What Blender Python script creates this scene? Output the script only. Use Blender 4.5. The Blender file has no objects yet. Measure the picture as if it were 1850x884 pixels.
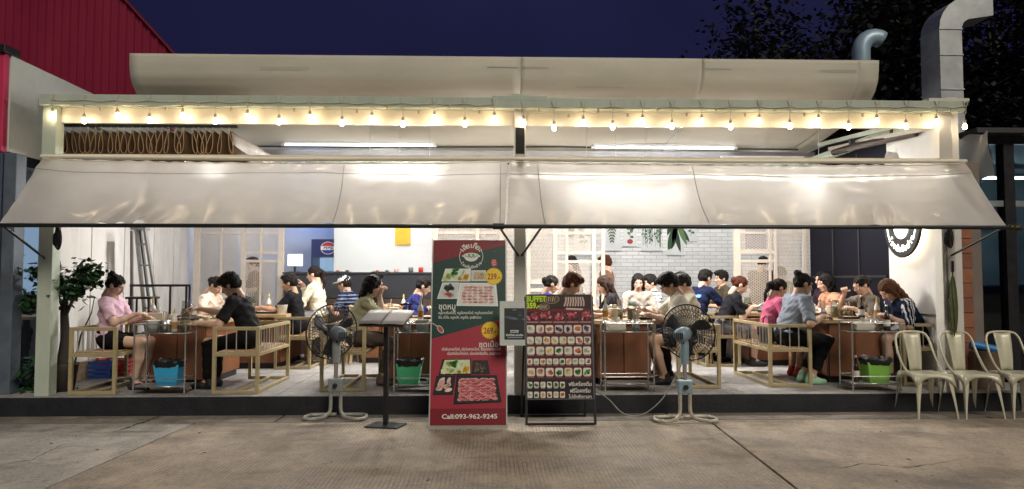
import bpy, bmesh, math, random
import numpy as np
from mathutils import Vector, Matrix

R = math.radians
random.seed(7)
RNG = np.random.default_rng(7)
SC = bpy.context.scene
COL = SC.collection

# ------------------------------------------------------------------ camera
CAM_H, YAW, PITCH, FPX = 1.42, R(1.8), R(2.785), 1336.0
cam_data = bpy.data.cameras.new('camera')
cam = bpy.data.objects.new('camera', cam_data)
COL.objects.link(cam)
cam_data.sensor_width = 36.0
cam_data.lens = FPX / 1850.0 * 36.0
cam_data.clip_start = 0.05
cam_data.clip_end = 600.0
cam.location = (0, 0, CAM_H)
cam.rotation_euler = (math.pi / 2 + PITCH, 0, -YAW)
SC.camera = cam

# ------------------------------------------------------------------ night sky
world = bpy.data.worlds.new('World')
SC.world = world
world.use_nodes = True
wn = world.node_tree
for n in list(wn.nodes):
    wn.nodes.remove(n)
w_out = wn.nodes.new('ShaderNodeOutputWorld')
w_bg = wn.nodes.new('ShaderNodeBackground')
w_sky = wn.nodes.new('ShaderNodeTexSky')
w_sky.sky_type = 'NISHITA'
w_sky.sun_disc = False
w_sky.sun_elevation = R(-6.0)
w_sky.sun_rotation = R(160)
w_tint = wn.nodes.new('ShaderNodeMix')
w_tint.data_type = 'RGBA'
w_tint.blend_type = 'MULTIPLY'
w_tint.inputs[0].default_value = 1.0
w_tint.inputs[7].default_value = (0.62, 0.52, 1.2, 1)
w_add = wn.nodes.new('ShaderNodeMix')
w_add.data_type = 'RGBA'
w_add.blend_type = 'ADD'
w_add.inputs[0].default_value = 1.0
w_add.inputs[7].default_value = (0.115, 0.118, 0.44, 1)
wn.links.new(w_sky.outputs[0], w_tint.inputs[6])
wn.links.new(w_tint.outputs[2], w_add.inputs[6])
w_nz = wn.nodes.new('ShaderNodeTexNoise')
w_nz.inputs['Scale'].default_value = 1.7
w_nz.inputs['Detail'].default_value = 5
w_mr = wn.nodes.new('ShaderNodeMapRange')
w_mr.inputs[1].default_value = 0.3; w_mr.inputs[2].default_value = 0.7
w_mr.inputs[3].default_value = 0.7; w_mr.inputs[4].default_value = 1.3
wn.links.new(w_nz.outputs[0], w_mr.inputs[0])
w_cl = wn.nodes.new('ShaderNodeVectorMath'); w_cl.operation = 'SCALE'
wn.links.new(w_add.outputs[2], w_cl.inputs[0]); wn.links.new(w_mr.outputs[0], w_cl.inputs['Scale'])
wn.links.new(w_cl.outputs[0], w_bg.inputs[0])
w_bg.inputs[1].default_value = 0.058
wn.links.new(w_bg.outputs[0], w_out.inputs[0])

# faint, wide, slightly green street light falling from behind the viewer
sun_data = bpy.data.lights.new('sun', 'SUN')
sun_data.energy = 1.1
sun_data.angle = R(24)
sun_data.color = (1.0, 0.92, 0.76)
sun = bpy.data.objects.new('sun', sun_data)
COL.objects.link(sun)
sun.rotation_euler = (R(52), 0, R(20))

# ------------------------------------------------------------------ exposure
SC.view_settings.view_transform = 'Standard'
SC.view_settings.look = 'None'
SC.view_settings.exposure = 0.6
SC.view_settings.gamma = 1.0
SC.render.engine = 'CYCLES'
SC.cycles.use_denoising = True
SC.cycles.max_bounces = 7
SC.cycles.transparent_max_bounces = 16
SC.cycles.sample_clamp_indirect = 4.0
SC.cycles.caustics_reflective = False
SC.cycles.caustics_refractive = False

# ------------------------------------------------------------------ pixel rays -> places in the street
_f = Vector((math.sin(YAW) * math.cos(PITCH), math.cos(YAW) * math.cos(PITCH), math.sin(PITCH)))
_r = Vector((math.cos(YAW), -math.sin(YAW), 0))
_u = _r.cross(_f)
def ray(px, py):
    return _f + _r * ((px - 925) / FPX) + _u * ((442 - py) / FPX)
def at(px, py, Y):
    d = ray(px, py)
    return Vector((0, 0, CAM_H)) + d * (Y / d.y)
def gnd(px, py, z=0.0):
    d = ray(px, py)
    return Vector((0, 0, CAM_H)) + d * ((z - CAM_H) / d.z)
def XP(px, Y, py=560):
    return at(px, py, Y).x
def ZP(py, Y, px=925):
    return at(px, py, Y).z

# ------------------------------------------------------------------ object helpers
def tag(o, label=None, cat=None, group=None, kind=None):
    if label: o['label'] = label
    if cat: o['category'] = cat
    if group: o['group'] = group
    if kind: o['kind'] = kind
    return o
def thing(name, label, cat, loc=(0, 0, 0), rz=0.0, group=None):
    o = bpy.data.objects.new(name, None)
    o.empty_display_size = 0.1
    COL.objects.link(o)
    o.location = loc
    o.rotation_euler = (0, 0, rz)
    return tag(o, label, cat, group)
def link(name, me, parent=None):
    o = bpy.data.objects.new(name, me)
    COL.objects.link(o)
    if parent is not None:
        o.parent = parent
    return o
def copy_tree(root, loc=None, rz=None, label=None, group=None):
    kids = {}
    for ob in bpy.data.objects:
        if ob.parent is not None:
            kids.setdefault(ob.parent, []).append(ob)
    def cp(o, par):
        c = o.copy()
        COL.objects.link(c)
        c.parent = par
        for k in kids.get(o, []):
            cp(k, c)
        return c
    c = cp(root, root.parent)
    if loc is not None: c.location = loc
    if rz is not None: c.rotation_euler = (0, 0, rz)
    return tag(c, label, None, group)

class MB:
    """collects faces for ONE mesh object"""
    def __init__(s):
        s.v, s.f, s.m, s.sm = [], [], [], []
    def add(s, vs, fs, m=0, smooth=False):
        b = len(s.v)
        s.v.extend([tuple(p) for p in vs])
        for q in fs:
            s.f.append(tuple(b + i for i in q)); s.m.append(m); s.sm.append(smooth)
        return s
    def box(s, x0, x1, y0, y1, z0, z1, m=0):
        vs = [(x0,y0,z0),(x1,y0,z0),(x1,y1,z0),(x0,y1,z0),(x0,y0,z1),(x1,y0,z1),(x1,y1,z1),(x0,y1,z1)]
        return s.add(vs, [(3,2,1,0),(4,5,6,7),(0,1,5,4),(1,2,6,5),(2,3,7,6),(3,0,4,7)], m)
    def hexa(s, vs, m=0):
        return s.add(vs, [(3,2,1,0),(4,5,6,7),(0,1,5,4),(1,2,6,5),(2,3,7,6),(3,0,4,7)], m)
    def bar(s, p, q, w, h=None, m=0, up=(0, 0, 1)):
        h = h or w
        p, q = Vector(p), Vector(q)
        d = (q - p).normalized()
        u = Vector(up)
        if abs(d.dot(u)) > 0.98: u = Vector((0, 1, 0))
        a = d.cross(u).normalized() * (w / 2)
        b = a.cross(d).normalized() * (h / 2)
        vs = [p-a-b, p+a-b, q+a-b, q-a-b, p-a+b, p+a+b, q+a+b, q-a+b]
        return s.hexa(vs, m)
    def tube(s, pts, r, seg=8, m=0, closed=False, cap=True):
        pts = [Vector(p) for p in pts]
        n = len(pts)
        rs = r if isinstance(r, (list, tuple)) else [r] * n
        prev = None
        rings = []
        for i in range(n):
            if closed:
                d = pts[(i+1) % n] - pts[i-1]
            else:
                d = pts[min(i+1, n-1)] - pts[max(i-1, 0)]
            d.normalize()
            if prev is None:
                a = d.orthogonal().normalized()
            else:
                a = (prev - d * prev.dot(d))
                a = a.normalized() if a.length > 1e-6 else d.orthogonal().normalized()
            prev = a
            b = d.cross(a)
            rings.append([pts[i] + (a * math.cos(2*math.pi*k/seg) + b * math.sin(2*math.pi*k/seg)) * rs[i] for k in range(seg)])
        vs = [p for rg in rings for p in rg]
        fs = []
        for i in range(n if closed else n-1):
            j = (i+1) % n
            for k in range(seg):
                l = (k+1) % seg
                fs.append((i*seg+k, i*seg+l, j*seg+l, j*seg+k))
        s.add(vs, fs, m, True)
        if cap and not closed:
            s.add(rings[0], [tuple(range(seg))[::-1]], m)
            s.add(rings[-1], [tuple(range(seg))], m)
        return s
    def lathe(s, prof, seg=16, c=(0, 0, 0), m=0, M=None):
        vs, fs = [], []
        n = len(prof)
        for (r, z) in prof:
            for k in range(seg):
                a = 2*math.pi*k/seg
                p = Vector((r*math.cos(a), r*math.sin(a), z))
                if M is not None: p = M @ p
                vs.append(p + Vector(c))
        for i in range(n-1):
            for k in range(seg):
                l = (k+1) % seg
                fs.append((i*seg+k, i*seg+l, (i+1)*seg+l, (i+1)*seg+k))
        s.add(vs, fs, m, True)
        if prof[0][0] > 1e-4: s.add(vs[:seg], [tuple(range(seg))[::-1]], m)
        if prof[-1][0] > 1e-4: s.add(vs[-seg:], [tuple(range(seg))], m)
        return s
    def grid(s, fn, nu, nv, m=0, smooth=True):
        vs = [fn(i/nu, j/nv) for j in range(nv+1) for i in range(nu+1)]
        fs = [(j*(nu+1)+i, j*(nu+1)+i+1, (j+1)*(nu+1)+i+1, (j+1)*(nu+1)+i) for j in range(nv) for i in range(nu)]
        return s.add(vs, fs, m, smooth)
    def prism(s, poly, vec, m=0):
        vec = Vector(vec)
        n = len(poly)
        a = [Vector(p) for p in poly]
        b = [p + vec for p in a]
        s.add(a + b, [tuple(range(n))[::-1], tuple(range(n, 2*n))] + [(i, (i+1) % n, n+(i+1) % n, n+i) for i in range(n)], m)
        return s
    def shift(s, d):
        d = Vector(d)
        s.v = [tuple(Vector(p) + d) for p in s.v]
        return s
    def mesh(s, name, mats):
        me = bpy.data.meshes.new(name)
        me.from_pydata(s.v, [], s.f)
        for mt in (mats if isinstance(mats, (list, tuple)) else [mats]):
            me.materials.append(mt)
        me.polygons.foreach_set('material_index', s.m)
        me.polygons.foreach_set('use_smooth', s.sm)
        me.update()
        return me
    def build(s, name, mats, parent=None, bevel=0.0, solid=0.0, off=None, fixn=True):
        if off is not None: s.shift(-Vector(off))
        me = s.mesh(name, mats)
        if fixn:
            bm = bmesh.new(); bm.from_mesh(me)
            bmesh.ops.recalc_face_normals(bm, faces=bm.faces)
            bm.to_mesh(me); bm.free()
        o = link(name, me, parent)
        if solid:
            md = o.modifiers.new('solid', 'SOLIDIFY'); md.thickness = solid; md.offset = 0
        if bevel:
            md = o.modifiers.new('bevel', 'BEVEL'); md.width = bevel; md.segments = 2; md.limit_method = 'ANGLE'; md.angle_limit = R(40)
        return o

_txt_cache = {}
def text_geo(body, size=1.0, align='CENTER', bold=0.0, res=3):
    key = (body, align, bold, res)
    if key not in _txt_cache:
        cu = bpy.data.curves.new('lettering', 'FONT')
        cu.body = body; cu.size = 1.0; cu.align_x = align; cu.offset = bold; cu.resolution_u = res
        ob = bpy.data.objects.new('lettering', cu)
        COL.objects.link(ob)
        dg = bpy.context.evaluated_depsgraph_get()
        me = bpy.data.meshes.new_from_object(ob.evaluated_get(dg))
        vs = [tuple(v.co) for v in me.vertices]
        fs = [tuple(p.vertices) for p in me.polygons]
        bpy.data.objects.remove(ob); bpy.data.curves.remove(cu); bpy.data.meshes.remove(me)
        _txt_cache[key] = (vs, fs)
    vs, fs = _txt_cache[key]
    return [(x*size, y*size) for x, y, z in vs], fs

class Print:
    """flat print on a board: 2D shapes (u right, v up) laid in thin layers on a plane"""
    def __init__(s, o, ux, uy):
        s.o, s.ux, s.uy = Vector(o), Vector(ux).normalized(), Vector(uy).normalized()
        s.n = s.ux.cross(s.uy)
        s.mb = MB(); s.mats = []; s.z = 0.0
    def mi(s, col):
        mt = ink(col)
        if mt not in s.mats: s.mats.append(mt)
        return s.mats.index(mt)
    def P(s, u, v, l):
        return s.o + s.ux*u + s.uy*v + s.n*(l*0.0007)
    def poly(s, pts, col, l=1):
        s.mb.add([s.P(u, v, l) for u, v in pts], [tuple(range(len(pts)))], s.mi(col))
    def rect(s, u0, v0, u1, v1, col, l=1):
        s.poly([(u0, v0), (u1, v0), (u1, v1), (u0, v1)], col, l)
    def rrect(s, u0, v0, u1, v1, r, col, l=1):
        pts = []
        for cx, cy, a0 in ((u1-r, v1-r, 0), (u0+r, v1-r, 90), (u0+r, v0+r, 180), (u1-r, v0+r, 270)):
            for k in range(4):
                a = R(a0 + 30*k)
                pts.append((cx + r*math.cos(a), cy + r*math.sin(a)))
        s.poly(pts, col, l)
    def disc(s, u, v, ru, rv, col, l=1, n=14, rot=0.0, jag=0.0):
        pts = []
        for k in range(n):
            a = 2*math.pi*k/n
            j = 1 + (jag if k % 2 else -jag)
            x, y = ru*j*math.cos(a), rv*j*math.sin(a)
            pts.append((u + x*math.cos(rot) - y*math.sin(rot), v + x*math.sin(rot) + y*math.cos(rot)))
        s.poly(pts, col, l)
    def line(s, pts, w, col, l=1):
        for (a, b), (c, d) in zip(pts[:-1], pts[1:]):
            L = math.hypot(c-a, d-b) or 1e-6
            nx, ny = -(d-b)/L*w/2, (c-a)/L*w/2
            s.poly([(a-nx, b-ny), (c-nx, d-ny), (c+nx, d+ny), (a+nx, b+ny)], col, l)
    def text(s, body, u, v, size, col, l=2, align='CENTER', bold=0.0, rot=0.0, sx=1.0, fit=None):
        vs, fs = text_geo(body, size, align, bold)
        if fit:
            xs = [p[0] for p in vs]; sx = fit/max(1e-6, max(xs)-min(xs))
        c, q = math.cos(rot), math.sin(rot)
        s.mb.add([s.P(u + x*sx*c - y*q, v + x*sx*q + y*c, l) for x, y in vs], fs, s.mi(col))
    def build(s, name, parent, off=None):
        return s.mb.build(name, s.mats, parent, off=off, fixn=False)

# ------------------------------------------------------------------ materials
def C(h):
    h = h.lstrip('#')
    out = []
    for i in (0, 2, 4):
        c = int(h[i:i+2], 16) / 255
        out.append(c/12.92 if c <= 0.04045 else ((c+0.055)/1.055)**2.4)
    return tuple(out)
MATS = {}
def mat(name, col=(0.5, 0.5, 0.5), rough=0.5, metal=0.0, var=0.12, scale=6.0, bump=0.0, bscale=60.0, dirt=0.0, dirtcol=(0.05, 0.045, 0.04),
        coat=0.0, emit=None, estr=0.0, trans=0.0, stretch=(1, 1, 1), spec=0.5, rvar=0.1, sub=0.0):
    if name in MATS: return MATS[name]
    if isinstance(col, str): col = C(col)
    m = bpy.data.materials.new(name)
    m.use_nodes = True
    nt = m.node_tree
    b = nt.nodes['Principled BSDF']
    b.inputs['Metallic'].default_value = metal
    b.inputs['Specular IOR Level'].default_value = spec
    b.inputs['Coat Weight'].default_value = coat
    b.inputs['Transmission Weight'].default_value = trans
    if sub:
        b.inputs['Subsurface Weight'].default_value = sub
        b.inputs['Subsurface Radius'].default_value = (0.012, 0.005, 0.003)
    tc = nt.nodes.new('ShaderNodeTexCoord')
    mp = nt.nodes.new('ShaderNodeMapping')
    mp.inputs['Scale'].default_value = stretch
    nt.links.new(tc.outputs['Object'], mp.inputs[0])
    nz = nt.nodes.new('ShaderNodeTexNoise')
    nz.inputs['Scale'].default_value = scale
    nz.inputs['Detail'].default_value = 6
    nz.inputs['Roughness'].default_value = 0.6
    nt.links.new(mp.outputs[0], nz.inputs['Vector'])
    rp = nt.nodes.new('ShaderNodeValToRGB')
    rp.color_ramp.elements[0].position = 0.3
    rp.color_ramp.elements[1].position = 0.7
    rp.color_ramp.elements[0].color = tuple(max(0, c*(1-var)) for c in col) + (1,)
    rp.color_ramp.elements[1].color = tuple(min(1, c*(1+var)) for c in col) + (1,)
    nt.links.new(nz.outputs[0], rp.inputs[0])
    last = rp.outputs[0]
    if dirt > 0:
        n2 = nt.nodes.new('ShaderNodeTexNoise')
        n2.inputs['Scale'].default_value = scale * 0.37
        n2.inputs['Detail'].default_value = 9
        n2.inputs['Roughness'].default_value = 0.7
        nt.links.new(mp.outputs[0], n2.inputs['Vector'])
        r2 = nt.nodes.new('ShaderNodeMapRange')
        r2.inputs[1].default_value = 0.5; r2.inputs[2].default_value = 0.75
        r2.inputs[3].default_value = 0.0; r2.inputs[4].default_value = dirt
        nt.links.new(n2.outputs[0], r2.inputs[0])
        mx = nt.nodes.new('ShaderNodeMix'); mx.data_type = 'RGBA'
        mx.inputs[7].default_value = tuple(dirtcol) + (1,)
        nt.links.new(r2.outputs[0], mx.inputs[0])
        nt.links.new(last, mx.inputs[6])
        last = mx.outputs[2]
    nt.links.new(last, b.inputs['Base Color'])
    rr = nt.nodes.new('ShaderNodeMapRange')
    rr.inputs[3].default_value = max(0.02, rough - rvar); rr.inputs[4].default_value = min(1, rough + rvar)
    nt.links.new(nz.outputs[0], rr.inputs[0])
    nt.links.new(rr.outputs[0], b.inputs['Roughness'])
    if bump:
        n3 = nt.nodes.new('ShaderNodeTexNoise')
        n3.inputs['Scale'].default_value = bscale; n3.inputs['Detail'].default_value = 5
        nt.links.new(mp.outputs[0], n3.inputs['Vector'])
        bp = nt.nodes.new('ShaderNodeBump')
        bp.inputs['Strength'].default_value = bump; bp.inputs['Distance'].default_value = 0.01
        nt.links.new(n3.outputs[0], bp.inputs['Height'])
        nt.links.new(bp.outputs[0], b.inputs['Normal'])
    if emit is not None:
        b.inputs['Emission Color'].default_value = tuple(emit) + (1,)
        b.inputs['Emission Strength'].default_value = estr
    MATS[name] = m
    return m
def ink(col):
    if isinstance(col, (tuple, list)): col = '%02x%02x%02x' % tuple(int(c) for c in col)
    return mat('ink_' + col.lstrip('#'), col, 0.38, 0, 0.05, 30, rvar=0.05)
def lamp_mat(name, col, strength):
    if name in MATS: return MATS[name]
    m = bpy.data.materials.new(name); m.use_nodes = True
    nt = m.node_tree
    for n in list(nt.nodes): nt.nodes.remove(n)
    o = nt.nodes.new('ShaderNodeOutputMaterial'); e = nt.nodes.new('ShaderNodeEmission')
    e.inputs[0].default_value = tuple(col) + (1,); e.inputs[1].default_value = strength
    nt.links.new(e.outputs[0], o.inputs[0])
    MATS[name] = m
    return m
def glass_mat(name, tint=(1, 1, 1), see=0.85, rough=0.03, gloss=0.9):
    """thin pane: mostly see-through with a mirror-like fresnel sheen"""
    if name in MATS: return MATS[name]
    m = bpy.data.materials.new(name); m.use_nodes = True
    nt = m.node_tree
    for n in list(nt.nodes): nt.nodes.remove(n)
    o = nt.nodes.new('ShaderNodeOutputMaterial')
    tr = nt.nodes.new('ShaderNodeBsdfTransparent'); tr.inputs[0].default_value = tuple(c*see for c in tint) + (1,)
    gl = nt.nodes.new('ShaderNodeBsdfGlossy'); gl.inputs['Roughness'].default_value = rough
    gl.inputs[0].default_value = (gloss, gloss, gloss, 1)
    lw = nt.nodes.new('ShaderNodeLayerWeight')
    pw = nt.nodes.new('ShaderNodeMath'); pw.operation = 'POWER'; pw.inputs[1].default_value = 4.0
    fr = nt.nodes.new('ShaderNodeMath'); fr.operation = 'MULTIPLY_ADD'; fr.inputs[1].default_value = 0.9; fr.inputs[2].default_value = 0.04
    nt.links.new(lw.outputs['Facing'], pw.inputs[0]); nt.links.new(pw.outputs[0], fr.inputs[0])
    mx = nt.nodes.new('ShaderNodeMixShader')
    nt.links.new(fr.outputs[0], mx.inputs[0]); nt.links.new(tr.outputs[0], mx.inputs[1]); nt.links.new(gl.outputs[0], mx.inputs[2])
    nt.links.new(mx.outputs[0], o.inputs[0])
    MATS[name] = m
    return m
# ================================================================== THE SETTING
def concrete_mat(name, groove=0.0, col=(0.24, 0.22, 0.20), dark=(0.075, 0.07, 0.066), seed=0.0, stain=0.55):
    m = bpy.data.materials.new(name); m.use_nodes = True
    nt = m.node_tree; L = nt.links.new
    b = nt.nodes['Principled BSDF']
    tc = nt.nodes.new('ShaderNodeTexCoord')
    mp = nt.nodes.new('ShaderNodeMapping'); mp.inputs['Location'].default_value = (seed, seed*0.7, 0)
    L(tc.outputs['Object'], mp.inputs[0])
    def noise(scale, detail=6, rough=0.6, stretch=None):
        n = nt.nodes.new('ShaderNodeTexNoise'); n.inputs['Scale'].default_value = scale
        n.inputs['Detail'].default_value = detail; n.inputs['Roughness'].default_value = rough
        if stretch:
            q = nt.nodes.new('ShaderNodeMapping'); q.inputs['Scale'].default_value = stretch
            L(mp.outputs[0], q.inputs[0]); L(q.outputs[0], n.inputs['Vector'])
        else:
            L(mp.outputs[0], n.inputs['Vector'])
        return n.outputs[0]
    def rng(src, a, c, lo=0.0, hi=1.0):
        q = nt.nodes.new('ShaderNodeMapRange'); q.inputs[1].default_value = a; q.inputs[2].default_value = c
        q.inputs[3].default_value = lo; q.inputs[4].default_value = hi; L(src, q.inputs[0]); return q.outputs[0]
    def mul(x, y):
        q = nt.nodes.new('ShaderNodeMath'); q.operation = 'MULTIPLY'
        L(x, q.inputs[0])
        if isinstance(y, float): q.inputs[1].default_value = y
        else: L(y, q.inputs[1])
        return q.outputs[0]
    def mixc(fac, a, c):
        q = nt.nodes.new('ShaderNodeMix'); q.data_type = 'RGBA'; L(fac, q.inputs[0])
        if isinstance(a, tuple): q.inputs[6].default_value = a + (1,)
        else: L(a, q.inputs[6])
        if isinstance(c, tuple): q.inputs[7].default_value = c + (1,)
        else: L(c, q.inputs[7])
        return q.outputs[2]
    big = noise(0.75, 8, 0.62)
    mid = noise(2.6, 9, 0.7, (1, 0.55, 1))
    fine = noise(38, 4, 0.7)
    grit = noise(13, 8, 0.8, (1, 0.5, 1))
    base = mixc(rng(fine, 0.3, 0.7), tuple(c*0.62 for c in col), tuple(c*1.30 for c in col))
    base = mixc(rng(grit, 0.50, 0.66, 0.0, 0.55), base, tuple(c*0.36 for c in col))
    base = mixc(rng(grit, 0.30, 0.42, 0.45, 0.0), base, tuple(min(0.8, c*1.5) for c in col))
    base = mixc(rng(mid, 0.46, 0.64, 0.0, 0.6), base, tuple(min(0.8, c*1.6) for c in col))
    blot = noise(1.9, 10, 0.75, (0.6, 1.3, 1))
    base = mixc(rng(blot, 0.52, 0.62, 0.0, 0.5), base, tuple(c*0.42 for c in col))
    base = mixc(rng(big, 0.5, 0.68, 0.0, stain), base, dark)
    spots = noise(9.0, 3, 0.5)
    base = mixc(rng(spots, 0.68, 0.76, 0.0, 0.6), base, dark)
    height = fine
    if groove:
        sp = nt.nodes.new('ShaderNodeSeparateXYZ'); L(tc.outputs['Object'], sp.inputs[0])
        wob = nt.nodes.new('ShaderNodeMath'); wob.operation = 'MULTIPLY_ADD'
        L(noise(1.2, 2), wob.inputs[0]); wob.inputs[1].default_value = 0.03; L(sp.outputs[0], wob.inputs[2])
        sn = nt.nodes.new('ShaderNodeMath'); sn.operation = 'SINE'
        L(mul(wob.outputs[0], 2*math.pi/0.033), sn.inputs[0])
        wear = rng(noise(1.3, 8, 0.72), 0.40, 0.60)
        g = mul(rng(sn.outputs[0], 0.15, 0.95), wear)
        base = mixc(mul(g, 0.50*groove), base, dark)
        ad = nt.nodes.new('ShaderNodeMath'); ad.operation = 'MULTIPLY_ADD'
        L(g, ad.inputs[0]); ad.inputs[1].default_value = -1.6*groove; L(fine, ad.inputs[2])
        height = ad.outputs[0]
    L(base, b.inputs['Base Color'])
    L(rng(mid, 0.3, 0.7, 0.62, 0.92), b.inputs['Roughness'])
    bp = nt.nodes.new('ShaderNodeBump'); bp.inputs['Strength'].default_value = 0.5; bp.inputs['Distance'].default_value = 0.006
    L(height, bp.inputs['Height']); L(bp.outputs[0], b.inputs['Normal'])
    MATS[name] = m
    return m

asphalt = mat('asphalt', (0.05, 0.048, 0.046), 0.9, 0, 0.3, 8, bump=0.4, bscale=120)
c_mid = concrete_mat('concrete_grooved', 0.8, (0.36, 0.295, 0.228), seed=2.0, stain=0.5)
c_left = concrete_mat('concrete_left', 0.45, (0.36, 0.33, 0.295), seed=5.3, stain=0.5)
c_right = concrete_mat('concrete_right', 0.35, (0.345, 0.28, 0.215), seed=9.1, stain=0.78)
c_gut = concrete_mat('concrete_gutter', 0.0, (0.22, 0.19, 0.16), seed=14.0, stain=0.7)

ground = MB().box(-90, 90, -60, 160, -0.6, -0.03).build('ground', asphalt)
tag(ground, kind='structure')
# joints of the street slabs: two running away from us, one along the platform
a1, a2 = gnd(80, 884), gnd(308, 784)
b1, b2 = gnd(1440, 884), gnd(1300, 775)
def jx(a, b, Y):
    return a.x + (b.x - a.x) * (Y - a.y) / (b.y - a.y)
YJ, YF, YN, G = 7.55, 7.95, -14.0, 0.012
def slab(poly, mt):
    MB().prism([(x, y, -0.03) for x, y in poly], (0, 0, 0.03)).build('concrete_slab', mt, ground)
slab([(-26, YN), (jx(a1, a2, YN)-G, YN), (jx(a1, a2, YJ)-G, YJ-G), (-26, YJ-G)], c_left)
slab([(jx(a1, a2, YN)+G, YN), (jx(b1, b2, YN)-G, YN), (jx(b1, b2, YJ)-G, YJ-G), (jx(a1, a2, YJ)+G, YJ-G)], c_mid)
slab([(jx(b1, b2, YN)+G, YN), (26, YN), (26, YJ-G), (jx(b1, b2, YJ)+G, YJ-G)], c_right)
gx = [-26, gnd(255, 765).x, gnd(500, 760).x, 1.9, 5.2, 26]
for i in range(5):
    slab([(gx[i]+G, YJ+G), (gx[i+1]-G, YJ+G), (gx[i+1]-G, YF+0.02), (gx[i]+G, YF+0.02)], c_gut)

def crack(pts, w, seed):
    rs_ = random.Random(seed); mb = MB(); L_, R_ = [], []
    P_ = []
    for (a, b), (c, d) in zip(pts[:-1], pts[1:]):
        for k in range(9): P_.append((a+(c-a)*k/9, b+(d-b)*k/9))
    P_.append(pts[-1])
    vs = []
    for i, (px, py) in enumerate(P_):
        q = gnd(px+rs_.uniform(-2.5, 2.5), py+rs_.uniform(-.8, .8)); ww = w*rs_.uniform(0.3, 1.0)*math.sin(math.pi*(i+0.6)/(len(P_)+0.2))
        vs += [(q.x-ww*0.5, q.y+ww*0.4, 0.0015), (q.x+ww*0.5, q.y-ww*0.4, 0.0015)]
    mb.add(vs, [(2*i, 2*i+1, 2*i+3, 2*i+2) for i in range(len(P_)-1)])
    mb.build('crack', asphalt, ground)
crack([(205, 782), (250, 766), (292, 752)], 0.05, 1)
crack([(440, 759), (500, 758), (550, 758)], 0.02, 2)
crack([(1500, 850), (1560, 838), (1640, 845), (1740, 830)], 0.02, 3)
crack([(520, 800), (600, 815), (660, 806)], 0.015, 4)
crack([(120, 800), (60, 830), (10, 838)], 0.02, 5)
rs_ = random.Random(4)
leafl = mat('dry_leaf', (0.07, 0.045, 0.025), 0.8)
lf = MB()
for k in range(26):
    q = gnd(rs_.uniform(60, 1800), rs_.uniform(772, 875)); a = rs_.uniform(0, 6.28); s_ = rs_.uniform(0.008, 0.03)
    c_, d_ = math.cos(a), math.sin(a)
    lf.add([(q.x-s_*c_, q.y-s_*d_, 0.004), (q.x+s_*0.3*d_, q.y-s_*0.3*c_, 0.010), (q.x+s_*c_, q.y+s_*d_, 0.003), (q.x-s_*0.3*d_, q.y+s_*0.3*c_, 0.008)], [(0, 1, 2, 3)])
tag(lf.build('leaf_litter', leafl, None), 'scattered bits of dry leaf litter on the street concrete', 'litter', kind='stuff')

# raised platform the restaurant stands on
FZ = 0.20
floor_m = concrete_mat('floor_concrete', 0.0, (0.30, 0.29, 0.285), (0.12, 0.115, 0.115), 21.0, 0.35)
kerb_m = mat('kerb_paint', (0.011, 0.012, 0.017), 0.6, 0, 0.4, 5, bump=0.5, bscale=25, dirt=0.5, dirtcol=(0.035, 0.035, 0.038))
moss_m = mat('mossy_concrete', (0.09, 0.09, 0.05), 0.9, 0, 0.4, 6, bump=0.5, bscale=30, dirt=0.6, dirtcol=(0.03, 0.035, 0.015))
plat = MB().box(-12, 12, YF+0.03, 19, -0.03, FZ-0.03).build('platform', asphalt)
tag(plat, kind='structure')
XL0 = -5.3
MB().box(XL0, 12, YF, YF+0.03, -0.02, FZ-0.004).build('kerb', kerb_m, plat, bevel=0.006)
MB().box(-12, XL0-0.003, YF-0.02, YF+0.03, -0.02, FZ-0.012).build('kerb', moss_m, plat, bevel=0.01)
j = gnd(500, 714, FZ).x
fx = [-12, -5.3, j, j+3.4, j+6.4, 12]
fy = [YF, 10.9, 14.0, 19]
for i in range(5):
    for k in range(3):
        MB().box(fx[i]+0.004, fx[i+1]-0.004, fy[k]+0.004, fy[k+1]-0.004, FZ-0.03, FZ).build('floor_slab', floor_m, plat)

# ------------------------------------------------------------------ restaurant building
white_w = mat('white_render', (0.66, 0.65, 0.63), 0.75, 0, 0.06, 3, bump=0.15, bscale=70, dirt=0.35, dirtcol=(0.32, 0.31, 0.30))
stain_w = mat('stained_render', (0.62, 0.61, 0.60), 0.75, 0, 0.08, 2.2, bump=0.2, bscale=50, dirt=0.75, dirtcol=(0.22, 0.21, 0.20), stretch=(1, 1, 0.22))
cream = mat('cream_paint', (0.72, 0.68, 0.58), 0.45, 0, 0.06, 5, dirt=0.25, dirtcol=(0.35, 0.30, 0.22))
steelw = mat('white_steel', (0.50, 0.57, 0.48), 0.38, 0, 0.07, 7, dirt=0.3, dirtcol=(0.36, 0.33, 0.28), stretch=(1, 1, 0.4))
roofm = mat('roof_panel', (0.60, 0.575, 0.49), 0.55, 0, 0.07, 2.4, dirt=0.4, dirtcol=(0.38, 0.37, 0.31), stretch=(0.35, 1, 1))
black_m = mat('black_paint', (0.012, 0.012, 0.014), 0.4, 0, 0.3, 10)
dark_m = mat('dark_steel', (0.03, 0.032, 0.035), 0.4, 0.3, 0.25, 12)
navy_panel = mat('dark_panel', (0.006, 0.0065, 0.012), 0.6, 0, 0.2, 4, spec=0.08)

bld = thing('restaurant_building', 'open fronted restaurant with a white steel front and curved cream roof edge', 'building', (0, 8.0, FZ))
O = (0, 8.0, FZ)
XL, XR = -5.05, 5.2
def part(mb, name, mt, parent=None, **k):
    return mb.build(name, mt, parent or bld, off=O if parent in (None, bld) else None, **k)
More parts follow.
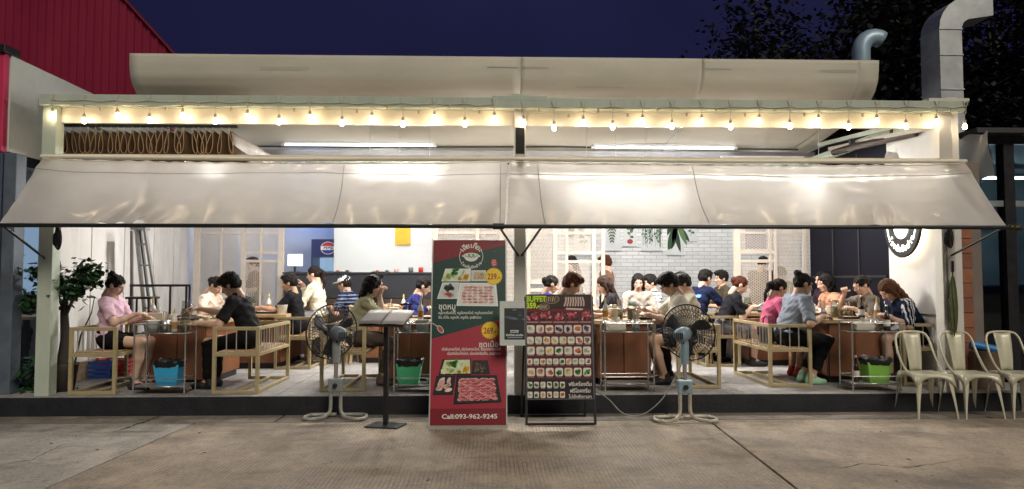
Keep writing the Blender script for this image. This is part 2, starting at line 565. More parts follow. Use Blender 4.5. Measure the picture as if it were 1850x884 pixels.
# side walls
wl = part(MB().box(XL-0.12, XL, 8.75, 12.6, FZ, 3.5), 'side_wall', stain_w)
for y in (9.55, 10.4, 11.3, 12.0):
    part(MB().box(XL, XL+0.012, y, y+0.035, FZ, 3.3), 'wall_batten', stain_w)
part(MB().box(XL-0.05, XL+0.07, 8.58, 8.72, FZ, 3.3), 'side_column', black_m)
part(MB().box(XR, XR+0.12, 8.15, 9.45, FZ, 3.5), 'side_wall', white_w)
part(MB().box(XR-0.012, XR-0.001, 8.32, 9.4, 1.02, 2.45), 'wall_panel', white_w, bevel=0.004)
part(MB().box(XR, XR+0.12, 9.452, 11.8, FZ, 3.5), 'side_wall', navy_panel)
for y in (10.2, 10.98):
    part(MB().box(XR-0.014, XR-0.001, y, y+0.03, FZ, 3.2), 'panel_trim', black_m)
part(MB().box(XR-0.014, XR-0.001, 9.5, 11.7, 1.46, 1.49), 'panel_trim', black_m)
# back walls
YB = 14.7
bm_ = bpy.data.materials.new('white_brick'); bm_.use_nodes = True
nt = bm_.node_tree
b_ = nt.nodes['Principled BSDF']
tc_ = nt.nodes.new('ShaderNodeTexCoord')
mp_ = nt.nodes.new('ShaderNodeMapping'); mp_.inputs['Rotation'].default_value = (R(90), 0, 0)
nt.links.new(tc_.outputs['Object'], mp_.inputs[0])
bt_ = nt.nodes.new('ShaderNodeTexBrick')
bt_.inputs['Scale'].default_value = 1.0
bt_.inputs['Brick Width'].default_value = 0.24; bt_.inputs['Row Height'].default_value = 0.075; bt_.inputs['Mortar Size'].default_value = 0.007
bt_.inputs[1].default_value = (0.74, 0.75, 0.76, 1); bt_.inputs[2].default_value = (0.64, 0.66, 0.68, 1); bt_.inputs[3].default_value = (0.46, 0.47, 0.48, 1)
nt.links.new(mp_.outputs[0], bt_.inputs[0]); nt.links.new(bt_.outputs[0], b_.inputs['Base Color'])
b_.inputs['Roughness'].default_value = 0.55
bp_ = nt.nodes.new('ShaderNodeBump'); bp_.inputs['Strength'].default_value = 0.8; bp_.inputs['Distance'].default_value = 0.008; bp_.invert = True
nt.links.new(bt_.outputs[1], bp_.inputs['Height']); nt.links.new(bp_.outputs[0], b_.inputs['Normal'])
MATS['white_brick'] = bm_
xw0, xw1 = XP(602, 13.25), XP(779, 13.25)
part(MB().box(xw1+0.13, 6.8, YB, YB+0.12, FZ, 3.49), 'back_wall', bm_)
part(MB().box(xw0, xw1+0.12, 13.25, 13.37, FZ, 3.49), 'kitchen_wall', mat('kitchen_white', (0.74, 0.78, 0.80), 0.5, 0, 0.03, 2, spec=0.4))
part(MB().box(xw1, xw1+0.12, 13.372, YB+0.1, FZ, 3.49), 'kitchen_wall', white_w)
part(MB().box(-6.6, xw0+0.3, YB-0.3, YB-0.18, FZ, 3.49), 'back_wall', mat('grey_render', (0.5, 0.53, 0.57), 0.7, 0, 0.06, 3))
part(MB().box(-6.7, -6.602, 12.5, YB, FZ, 3.49), 'side_wall', white_w)
part(MB().box(6.802, 6.9, 11.8, YB, FZ, 3.49), 'side_wall', white_w)
part(MB().box(-6.6, XL-0.121, 12.5, 12.6, FZ, 3.49), 'side_wall', white_w)
part(MB().box(XR+0.121, 6.8, 11.7, 11.8, FZ, 3.49), 'side_wall', white_w)
# roof: curved panels that sweep up to the street, flat ceiling behind
sec = [(9.50, 4.325), (9.503, 4.20), (9.53, 4.055), (9.60, 3.945), (9.70, 3.875), (9.84, 3.82), (10.05, 3.765), (10.35, 3.70), (10.75, 3.64), (11.2, 3.585), (11.7, 3.54), (12.6, 3.51)]
def secat(t):
    f = t * (len(sec)-1); i = min(int(f), len(sec)-2); u = f - i
    return sec[i][0]*(1-u)+sec[i+1][0]*u, sec[i][1]*(1-u)+sec[i+1][1]*u
roof = MB()
roof_e = thing('curved_roof', None, None); roof_e.parent = bld
def roof_panel(x0, x1, name, dz=0.0):
    mb = MB()
    def fn(u, v):
        Y, Z = secat(v)
        w = 0.006*math.sin(x0*3+u*7)*math.sin(v*9)
        return (x0+(x1-x0)*u, Y+w, Z+dz+w)
    mb.grid(fn, 40, 33)
    o = mb.build(name, roofm, roof_e, off=O, solid=0.035)
    return o
xr = [-4.6, XP(941, 9.5, 105), XP(1268, 9.5, 108), XP(1552, 9.5, 110), 5.15]
for i in range(4):
    roof_panel(xr[i]+0.0015, xr[i+1]-0.0015, 'roof_panel', 0.002*(i % 2))
for (pa, pb, py) in ((470, 560, 123), (720, 780, 150), (880, 935, 122), (941, 990, 122), (945, 1010, 144), (1270, 1320, 125), (1480, 1545, 128), (1040, 1125, 158)):
    Y = 9.5 if py < 135 else 9.58
    p, q = at(pa, py, Y), at(pb, py+1, Y)
    MB().bar((p.x, Y-0.022, p.z), (q.x, Y-0.022, q.z), 0.004, 0.004).build('panel_joint', mat('joint_grey', (0.25, 0.25, 0.22), 0.7), roof_e, off=O)
part(MB().box(-6.7, 6.9, 12.61, YB+0.2, 3.5, 3.6), 'ceiling', white_w)
part(MB().box(-6.7, XL-0.0, 11.6, 12.6, 3.5, 3.6), 'ceiling', white_w)
part(MB().box(XR, 6.9, 11.6, 12.6, 3.5, 3.6), 'ceiling', white_w)
# white steel front: posts, top tube, cream fascia boards
YPO = 8.06
pl, pc, pr = at(84, 600, YPO).x, at(939, 560, YPO).x, at(1711, 560, YPO).x
zt, zb = ZP(181, YPO), ZP(200, YPO)
zf = ZP(227, YPO)
zm = ZP(283, YPO)
postw = mat('post_white_lit', (0.66, 0.64, 0.58), 0.4, 0, 0.07, 7, dirt=0.3, dirtcol=(0.36, 0.33, 0.28), stretch=(1, 1, 0.4))  # paler copy of the steel paint, stronger light put into its colour
for x, w, pm_ in ((pl, 0.15, steelw), (pc, 0.125, postw), (pr, 0.15, postw)):
    part(MB().box(x-w/2, x+w/2, YPO-0.065, YPO+0.085, FZ, zb), 'post', pm_, bevel=0.006)
part(MB().box(pl-0.09, pr+0.2, YPO-0.115, YPO+0.075, zb+0.001, zt), 'top_beam', steelw, bevel=0.006)
part(MB().box(pr-0.2, pr+0.26, YPO-0.1, YPO+0.12, zt+0.001, zt+0.035), 'beam_cap', cream, bevel=0.004)
part(MB().box(pc-0.09, pc+0.03, YPO-0.09, YPO+0.09, zt+0.001, zt+0.045), 'beam_joint', steelw, bevel=0.004)
part(MB().box(pc-0.3, pc+0.3, YPO-0.118, YPO+0.078, zt-0.03, zt+0.018), 'beam_joint', steelw, bevel=0.004)
part(MB().box(pl+0.077, pc-0.065, YPO+0.01, YPO+0.06, zf, zb-0.001), 'fascia_board', cream)
part(MB().box(pc+0.065, pr-0.077, YPO+0.01, YPO+0.06, zf, zb-0.001), 'fascia_board', cream)
part(MB().box(pc-0.045, pc+0.05, YPO-0.072, YPO-0.066, zm+0.02, ZP(233, YPO)), 'post_infill', black_m)
part(MB().box(pl+0.077, pc-0.065, YPO-0.02, YPO+0.05, zm-0.05, zm), 'middle_rail', cream)
part(MB().box(pc+0.065, pr-0.077, YPO-0.02, YPO+0.05, zm-0.05, zm), 'middle_rail', cream)
# return beams to the roof
part(MB().box(pl-0.05, pl+0.05, YPO+0.09, 12.5, 3.24, 3.34), 'side_beam', steelw)
part(MB().box(pr-0.05, pr+0.05, YPO+0.09, 11.7, 3.24, 3.34), 'side_beam', steelw)
part(MB().box(XL, XR, 11.55, 11.67, 3.30, 3.46), 'rear_beam', mat('grey_beam', (0.33, 0.33, 0.34), 0.5, 0, 0.1, 5))
for z, r in ((3.505, 0.012), (3.275, 0.015), (3.24, 0.012)):
    part(MB().tube([(XL+0.3, 11.5, z), (-2, 11.5, z-0.012), (1, 11.5, z+0.01), (XR-0.3, 11.5, z-0.01)], r, 6), 'conduit', dark_m if r < 0.014 else steelw)

# ------------------------------------------------------------------ neighbour on the left
nbl = thing('neighbour_cafe', 'white walled cafe with pink sign board and glass side at the left edge', 'building', (-6.5, 8.2, 0))
OL = (-6.5, 8.2, 0)
def lp(mb, name, mt, **k): return mb.build(name, mt, nbl, off=OL, **k)
XN = -5.26
pinkm = mat('pink_sign', (0.55, 0.035, 0.11), 0.4, 0, 0.12, 3)
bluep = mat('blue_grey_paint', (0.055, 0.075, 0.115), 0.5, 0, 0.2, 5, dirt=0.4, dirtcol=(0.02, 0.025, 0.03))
z0 = ZP(277, 8.2, 20); z1 = ZP(100, 8.2, 20)
lp(MB().box(-9.5, XN-0.012, 8.12, 8.2, z0, z1), 'sign_board', pinkm, bevel=0.01)
lp(MB().box(-9.5, XN+0.01, 8.08, 8.35, z1+0.001, z1+0.09), 'sign_cap', black_m, bevel=0.01)
lp(MB().box(XN-0.14, XN, 8.21, 13.4, z0+0.02, z1), 'side_wall', mat('pale_grey_wall', (0.62, 0.64, 0.60), 0.7, 0, 0.07, 2, dirt=0.4, dirtcol=(0.30, 0.31, 0.29)))
xk = XP(30, 8.2)
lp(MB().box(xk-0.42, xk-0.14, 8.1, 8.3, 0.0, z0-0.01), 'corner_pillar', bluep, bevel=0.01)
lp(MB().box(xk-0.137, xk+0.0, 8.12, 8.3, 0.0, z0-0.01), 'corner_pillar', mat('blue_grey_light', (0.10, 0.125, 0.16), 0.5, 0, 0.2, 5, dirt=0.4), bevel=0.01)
lp(MB().box(XN-0.10, XN-0.0, 8.305, 10.2, z0-0.10, z0+0.015), 'window_head', black_m)
lp(MB().box(XN-0.08, XN-0.0, 8.305, 8.37, FZ, z0-0.101), 'window_frame', black_m)
lp(MB().box(XN-0.08, XN-0.0, 9.62, 9.72, FZ, z0-0.101), 'window_frame', black_m)
lp(MB().box(XN-0.08, XN-0.0, 8.371, 9.619, FZ, FZ+0.06), 'window_frame', black_m)
lp(MB().box(XN-0.045, XN-0.037, 8.371, 9.619, FZ+0.061, z0-0.102), 'pane', glass_mat('cafe_glass', (0.93, 0.97, 1.0), 0.85))
brick_l = mat('cafe_inner_wall', (0.55, 0.56, 0.58), 0.7, 0, 0.1, 8, bump=0.3, bscale=30)
lp(MB().box(XN-0.10, XN+0.0, 9.721, 13.4, FZ, z0+0.018), 'side_wall', brick_l)
lp(MB().box(-9.5, XN-0.1, 12.6, 12.7, FZ, 3.2), 'inner_wall', mat('cafe_pink_brick', (0.42, 0.35, 0.33), 0.7, 0, 0.2, 10, bump=0.3))
lp(MB().box(-9.5, XN-0.14, 8.32, 12.6, z0+0.03, z0+0.08), 'inner_ceiling', white_w)
lp(MB().box(-8.6, -7.2, 12.5, 12.56, 1.2, 2.7), 'inner_glow_panel', lamp_mat('cafe_blue_light', (0.55, 0.75, 1.0), 0.45))  # glowing panel added to stand in for the cafe's bluish room light
# masonry rows on the cafe's own inner wall
for i in range(18):
    lp(MB().box(-6.9, XN-0.12, 12.57, 12.6, 0.5+i*0.15, 0.5+i*0.15+0.135), 'brick_course', mat('cafe_brick', (0.45, 0.40, 0.38), 0.75, 0, 0.15, 6))

# red gable of the building further back
red = thing('red_metal_hall', 'tall dark red corrugated metal gable rising behind the cafe', 'building', (-8, 14.5, 0))
redm = mat('red_sheet', (0.23, 0.013, 0.042), 0.42, 0.0, 0.14, 1.2, dirt=0.35, dirtcol=(0.12, 0.008, 0.02), stretch=(1, 1, 0.3))
YR = 14.5
g0, g1 = at(222, -6, YR), at(322, 104, YR)
slope = (g1.z - g0.z) / (g1.x - g0.x)
def gz(x): return g1.z + slope * (x - g1.x)
xa = g1.x + 0.9
rib = 0.155
n = 66
for i in range(n):
    x1 = xa - i*rib; x0 = x1 - rib
    mb = MB()
    prof = [(x0, 0.0), (x0+rib*0.30, 0.0), (x0+rib*0.42, -0.035), (x0+rib*0.66, -0.035), (x0+rib*0.78, 0.0), (x1-0.002, 0.0)]
    vs = [(x, YR+dy, 1.0) for x, dy in prof] + [(x, YR+dy, gz(x)) for x, dy in prof]
    k = len(prof)
    mb.add(vs, [(q, q+1, k+q+1, k+q) for q in range(k-1)])
    mb.build('metal_sheet', redm, red, off=(-8, 14.5, 0), solid=0.002)
MB().bar((xa, YR-0.03, gz(xa)), (xa-n*rib, YR-0.03, gz(xa-n*rib)), 0.14, 0.03).build('verge_flashing', mat('red_flash', (0.2, 0.012, 0.03), 0.5), red, off=(-8, 14.5, 0))

# ------------------------------------------------------------------ neighbour on the right
nbr = thing('neighbour_shop', 'dark glass shop front with black frames at the right edge', 'building', (7.2, 8.6, 0))
OR = (7.2, 8.6, 0)
def rp(mb, name, mt, **k): return mb.build(name, mt, nbr, off=OR, **k)
YG = 8.75
xg0, xg1, xg2 = XP(1765, YG), XP(1815, YG), XP(1834, YG)
ztop = ZP(262, YG, 1800); zmid = ZP(368, YG, 1800)
rp(MB().box(xg0, 12, YG-0.06, YG+0.06, ztop, ztop+0.10), 'window_head', dark_m)
rp(MB().box(xg0-0.1, 12, YG-0.25, YG+3.5, ztop+0.101, ztop+0.16), 'roof', mat('dark_roof', (0.035, 0.037, 0.045), 0.6))
rp(MB().box(xg0, xg0+0.05, YG-0.05, YG+0.05, FZ, ztop-0.001), 'mullion', dark_m)
rp(MB().box(xg1, xg2, YG-0.07, YG+0.07, FZ, ztop-0.001), 'mullion', black_m)
rp(MB().box(xg2+1.35, xg2+1.48, YG-0.07, YG+0.07, FZ, ztop-0.001), 'mullion', black_m)
rp(MB().box(xg0+0.051, xg1-0.001, YG-0.05, YG+0.05, zmid-0.04, zmid+0.03), 'transom', mat('grey_alu', (0.32, 0.34, 0.36), 0.4, 0.5))
rp(MB().box(xg2+0.001, xg2+1.349, YG-0.05, YG+0.05, zmid-0.04, zmid+0.03), 'transom', MATS['grey_alu'])
gl = glass_mat('shop_glass', (0.72, 0.80, 0.85), 0.62)
for a, c in ((xg0+0.052, xg1-0.002), (xg2+0.002, xg2+1.348)):
    rp(MB().box(a, c, YG-0.004, YG+0.004, zmid+0.031, ztop-0.002), 'pane', gl)
    rp(MB().box(a, c, YG-0.004, YG+0.004, FZ+0.002, zmid-0.041), 'pane', gl)
rp(MB().box(xg0-0.3, 12, 12.0, 12.1, FZ, ztop+0.1), 'inner_wall', mat('shop_inner', (0.30, 0.36, 0.38), 0.7, 0, 0.25, 2))
rp(MB().box(xg0, 12, YG+0.06, 12.0, ztop+0.02, ztop+0.09), 'inner_ceiling', mat('shop_ceiling', (0.3, 0.34, 0.36), 0.6))
# orange tiled pier between restaurant and shop
xo0, xo1 = XP(1733, 8.3), XP(1759, 8.3)
pier = thing('tiled_pier', 'orange brown tiled pier beside the folded green umbrella', 'pier', ((xo0+xo1)/2, 8.4, FZ))
tile_m = [mat('orange_tile%d' % i, c, 0.5, 0, 0.15, 9, dirt=0.3, dirtcol=(0.12, 0.06, 0.04)) for i, c in enumerate(((0.28, 0.11, 0.06), (0.31, 0.125, 0.065), (0.24, 0.095, 0.055)))]
OPI = ((xo0+xo1)/2, 8.4, FZ)
MB().box(xo0+0.01, xo1+0.12, 8.31, 8.6, FZ, 2.78).build('core', mat('mortar', (0.2, 0.17, 0.15), 0.9), pier, off=OPI)
k = 0
z = FZ
while z < 2.74:
    MB().box(xo0, xo1, 8.29, 8.309, z+0.004, z+0.166).build('tile', tile_m[k % 3], pier, off=OPI, bevel=0.003)
    z += 0.17; k += 1
# ================================================================== BODIES (distance fields -> one continuous surface)
def V3(*a): return np.array(a, float)
def cone(a, b, ra, rb, clip=None): return ('c', np.array(a, float), np.array(b, float), ra, rb, clip)
def ell(c, r, M=None): return ('e', np.array(c, float), np.array(r, float), M, 0, None)
def pd(p, X, Y, Z):
    if p[0] == 'c':
        a, b, ra, rb, clip = p[1:]
        ba = b - a; L2 = max(1e-9, ba @ ba)
        px, py, pz = X-a[0], Y-a[1], Z-a[2]
        t = np.clip((px*ba[0]+py*ba[1]+pz*ba[2]) / L2, 0, 1)
        d = np.sqrt((px-t*ba[0])**2+(py-t*ba[1])**2+(pz-t*ba[2])**2) - (ra+(rb-ra)*t)
        if clip is not None:
            q, n = clip
            d = np.maximum(d, (X-q[0])*n[0]+(Y-q[1])*n[1]+(Z-q[2])*n[2])
        return d
    c, r, M = p[1:4]
    px, py, pz = X-c[0], Y-c[1], Z-c[2]
    if M is not None:
        px, py, pz = (M[0,0]*px+M[1,0]*py+M[2,0]*pz, M[0,1]*px+M[1,1]*py+M[2,1]*pz, M[0,2]*px+M[1,2]*py+M[2,2]*pz)
    k0 = np.sqrt((px/r[0])**2+(py/r[1])**2+(pz/r[2])**2)
    k1 = np.sqrt((px/r[0]**2)**2+(py/r[1]**2)**2+(pz/r[2]**2)**2)
    return k0*(k0-1)/np.maximum(k1, 1e-6)
def bbox(p):
    if p[0] == 'c':
        lo = np.minimum(p[1]-p[3], p[2]-p[4]); hi = np.maximum(p[1]+p[3], p[2]+p[4])
        return lo, hi
    m = p[2].max() if p[3] is not None else p[2]
    return p[1]-m, p[1]+m
def field(prims, h, k=0.03, subs=(), clips=(), warp=None):
    bbs = [bbox(p) for p in prims]
    lo = np.min([b[0] for b in bbs], 0) - 3*h; hi = np.max([b[1] for b in bbs], 0) + 3*h
    n = np.ceil((hi-lo)/h).astype(int) + 1
    ax = [lo[i] + h*np.arange(n[i]) for i in range(3)]
    D = np.full(n, 1.0, np.float32)
    def sl(b, pad):
        s = []
        for i in range(3):
            a = max(0, int((b[0][i]-pad-lo[i])/h)); c = min(n[i], int((b[1][i]+pad-lo[i])/h)+2)
            s.append(slice(a, max(a+1, c)))
        return tuple(s)
    for p, b in zip(prims, bbs):
        s = sl(b, k+2*h)
        X = ax[0][s[0]][:, None, None]; Y = ax[1][s[1]][None, :, None]; Z = ax[2][s[2]][None, None, :]
        d = pd(p, X, Y, Z); e = D[s]
        hh = np.clip(0.5+0.5*(e-d)/k, 0, 1)
        D[s] = d*hh + e*(1-hh) - k*hh*(1-hh)
    for p in subs:
        b = bbox(p); s = sl(b, 0.03)
        X = ax[0][s[0]][:, None, None]; Y = ax[1][s[1]][None, :, None]; Z = ax[2][s[2]][None, None, :]
        d = -pd(p, X, Y, Z); e = D[s]; kk = 0.008
        hh = np.clip(0.5-0.5*(e-d)/kk, 0, 1)
        D[s] = d*hh + e*(1-hh) + kk*hh*(1-hh)
    X = ax[0][:, None, None]; Y = ax[1][None, :, None]; Z = ax[2][None, None, :]
    for q, nn in clips:
        D = np.maximum(D, (X-q[0])*nn[0]+(Y-q[1])*nn[1]+(Z-q[2])*nn[2])
    if warp is not None: D = D + warp(X, Y, Z)
    return nets(D, lo, h)
def nets(D, lo, h):
    nx, ny, nz = D.shape
    S = D < 0
    c = [(i, j, k) for i in (0, 1) for j in (0, 1) for k in (0, 1)]
    cnt = np.zeros((nx-1, ny-1, nz-1), np.int8)
    for i, j, k in c: cnt += S[i:nx-1+i, j:ny-1+j, k:nz-1+k]
    act = (cnt > 0) & (cnt < 8)
    idx = -np.ones(act.shape, np.int64)
    ii, jj, kk = np.nonzero(act)
    idx[ii, jj, kk] = np.arange(len(ii))
    acc = np.zeros((len(ii), 3)); num = np.zeros(len(ii))
    for a in range(8):
        for b in range(a+1, 8):
            da = tuple(c[a]); db = tuple(c[b])
            if sum(abs(x-y) for x, y in zip(da, db)) != 1: continue
            va = D[ii+da[0], jj+da[1], kk+da[2]]; vb = D[ii+db[0], jj+db[1], kk+db[2]]
            m = (va < 0) != (vb < 0)
            t = np.where(m, va/np.where(m, va-vb, 1), 0)
            for q in range(3):
                acc[:, q] += np.where(m, da[q] + t*(db[q]-da[q]), 0)
            num += m
    P = lo + h*(np.stack([ii, jj, kk], 1) + acc/np.maximum(num, 1)[:, None])
    F = []
    for ax_ in range(3):
        s0 = [slice(None)]*3; s1 = [slice(None)]*3
        s0[ax_] = slice(0, -1); s1[ax_] = slice(1, None)
        A, B = S[tuple(s0)], S[tuple(s1)]
        x, y, z = np.nonzero(A != B)
        e = np.stack([x, y, z], 1)
        o1, o2 = [(1, 2), (2, 0), (0, 1)][ax_]
        ok = (e[:, o1] > 0) & (e[:, o2] > 0) & (e[:, o1] < D.shape[o1]-1) & (e[:, o2] < D.shape[o2]-1)
        e = e[ok]; flip = A[e[:, 0], e[:, 1], e[:, 2]]
        def g(d1, d2):
            q = e.copy(); q[:, o1] -= d1; q[:, o2] -= d2
            return idx[q[:, 0], q[:, 1], q[:, 2]]
        quad = np.stack([g(1, 1), g(0, 1), g(0, 0), g(1, 0)], 1)
        quad[~flip] = quad[~flip][:, ::-1]
        F.append(quad)
    F = np.concatenate(F)
    F = F[(F >= 0).all(1)]
    return P, F
def np_mesh(name, P, F, mats, mi=None):
    me = bpy.data.meshes.new(name)
    me.vertices.add(len(P)); me.vertices.foreach_set('co', np.ascontiguousarray(P, np.float32).ravel())
    me.loops.add(F.size); me.loops.foreach_set('vertex_index', np.ascontiguousarray(F, np.int32).ravel())
    me.polygons.add(len(F)); me.polygons.foreach_set('loop_start', np.arange(0, F.size, 4, dtype=np.int32))
    me.polygons.foreach_set('use_smooth', np.ones(len(F), bool))
    for m in mats: me.materials.append(m)
    if mi is not None: me.polygons.foreach_set('material_index', mi.astype(np.int32))
    me.update(calc_edges=True)
    return me

# ---- head (faces +X), chin to crown about 0.23
HEAD_P = [ell((-0.012, 0, 0.028), (0.098, 0.077, 0.092)), ell((0.022, 0, -0.03), (0.066, 0.062, 0.085)), ell((0.05, 0, -0.088), (0.032, 0.036, 0.026)),
          cone((-0.035, 0, -0.06), (-0.05, 0, -0.16), 0.053, 0.052),
          cone((0.084, 0, 0.012), (0.106, 0, -0.03), 0.009, 0.0135), ell((0.1, 0, -0.034), (0.013, 0.018, 0.009)),
          cone((0.074, 0.045, 0.026), (0.082, 0.012, 0.024), 0.011, 0.011), cone((0.074, -0.045, 0.026), (0.082, -0.012, 0.024), 0.011, 0.011),
          ell((0.058, 0.04, -0.02), (0.022, 0.02, 0.022)), ell((0.058, -0.04, -0.02), (0.022, 0.02, 0.022)),
          ell((0.082, 0, -0.058), (0.012, 0.026, 0.008)), ell((0.08, 0, -0.07), (0.012, 0.022, 0.008))]
EARS = [ell((-0.008, s*0.079, -0.005), (0.022, 0.012, 0.034)) for s in (-1, 1)]
_hp, _hf = field(HEAD_P + EARS, 0.0062, 0.013, subs=[ell((0.093, s*0.033, 0.006), (0.016, 0.019, 0.010)) for s in (-1, 1)])
_hc = _hp[_hf].mean(1)
_hmi = np.zeros(len(_hf), int)
_ey = (np.abs(np.abs(_hc[:, 1])-0.034) < 0.012) & (_hc[:, 0] > 0.055)
_hmi[_ey & (np.abs(_hc[:, 2]-0.005) < 0.0034)] = 2
_hmi[(np.abs(np.abs(_hc[:, 1])-0.036) < 0.017) & (_hc[:, 0] > 0.055) & (np.abs(_hc[:, 2]-0.033) < 0.0034)] = 2
_hmi[(np.abs(_hc[:, 1]) < 0.024) & (_hc[:, 0] > 0.07) & (np.abs(_hc[:, 2]+0.064) < 0.010)] = 1
# ---- right hand: wrist at 0, fingers +X, thumb +Y, palm -Z
def hand_geo(curl, h=0.0062):
    pr = [ell((0.045, 0, 0), (0.05, 0.04, 0.016)), cone((-0.03, 0, 0), (0.02, 0, 0), 0.026, 0.026)]
    for y, L, sp in ((0.03, 0.075, 0.10), (0.010, 0.083, 0.03), (-0.011, 0.078, -0.04), (-0.031, 0.062, -0.12)):
        p = V3(0.085, y, 0); a = sp
        ang = 0.15 + 0.3*curl
        for q, f in enumerate((0.45, 0.32, 0.25)):
            d = V3(math.cos(a)*math.cos(ang), math.sin(a)*math.cos(ang), -math.sin(ang))
            e = p + d*L*f
            pr.append(cone(p, e, 0.0092-0.0008*q, 0.0085-0.0008*q)); p = e; ang += curl*0.8
    t0 = V3(0.02, 0.034, -0.004); t1 = V3(0.05, 0.062, -0.012-0.012*curl); t2 = V3(0.082, 0.068-0.02*curl, -0.02-0.03*curl)
    pr += [cone(t0, t1, 0.013, 0.0105), cone(t1, t2, 0.0105, 0.0085)]
    return field(pr, h, 0.008)
HANDS = {c: hand_geo(c) for c in (0.35, 0.9, 1.3)}

# ---- hair, in the head's own frame
def hair_geo(style):
    cap = [ell((-0.020, 0, 0.038), (0.109, 0.091, 0.101))]
    face = [ell((0.118, 0, -0.035), (0.085, 0.082, 0.098)), ell((0.02, 0.0, -0.10), (0.075, 0.13, 0.075))]
    k = 0.02
    def strand(X, Y, Z): return 0.0036*np.sin(Y*190+X*60+2*np.sin(Z*50))+0.003*np.sin(X*150+Z*90+2*np.sin(Y*60))+0.003*np.sin(Z*75+Y*50+X*40)
    if style == 'short':
        cap += [ell((0.02, 0, 0.098), (0.085, 0.07, 0.036)), ell((-0.06, 0, 0.0), (0.06, 0.078, 0.075))]
        face += [ell((-0.03, 0, -0.115), (0.13, 0.13, 0.05))]
    elif style == 'messy':
        cap += [ell((0.045, 0.0, 0.098), (0.075, 0.078, 0.042)), ell((-0.02, 0, 0.105), (0.085, 0.085, 0.045)), ell((-0.06, 0, 0.0), (0.065, 0.083, 0.08)), ell((0.075, 0.02, 0.085), (0.04, 0.05, 0.03))]
        face = [ell((0.125, 0, -0.045), (0.085, 0.082, 0.098)), ell((0.02, 0.0, -0.10), (0.075, 0.13, 0.075)), ell((-0.03, 0, -0.12), (0.13, 0.13, 0.05))]
    elif style in ('bun', 'lowbun', 'pony'):
        cap = [ell((-0.018, 0, 0.036), (0.105, 0.086, 0.096)), ell((-0.06, 0, 0.0), (0.055, 0.07, 0.07))]
        if style == 'bun': cap += [ell((-0.10, 0, 0.105), (0.042, 0.045, 0.04))]
        if style == 'lowbun': cap += [ell((-0.125, 0, 0.02), (0.035, 0.05, 0.045))]
        if style == 'pony': cap += [cone((-0.10, 0, 0.06), (-0.15, 0, 0.0), 0.022, 0.036), cone((-0.15, 0, 0.0), (-0.15, 0.01, -0.14), 0.036, 0.03), cone((-0.15, 0.01, -0.14), (-0.13, 0.02, -0.26), 0.03, 0.010)]
        face += [ell((-0.02, 0, -0.125), (0.13, 0.13, 0.055))]
    elif style in ('long', 'bob'):
        L = -0.30 if style == 'long' else -0.13
        cap += [ell((-0.05, 0, -0.01), (0.075, 0.09, 0.10)), cone((-0.065, 0.05, -0.02), (-0.075, 0.055, L), 0.05, 0.032), cone((-0.065, -0.05, -0.02), (-0.075, -0.055, L), 0.05, 0.032),
                cone((-0.07, 0, 0), (-0.09, 0, L-0.02), 0.055, 0.035), cone((0.0, 0.075, 0.03), (0.0, 0.088, L*0.6), 0.026, 0.02), cone((0.0, -0.075, 0.03), (0.0, -0.088, L*0.6), 0.026, 0.02)]
        face = [ell((0.125, 0, -0.03), (0.088, 0.078, 0.105)), ell((0.05, 0, -0.2), (0.09, 0.07, 0.12))]
    return field(cap, 0.0085, k, subs=face, warp=strand)
HAIR = {}
def hair_mesh(style, colr):
    key = (style, colr)
    if key not in HAIR:
        if style not in HAIR: HAIR[style] = hair_geo(style)
        P, F = HAIR[style]
        HAIR[key] = np_mesh('hair', P, F, [mat('hair_'+colr, colr, 0.68, 0, 0.45, 60, bump=0.5, bscale=140, stretch=(1, 1, 0.2), spec=0.25)])
    return HAIR[key]

def nrm(v): return v/max(1e-9, np.linalg.norm(v))
def rot_z(a): return np.array([[math.cos(a), -math.sin(a), 0], [math.sin(a), math.cos(a), 0], [0, 0, 1]])
def rot_y(a): return np.array([[math.cos(a), 0, math.sin(a)], [0, 1, 0], [-math.sin(a), 0, math.cos(a)]])
def rot_x(a): return np.array([[1, 0, 0], [0, math.cos(a), -math.sin(a)], [0, math.sin(a), math.cos(a)]])
def ik(S, T, l1, l2, pole):
    d = T-S; L = np.linalg.norm(d); L = min(L, (l1+l2)*0.985)
    u = nrm(d); T = S+u*L
    a = (l1*l1-l2*l2+L*L)/(2*L); hgt = math.sqrt(max(0, l1*l1-a*a))
    p = nrm(pole - u*(pole@u))
    return S+u*a+p*hgt, T
def skin_mat(t):
    c = {'light': (0.66, 0.44, 0.34), 'mid': (0.56, 0.36, 0.26), 'tan': (0.46, 0.28, 0.19)}[t]
    return mat('skin_'+t, c, 0.5, 0, 0.08, 9, sub=0.15)
def cloth(colr, rough=0.85):
    return mat('cloth_'+colr, colr, rough, 0, 0.10, 14, bump=0.25, bscale=260, spec=0.2)

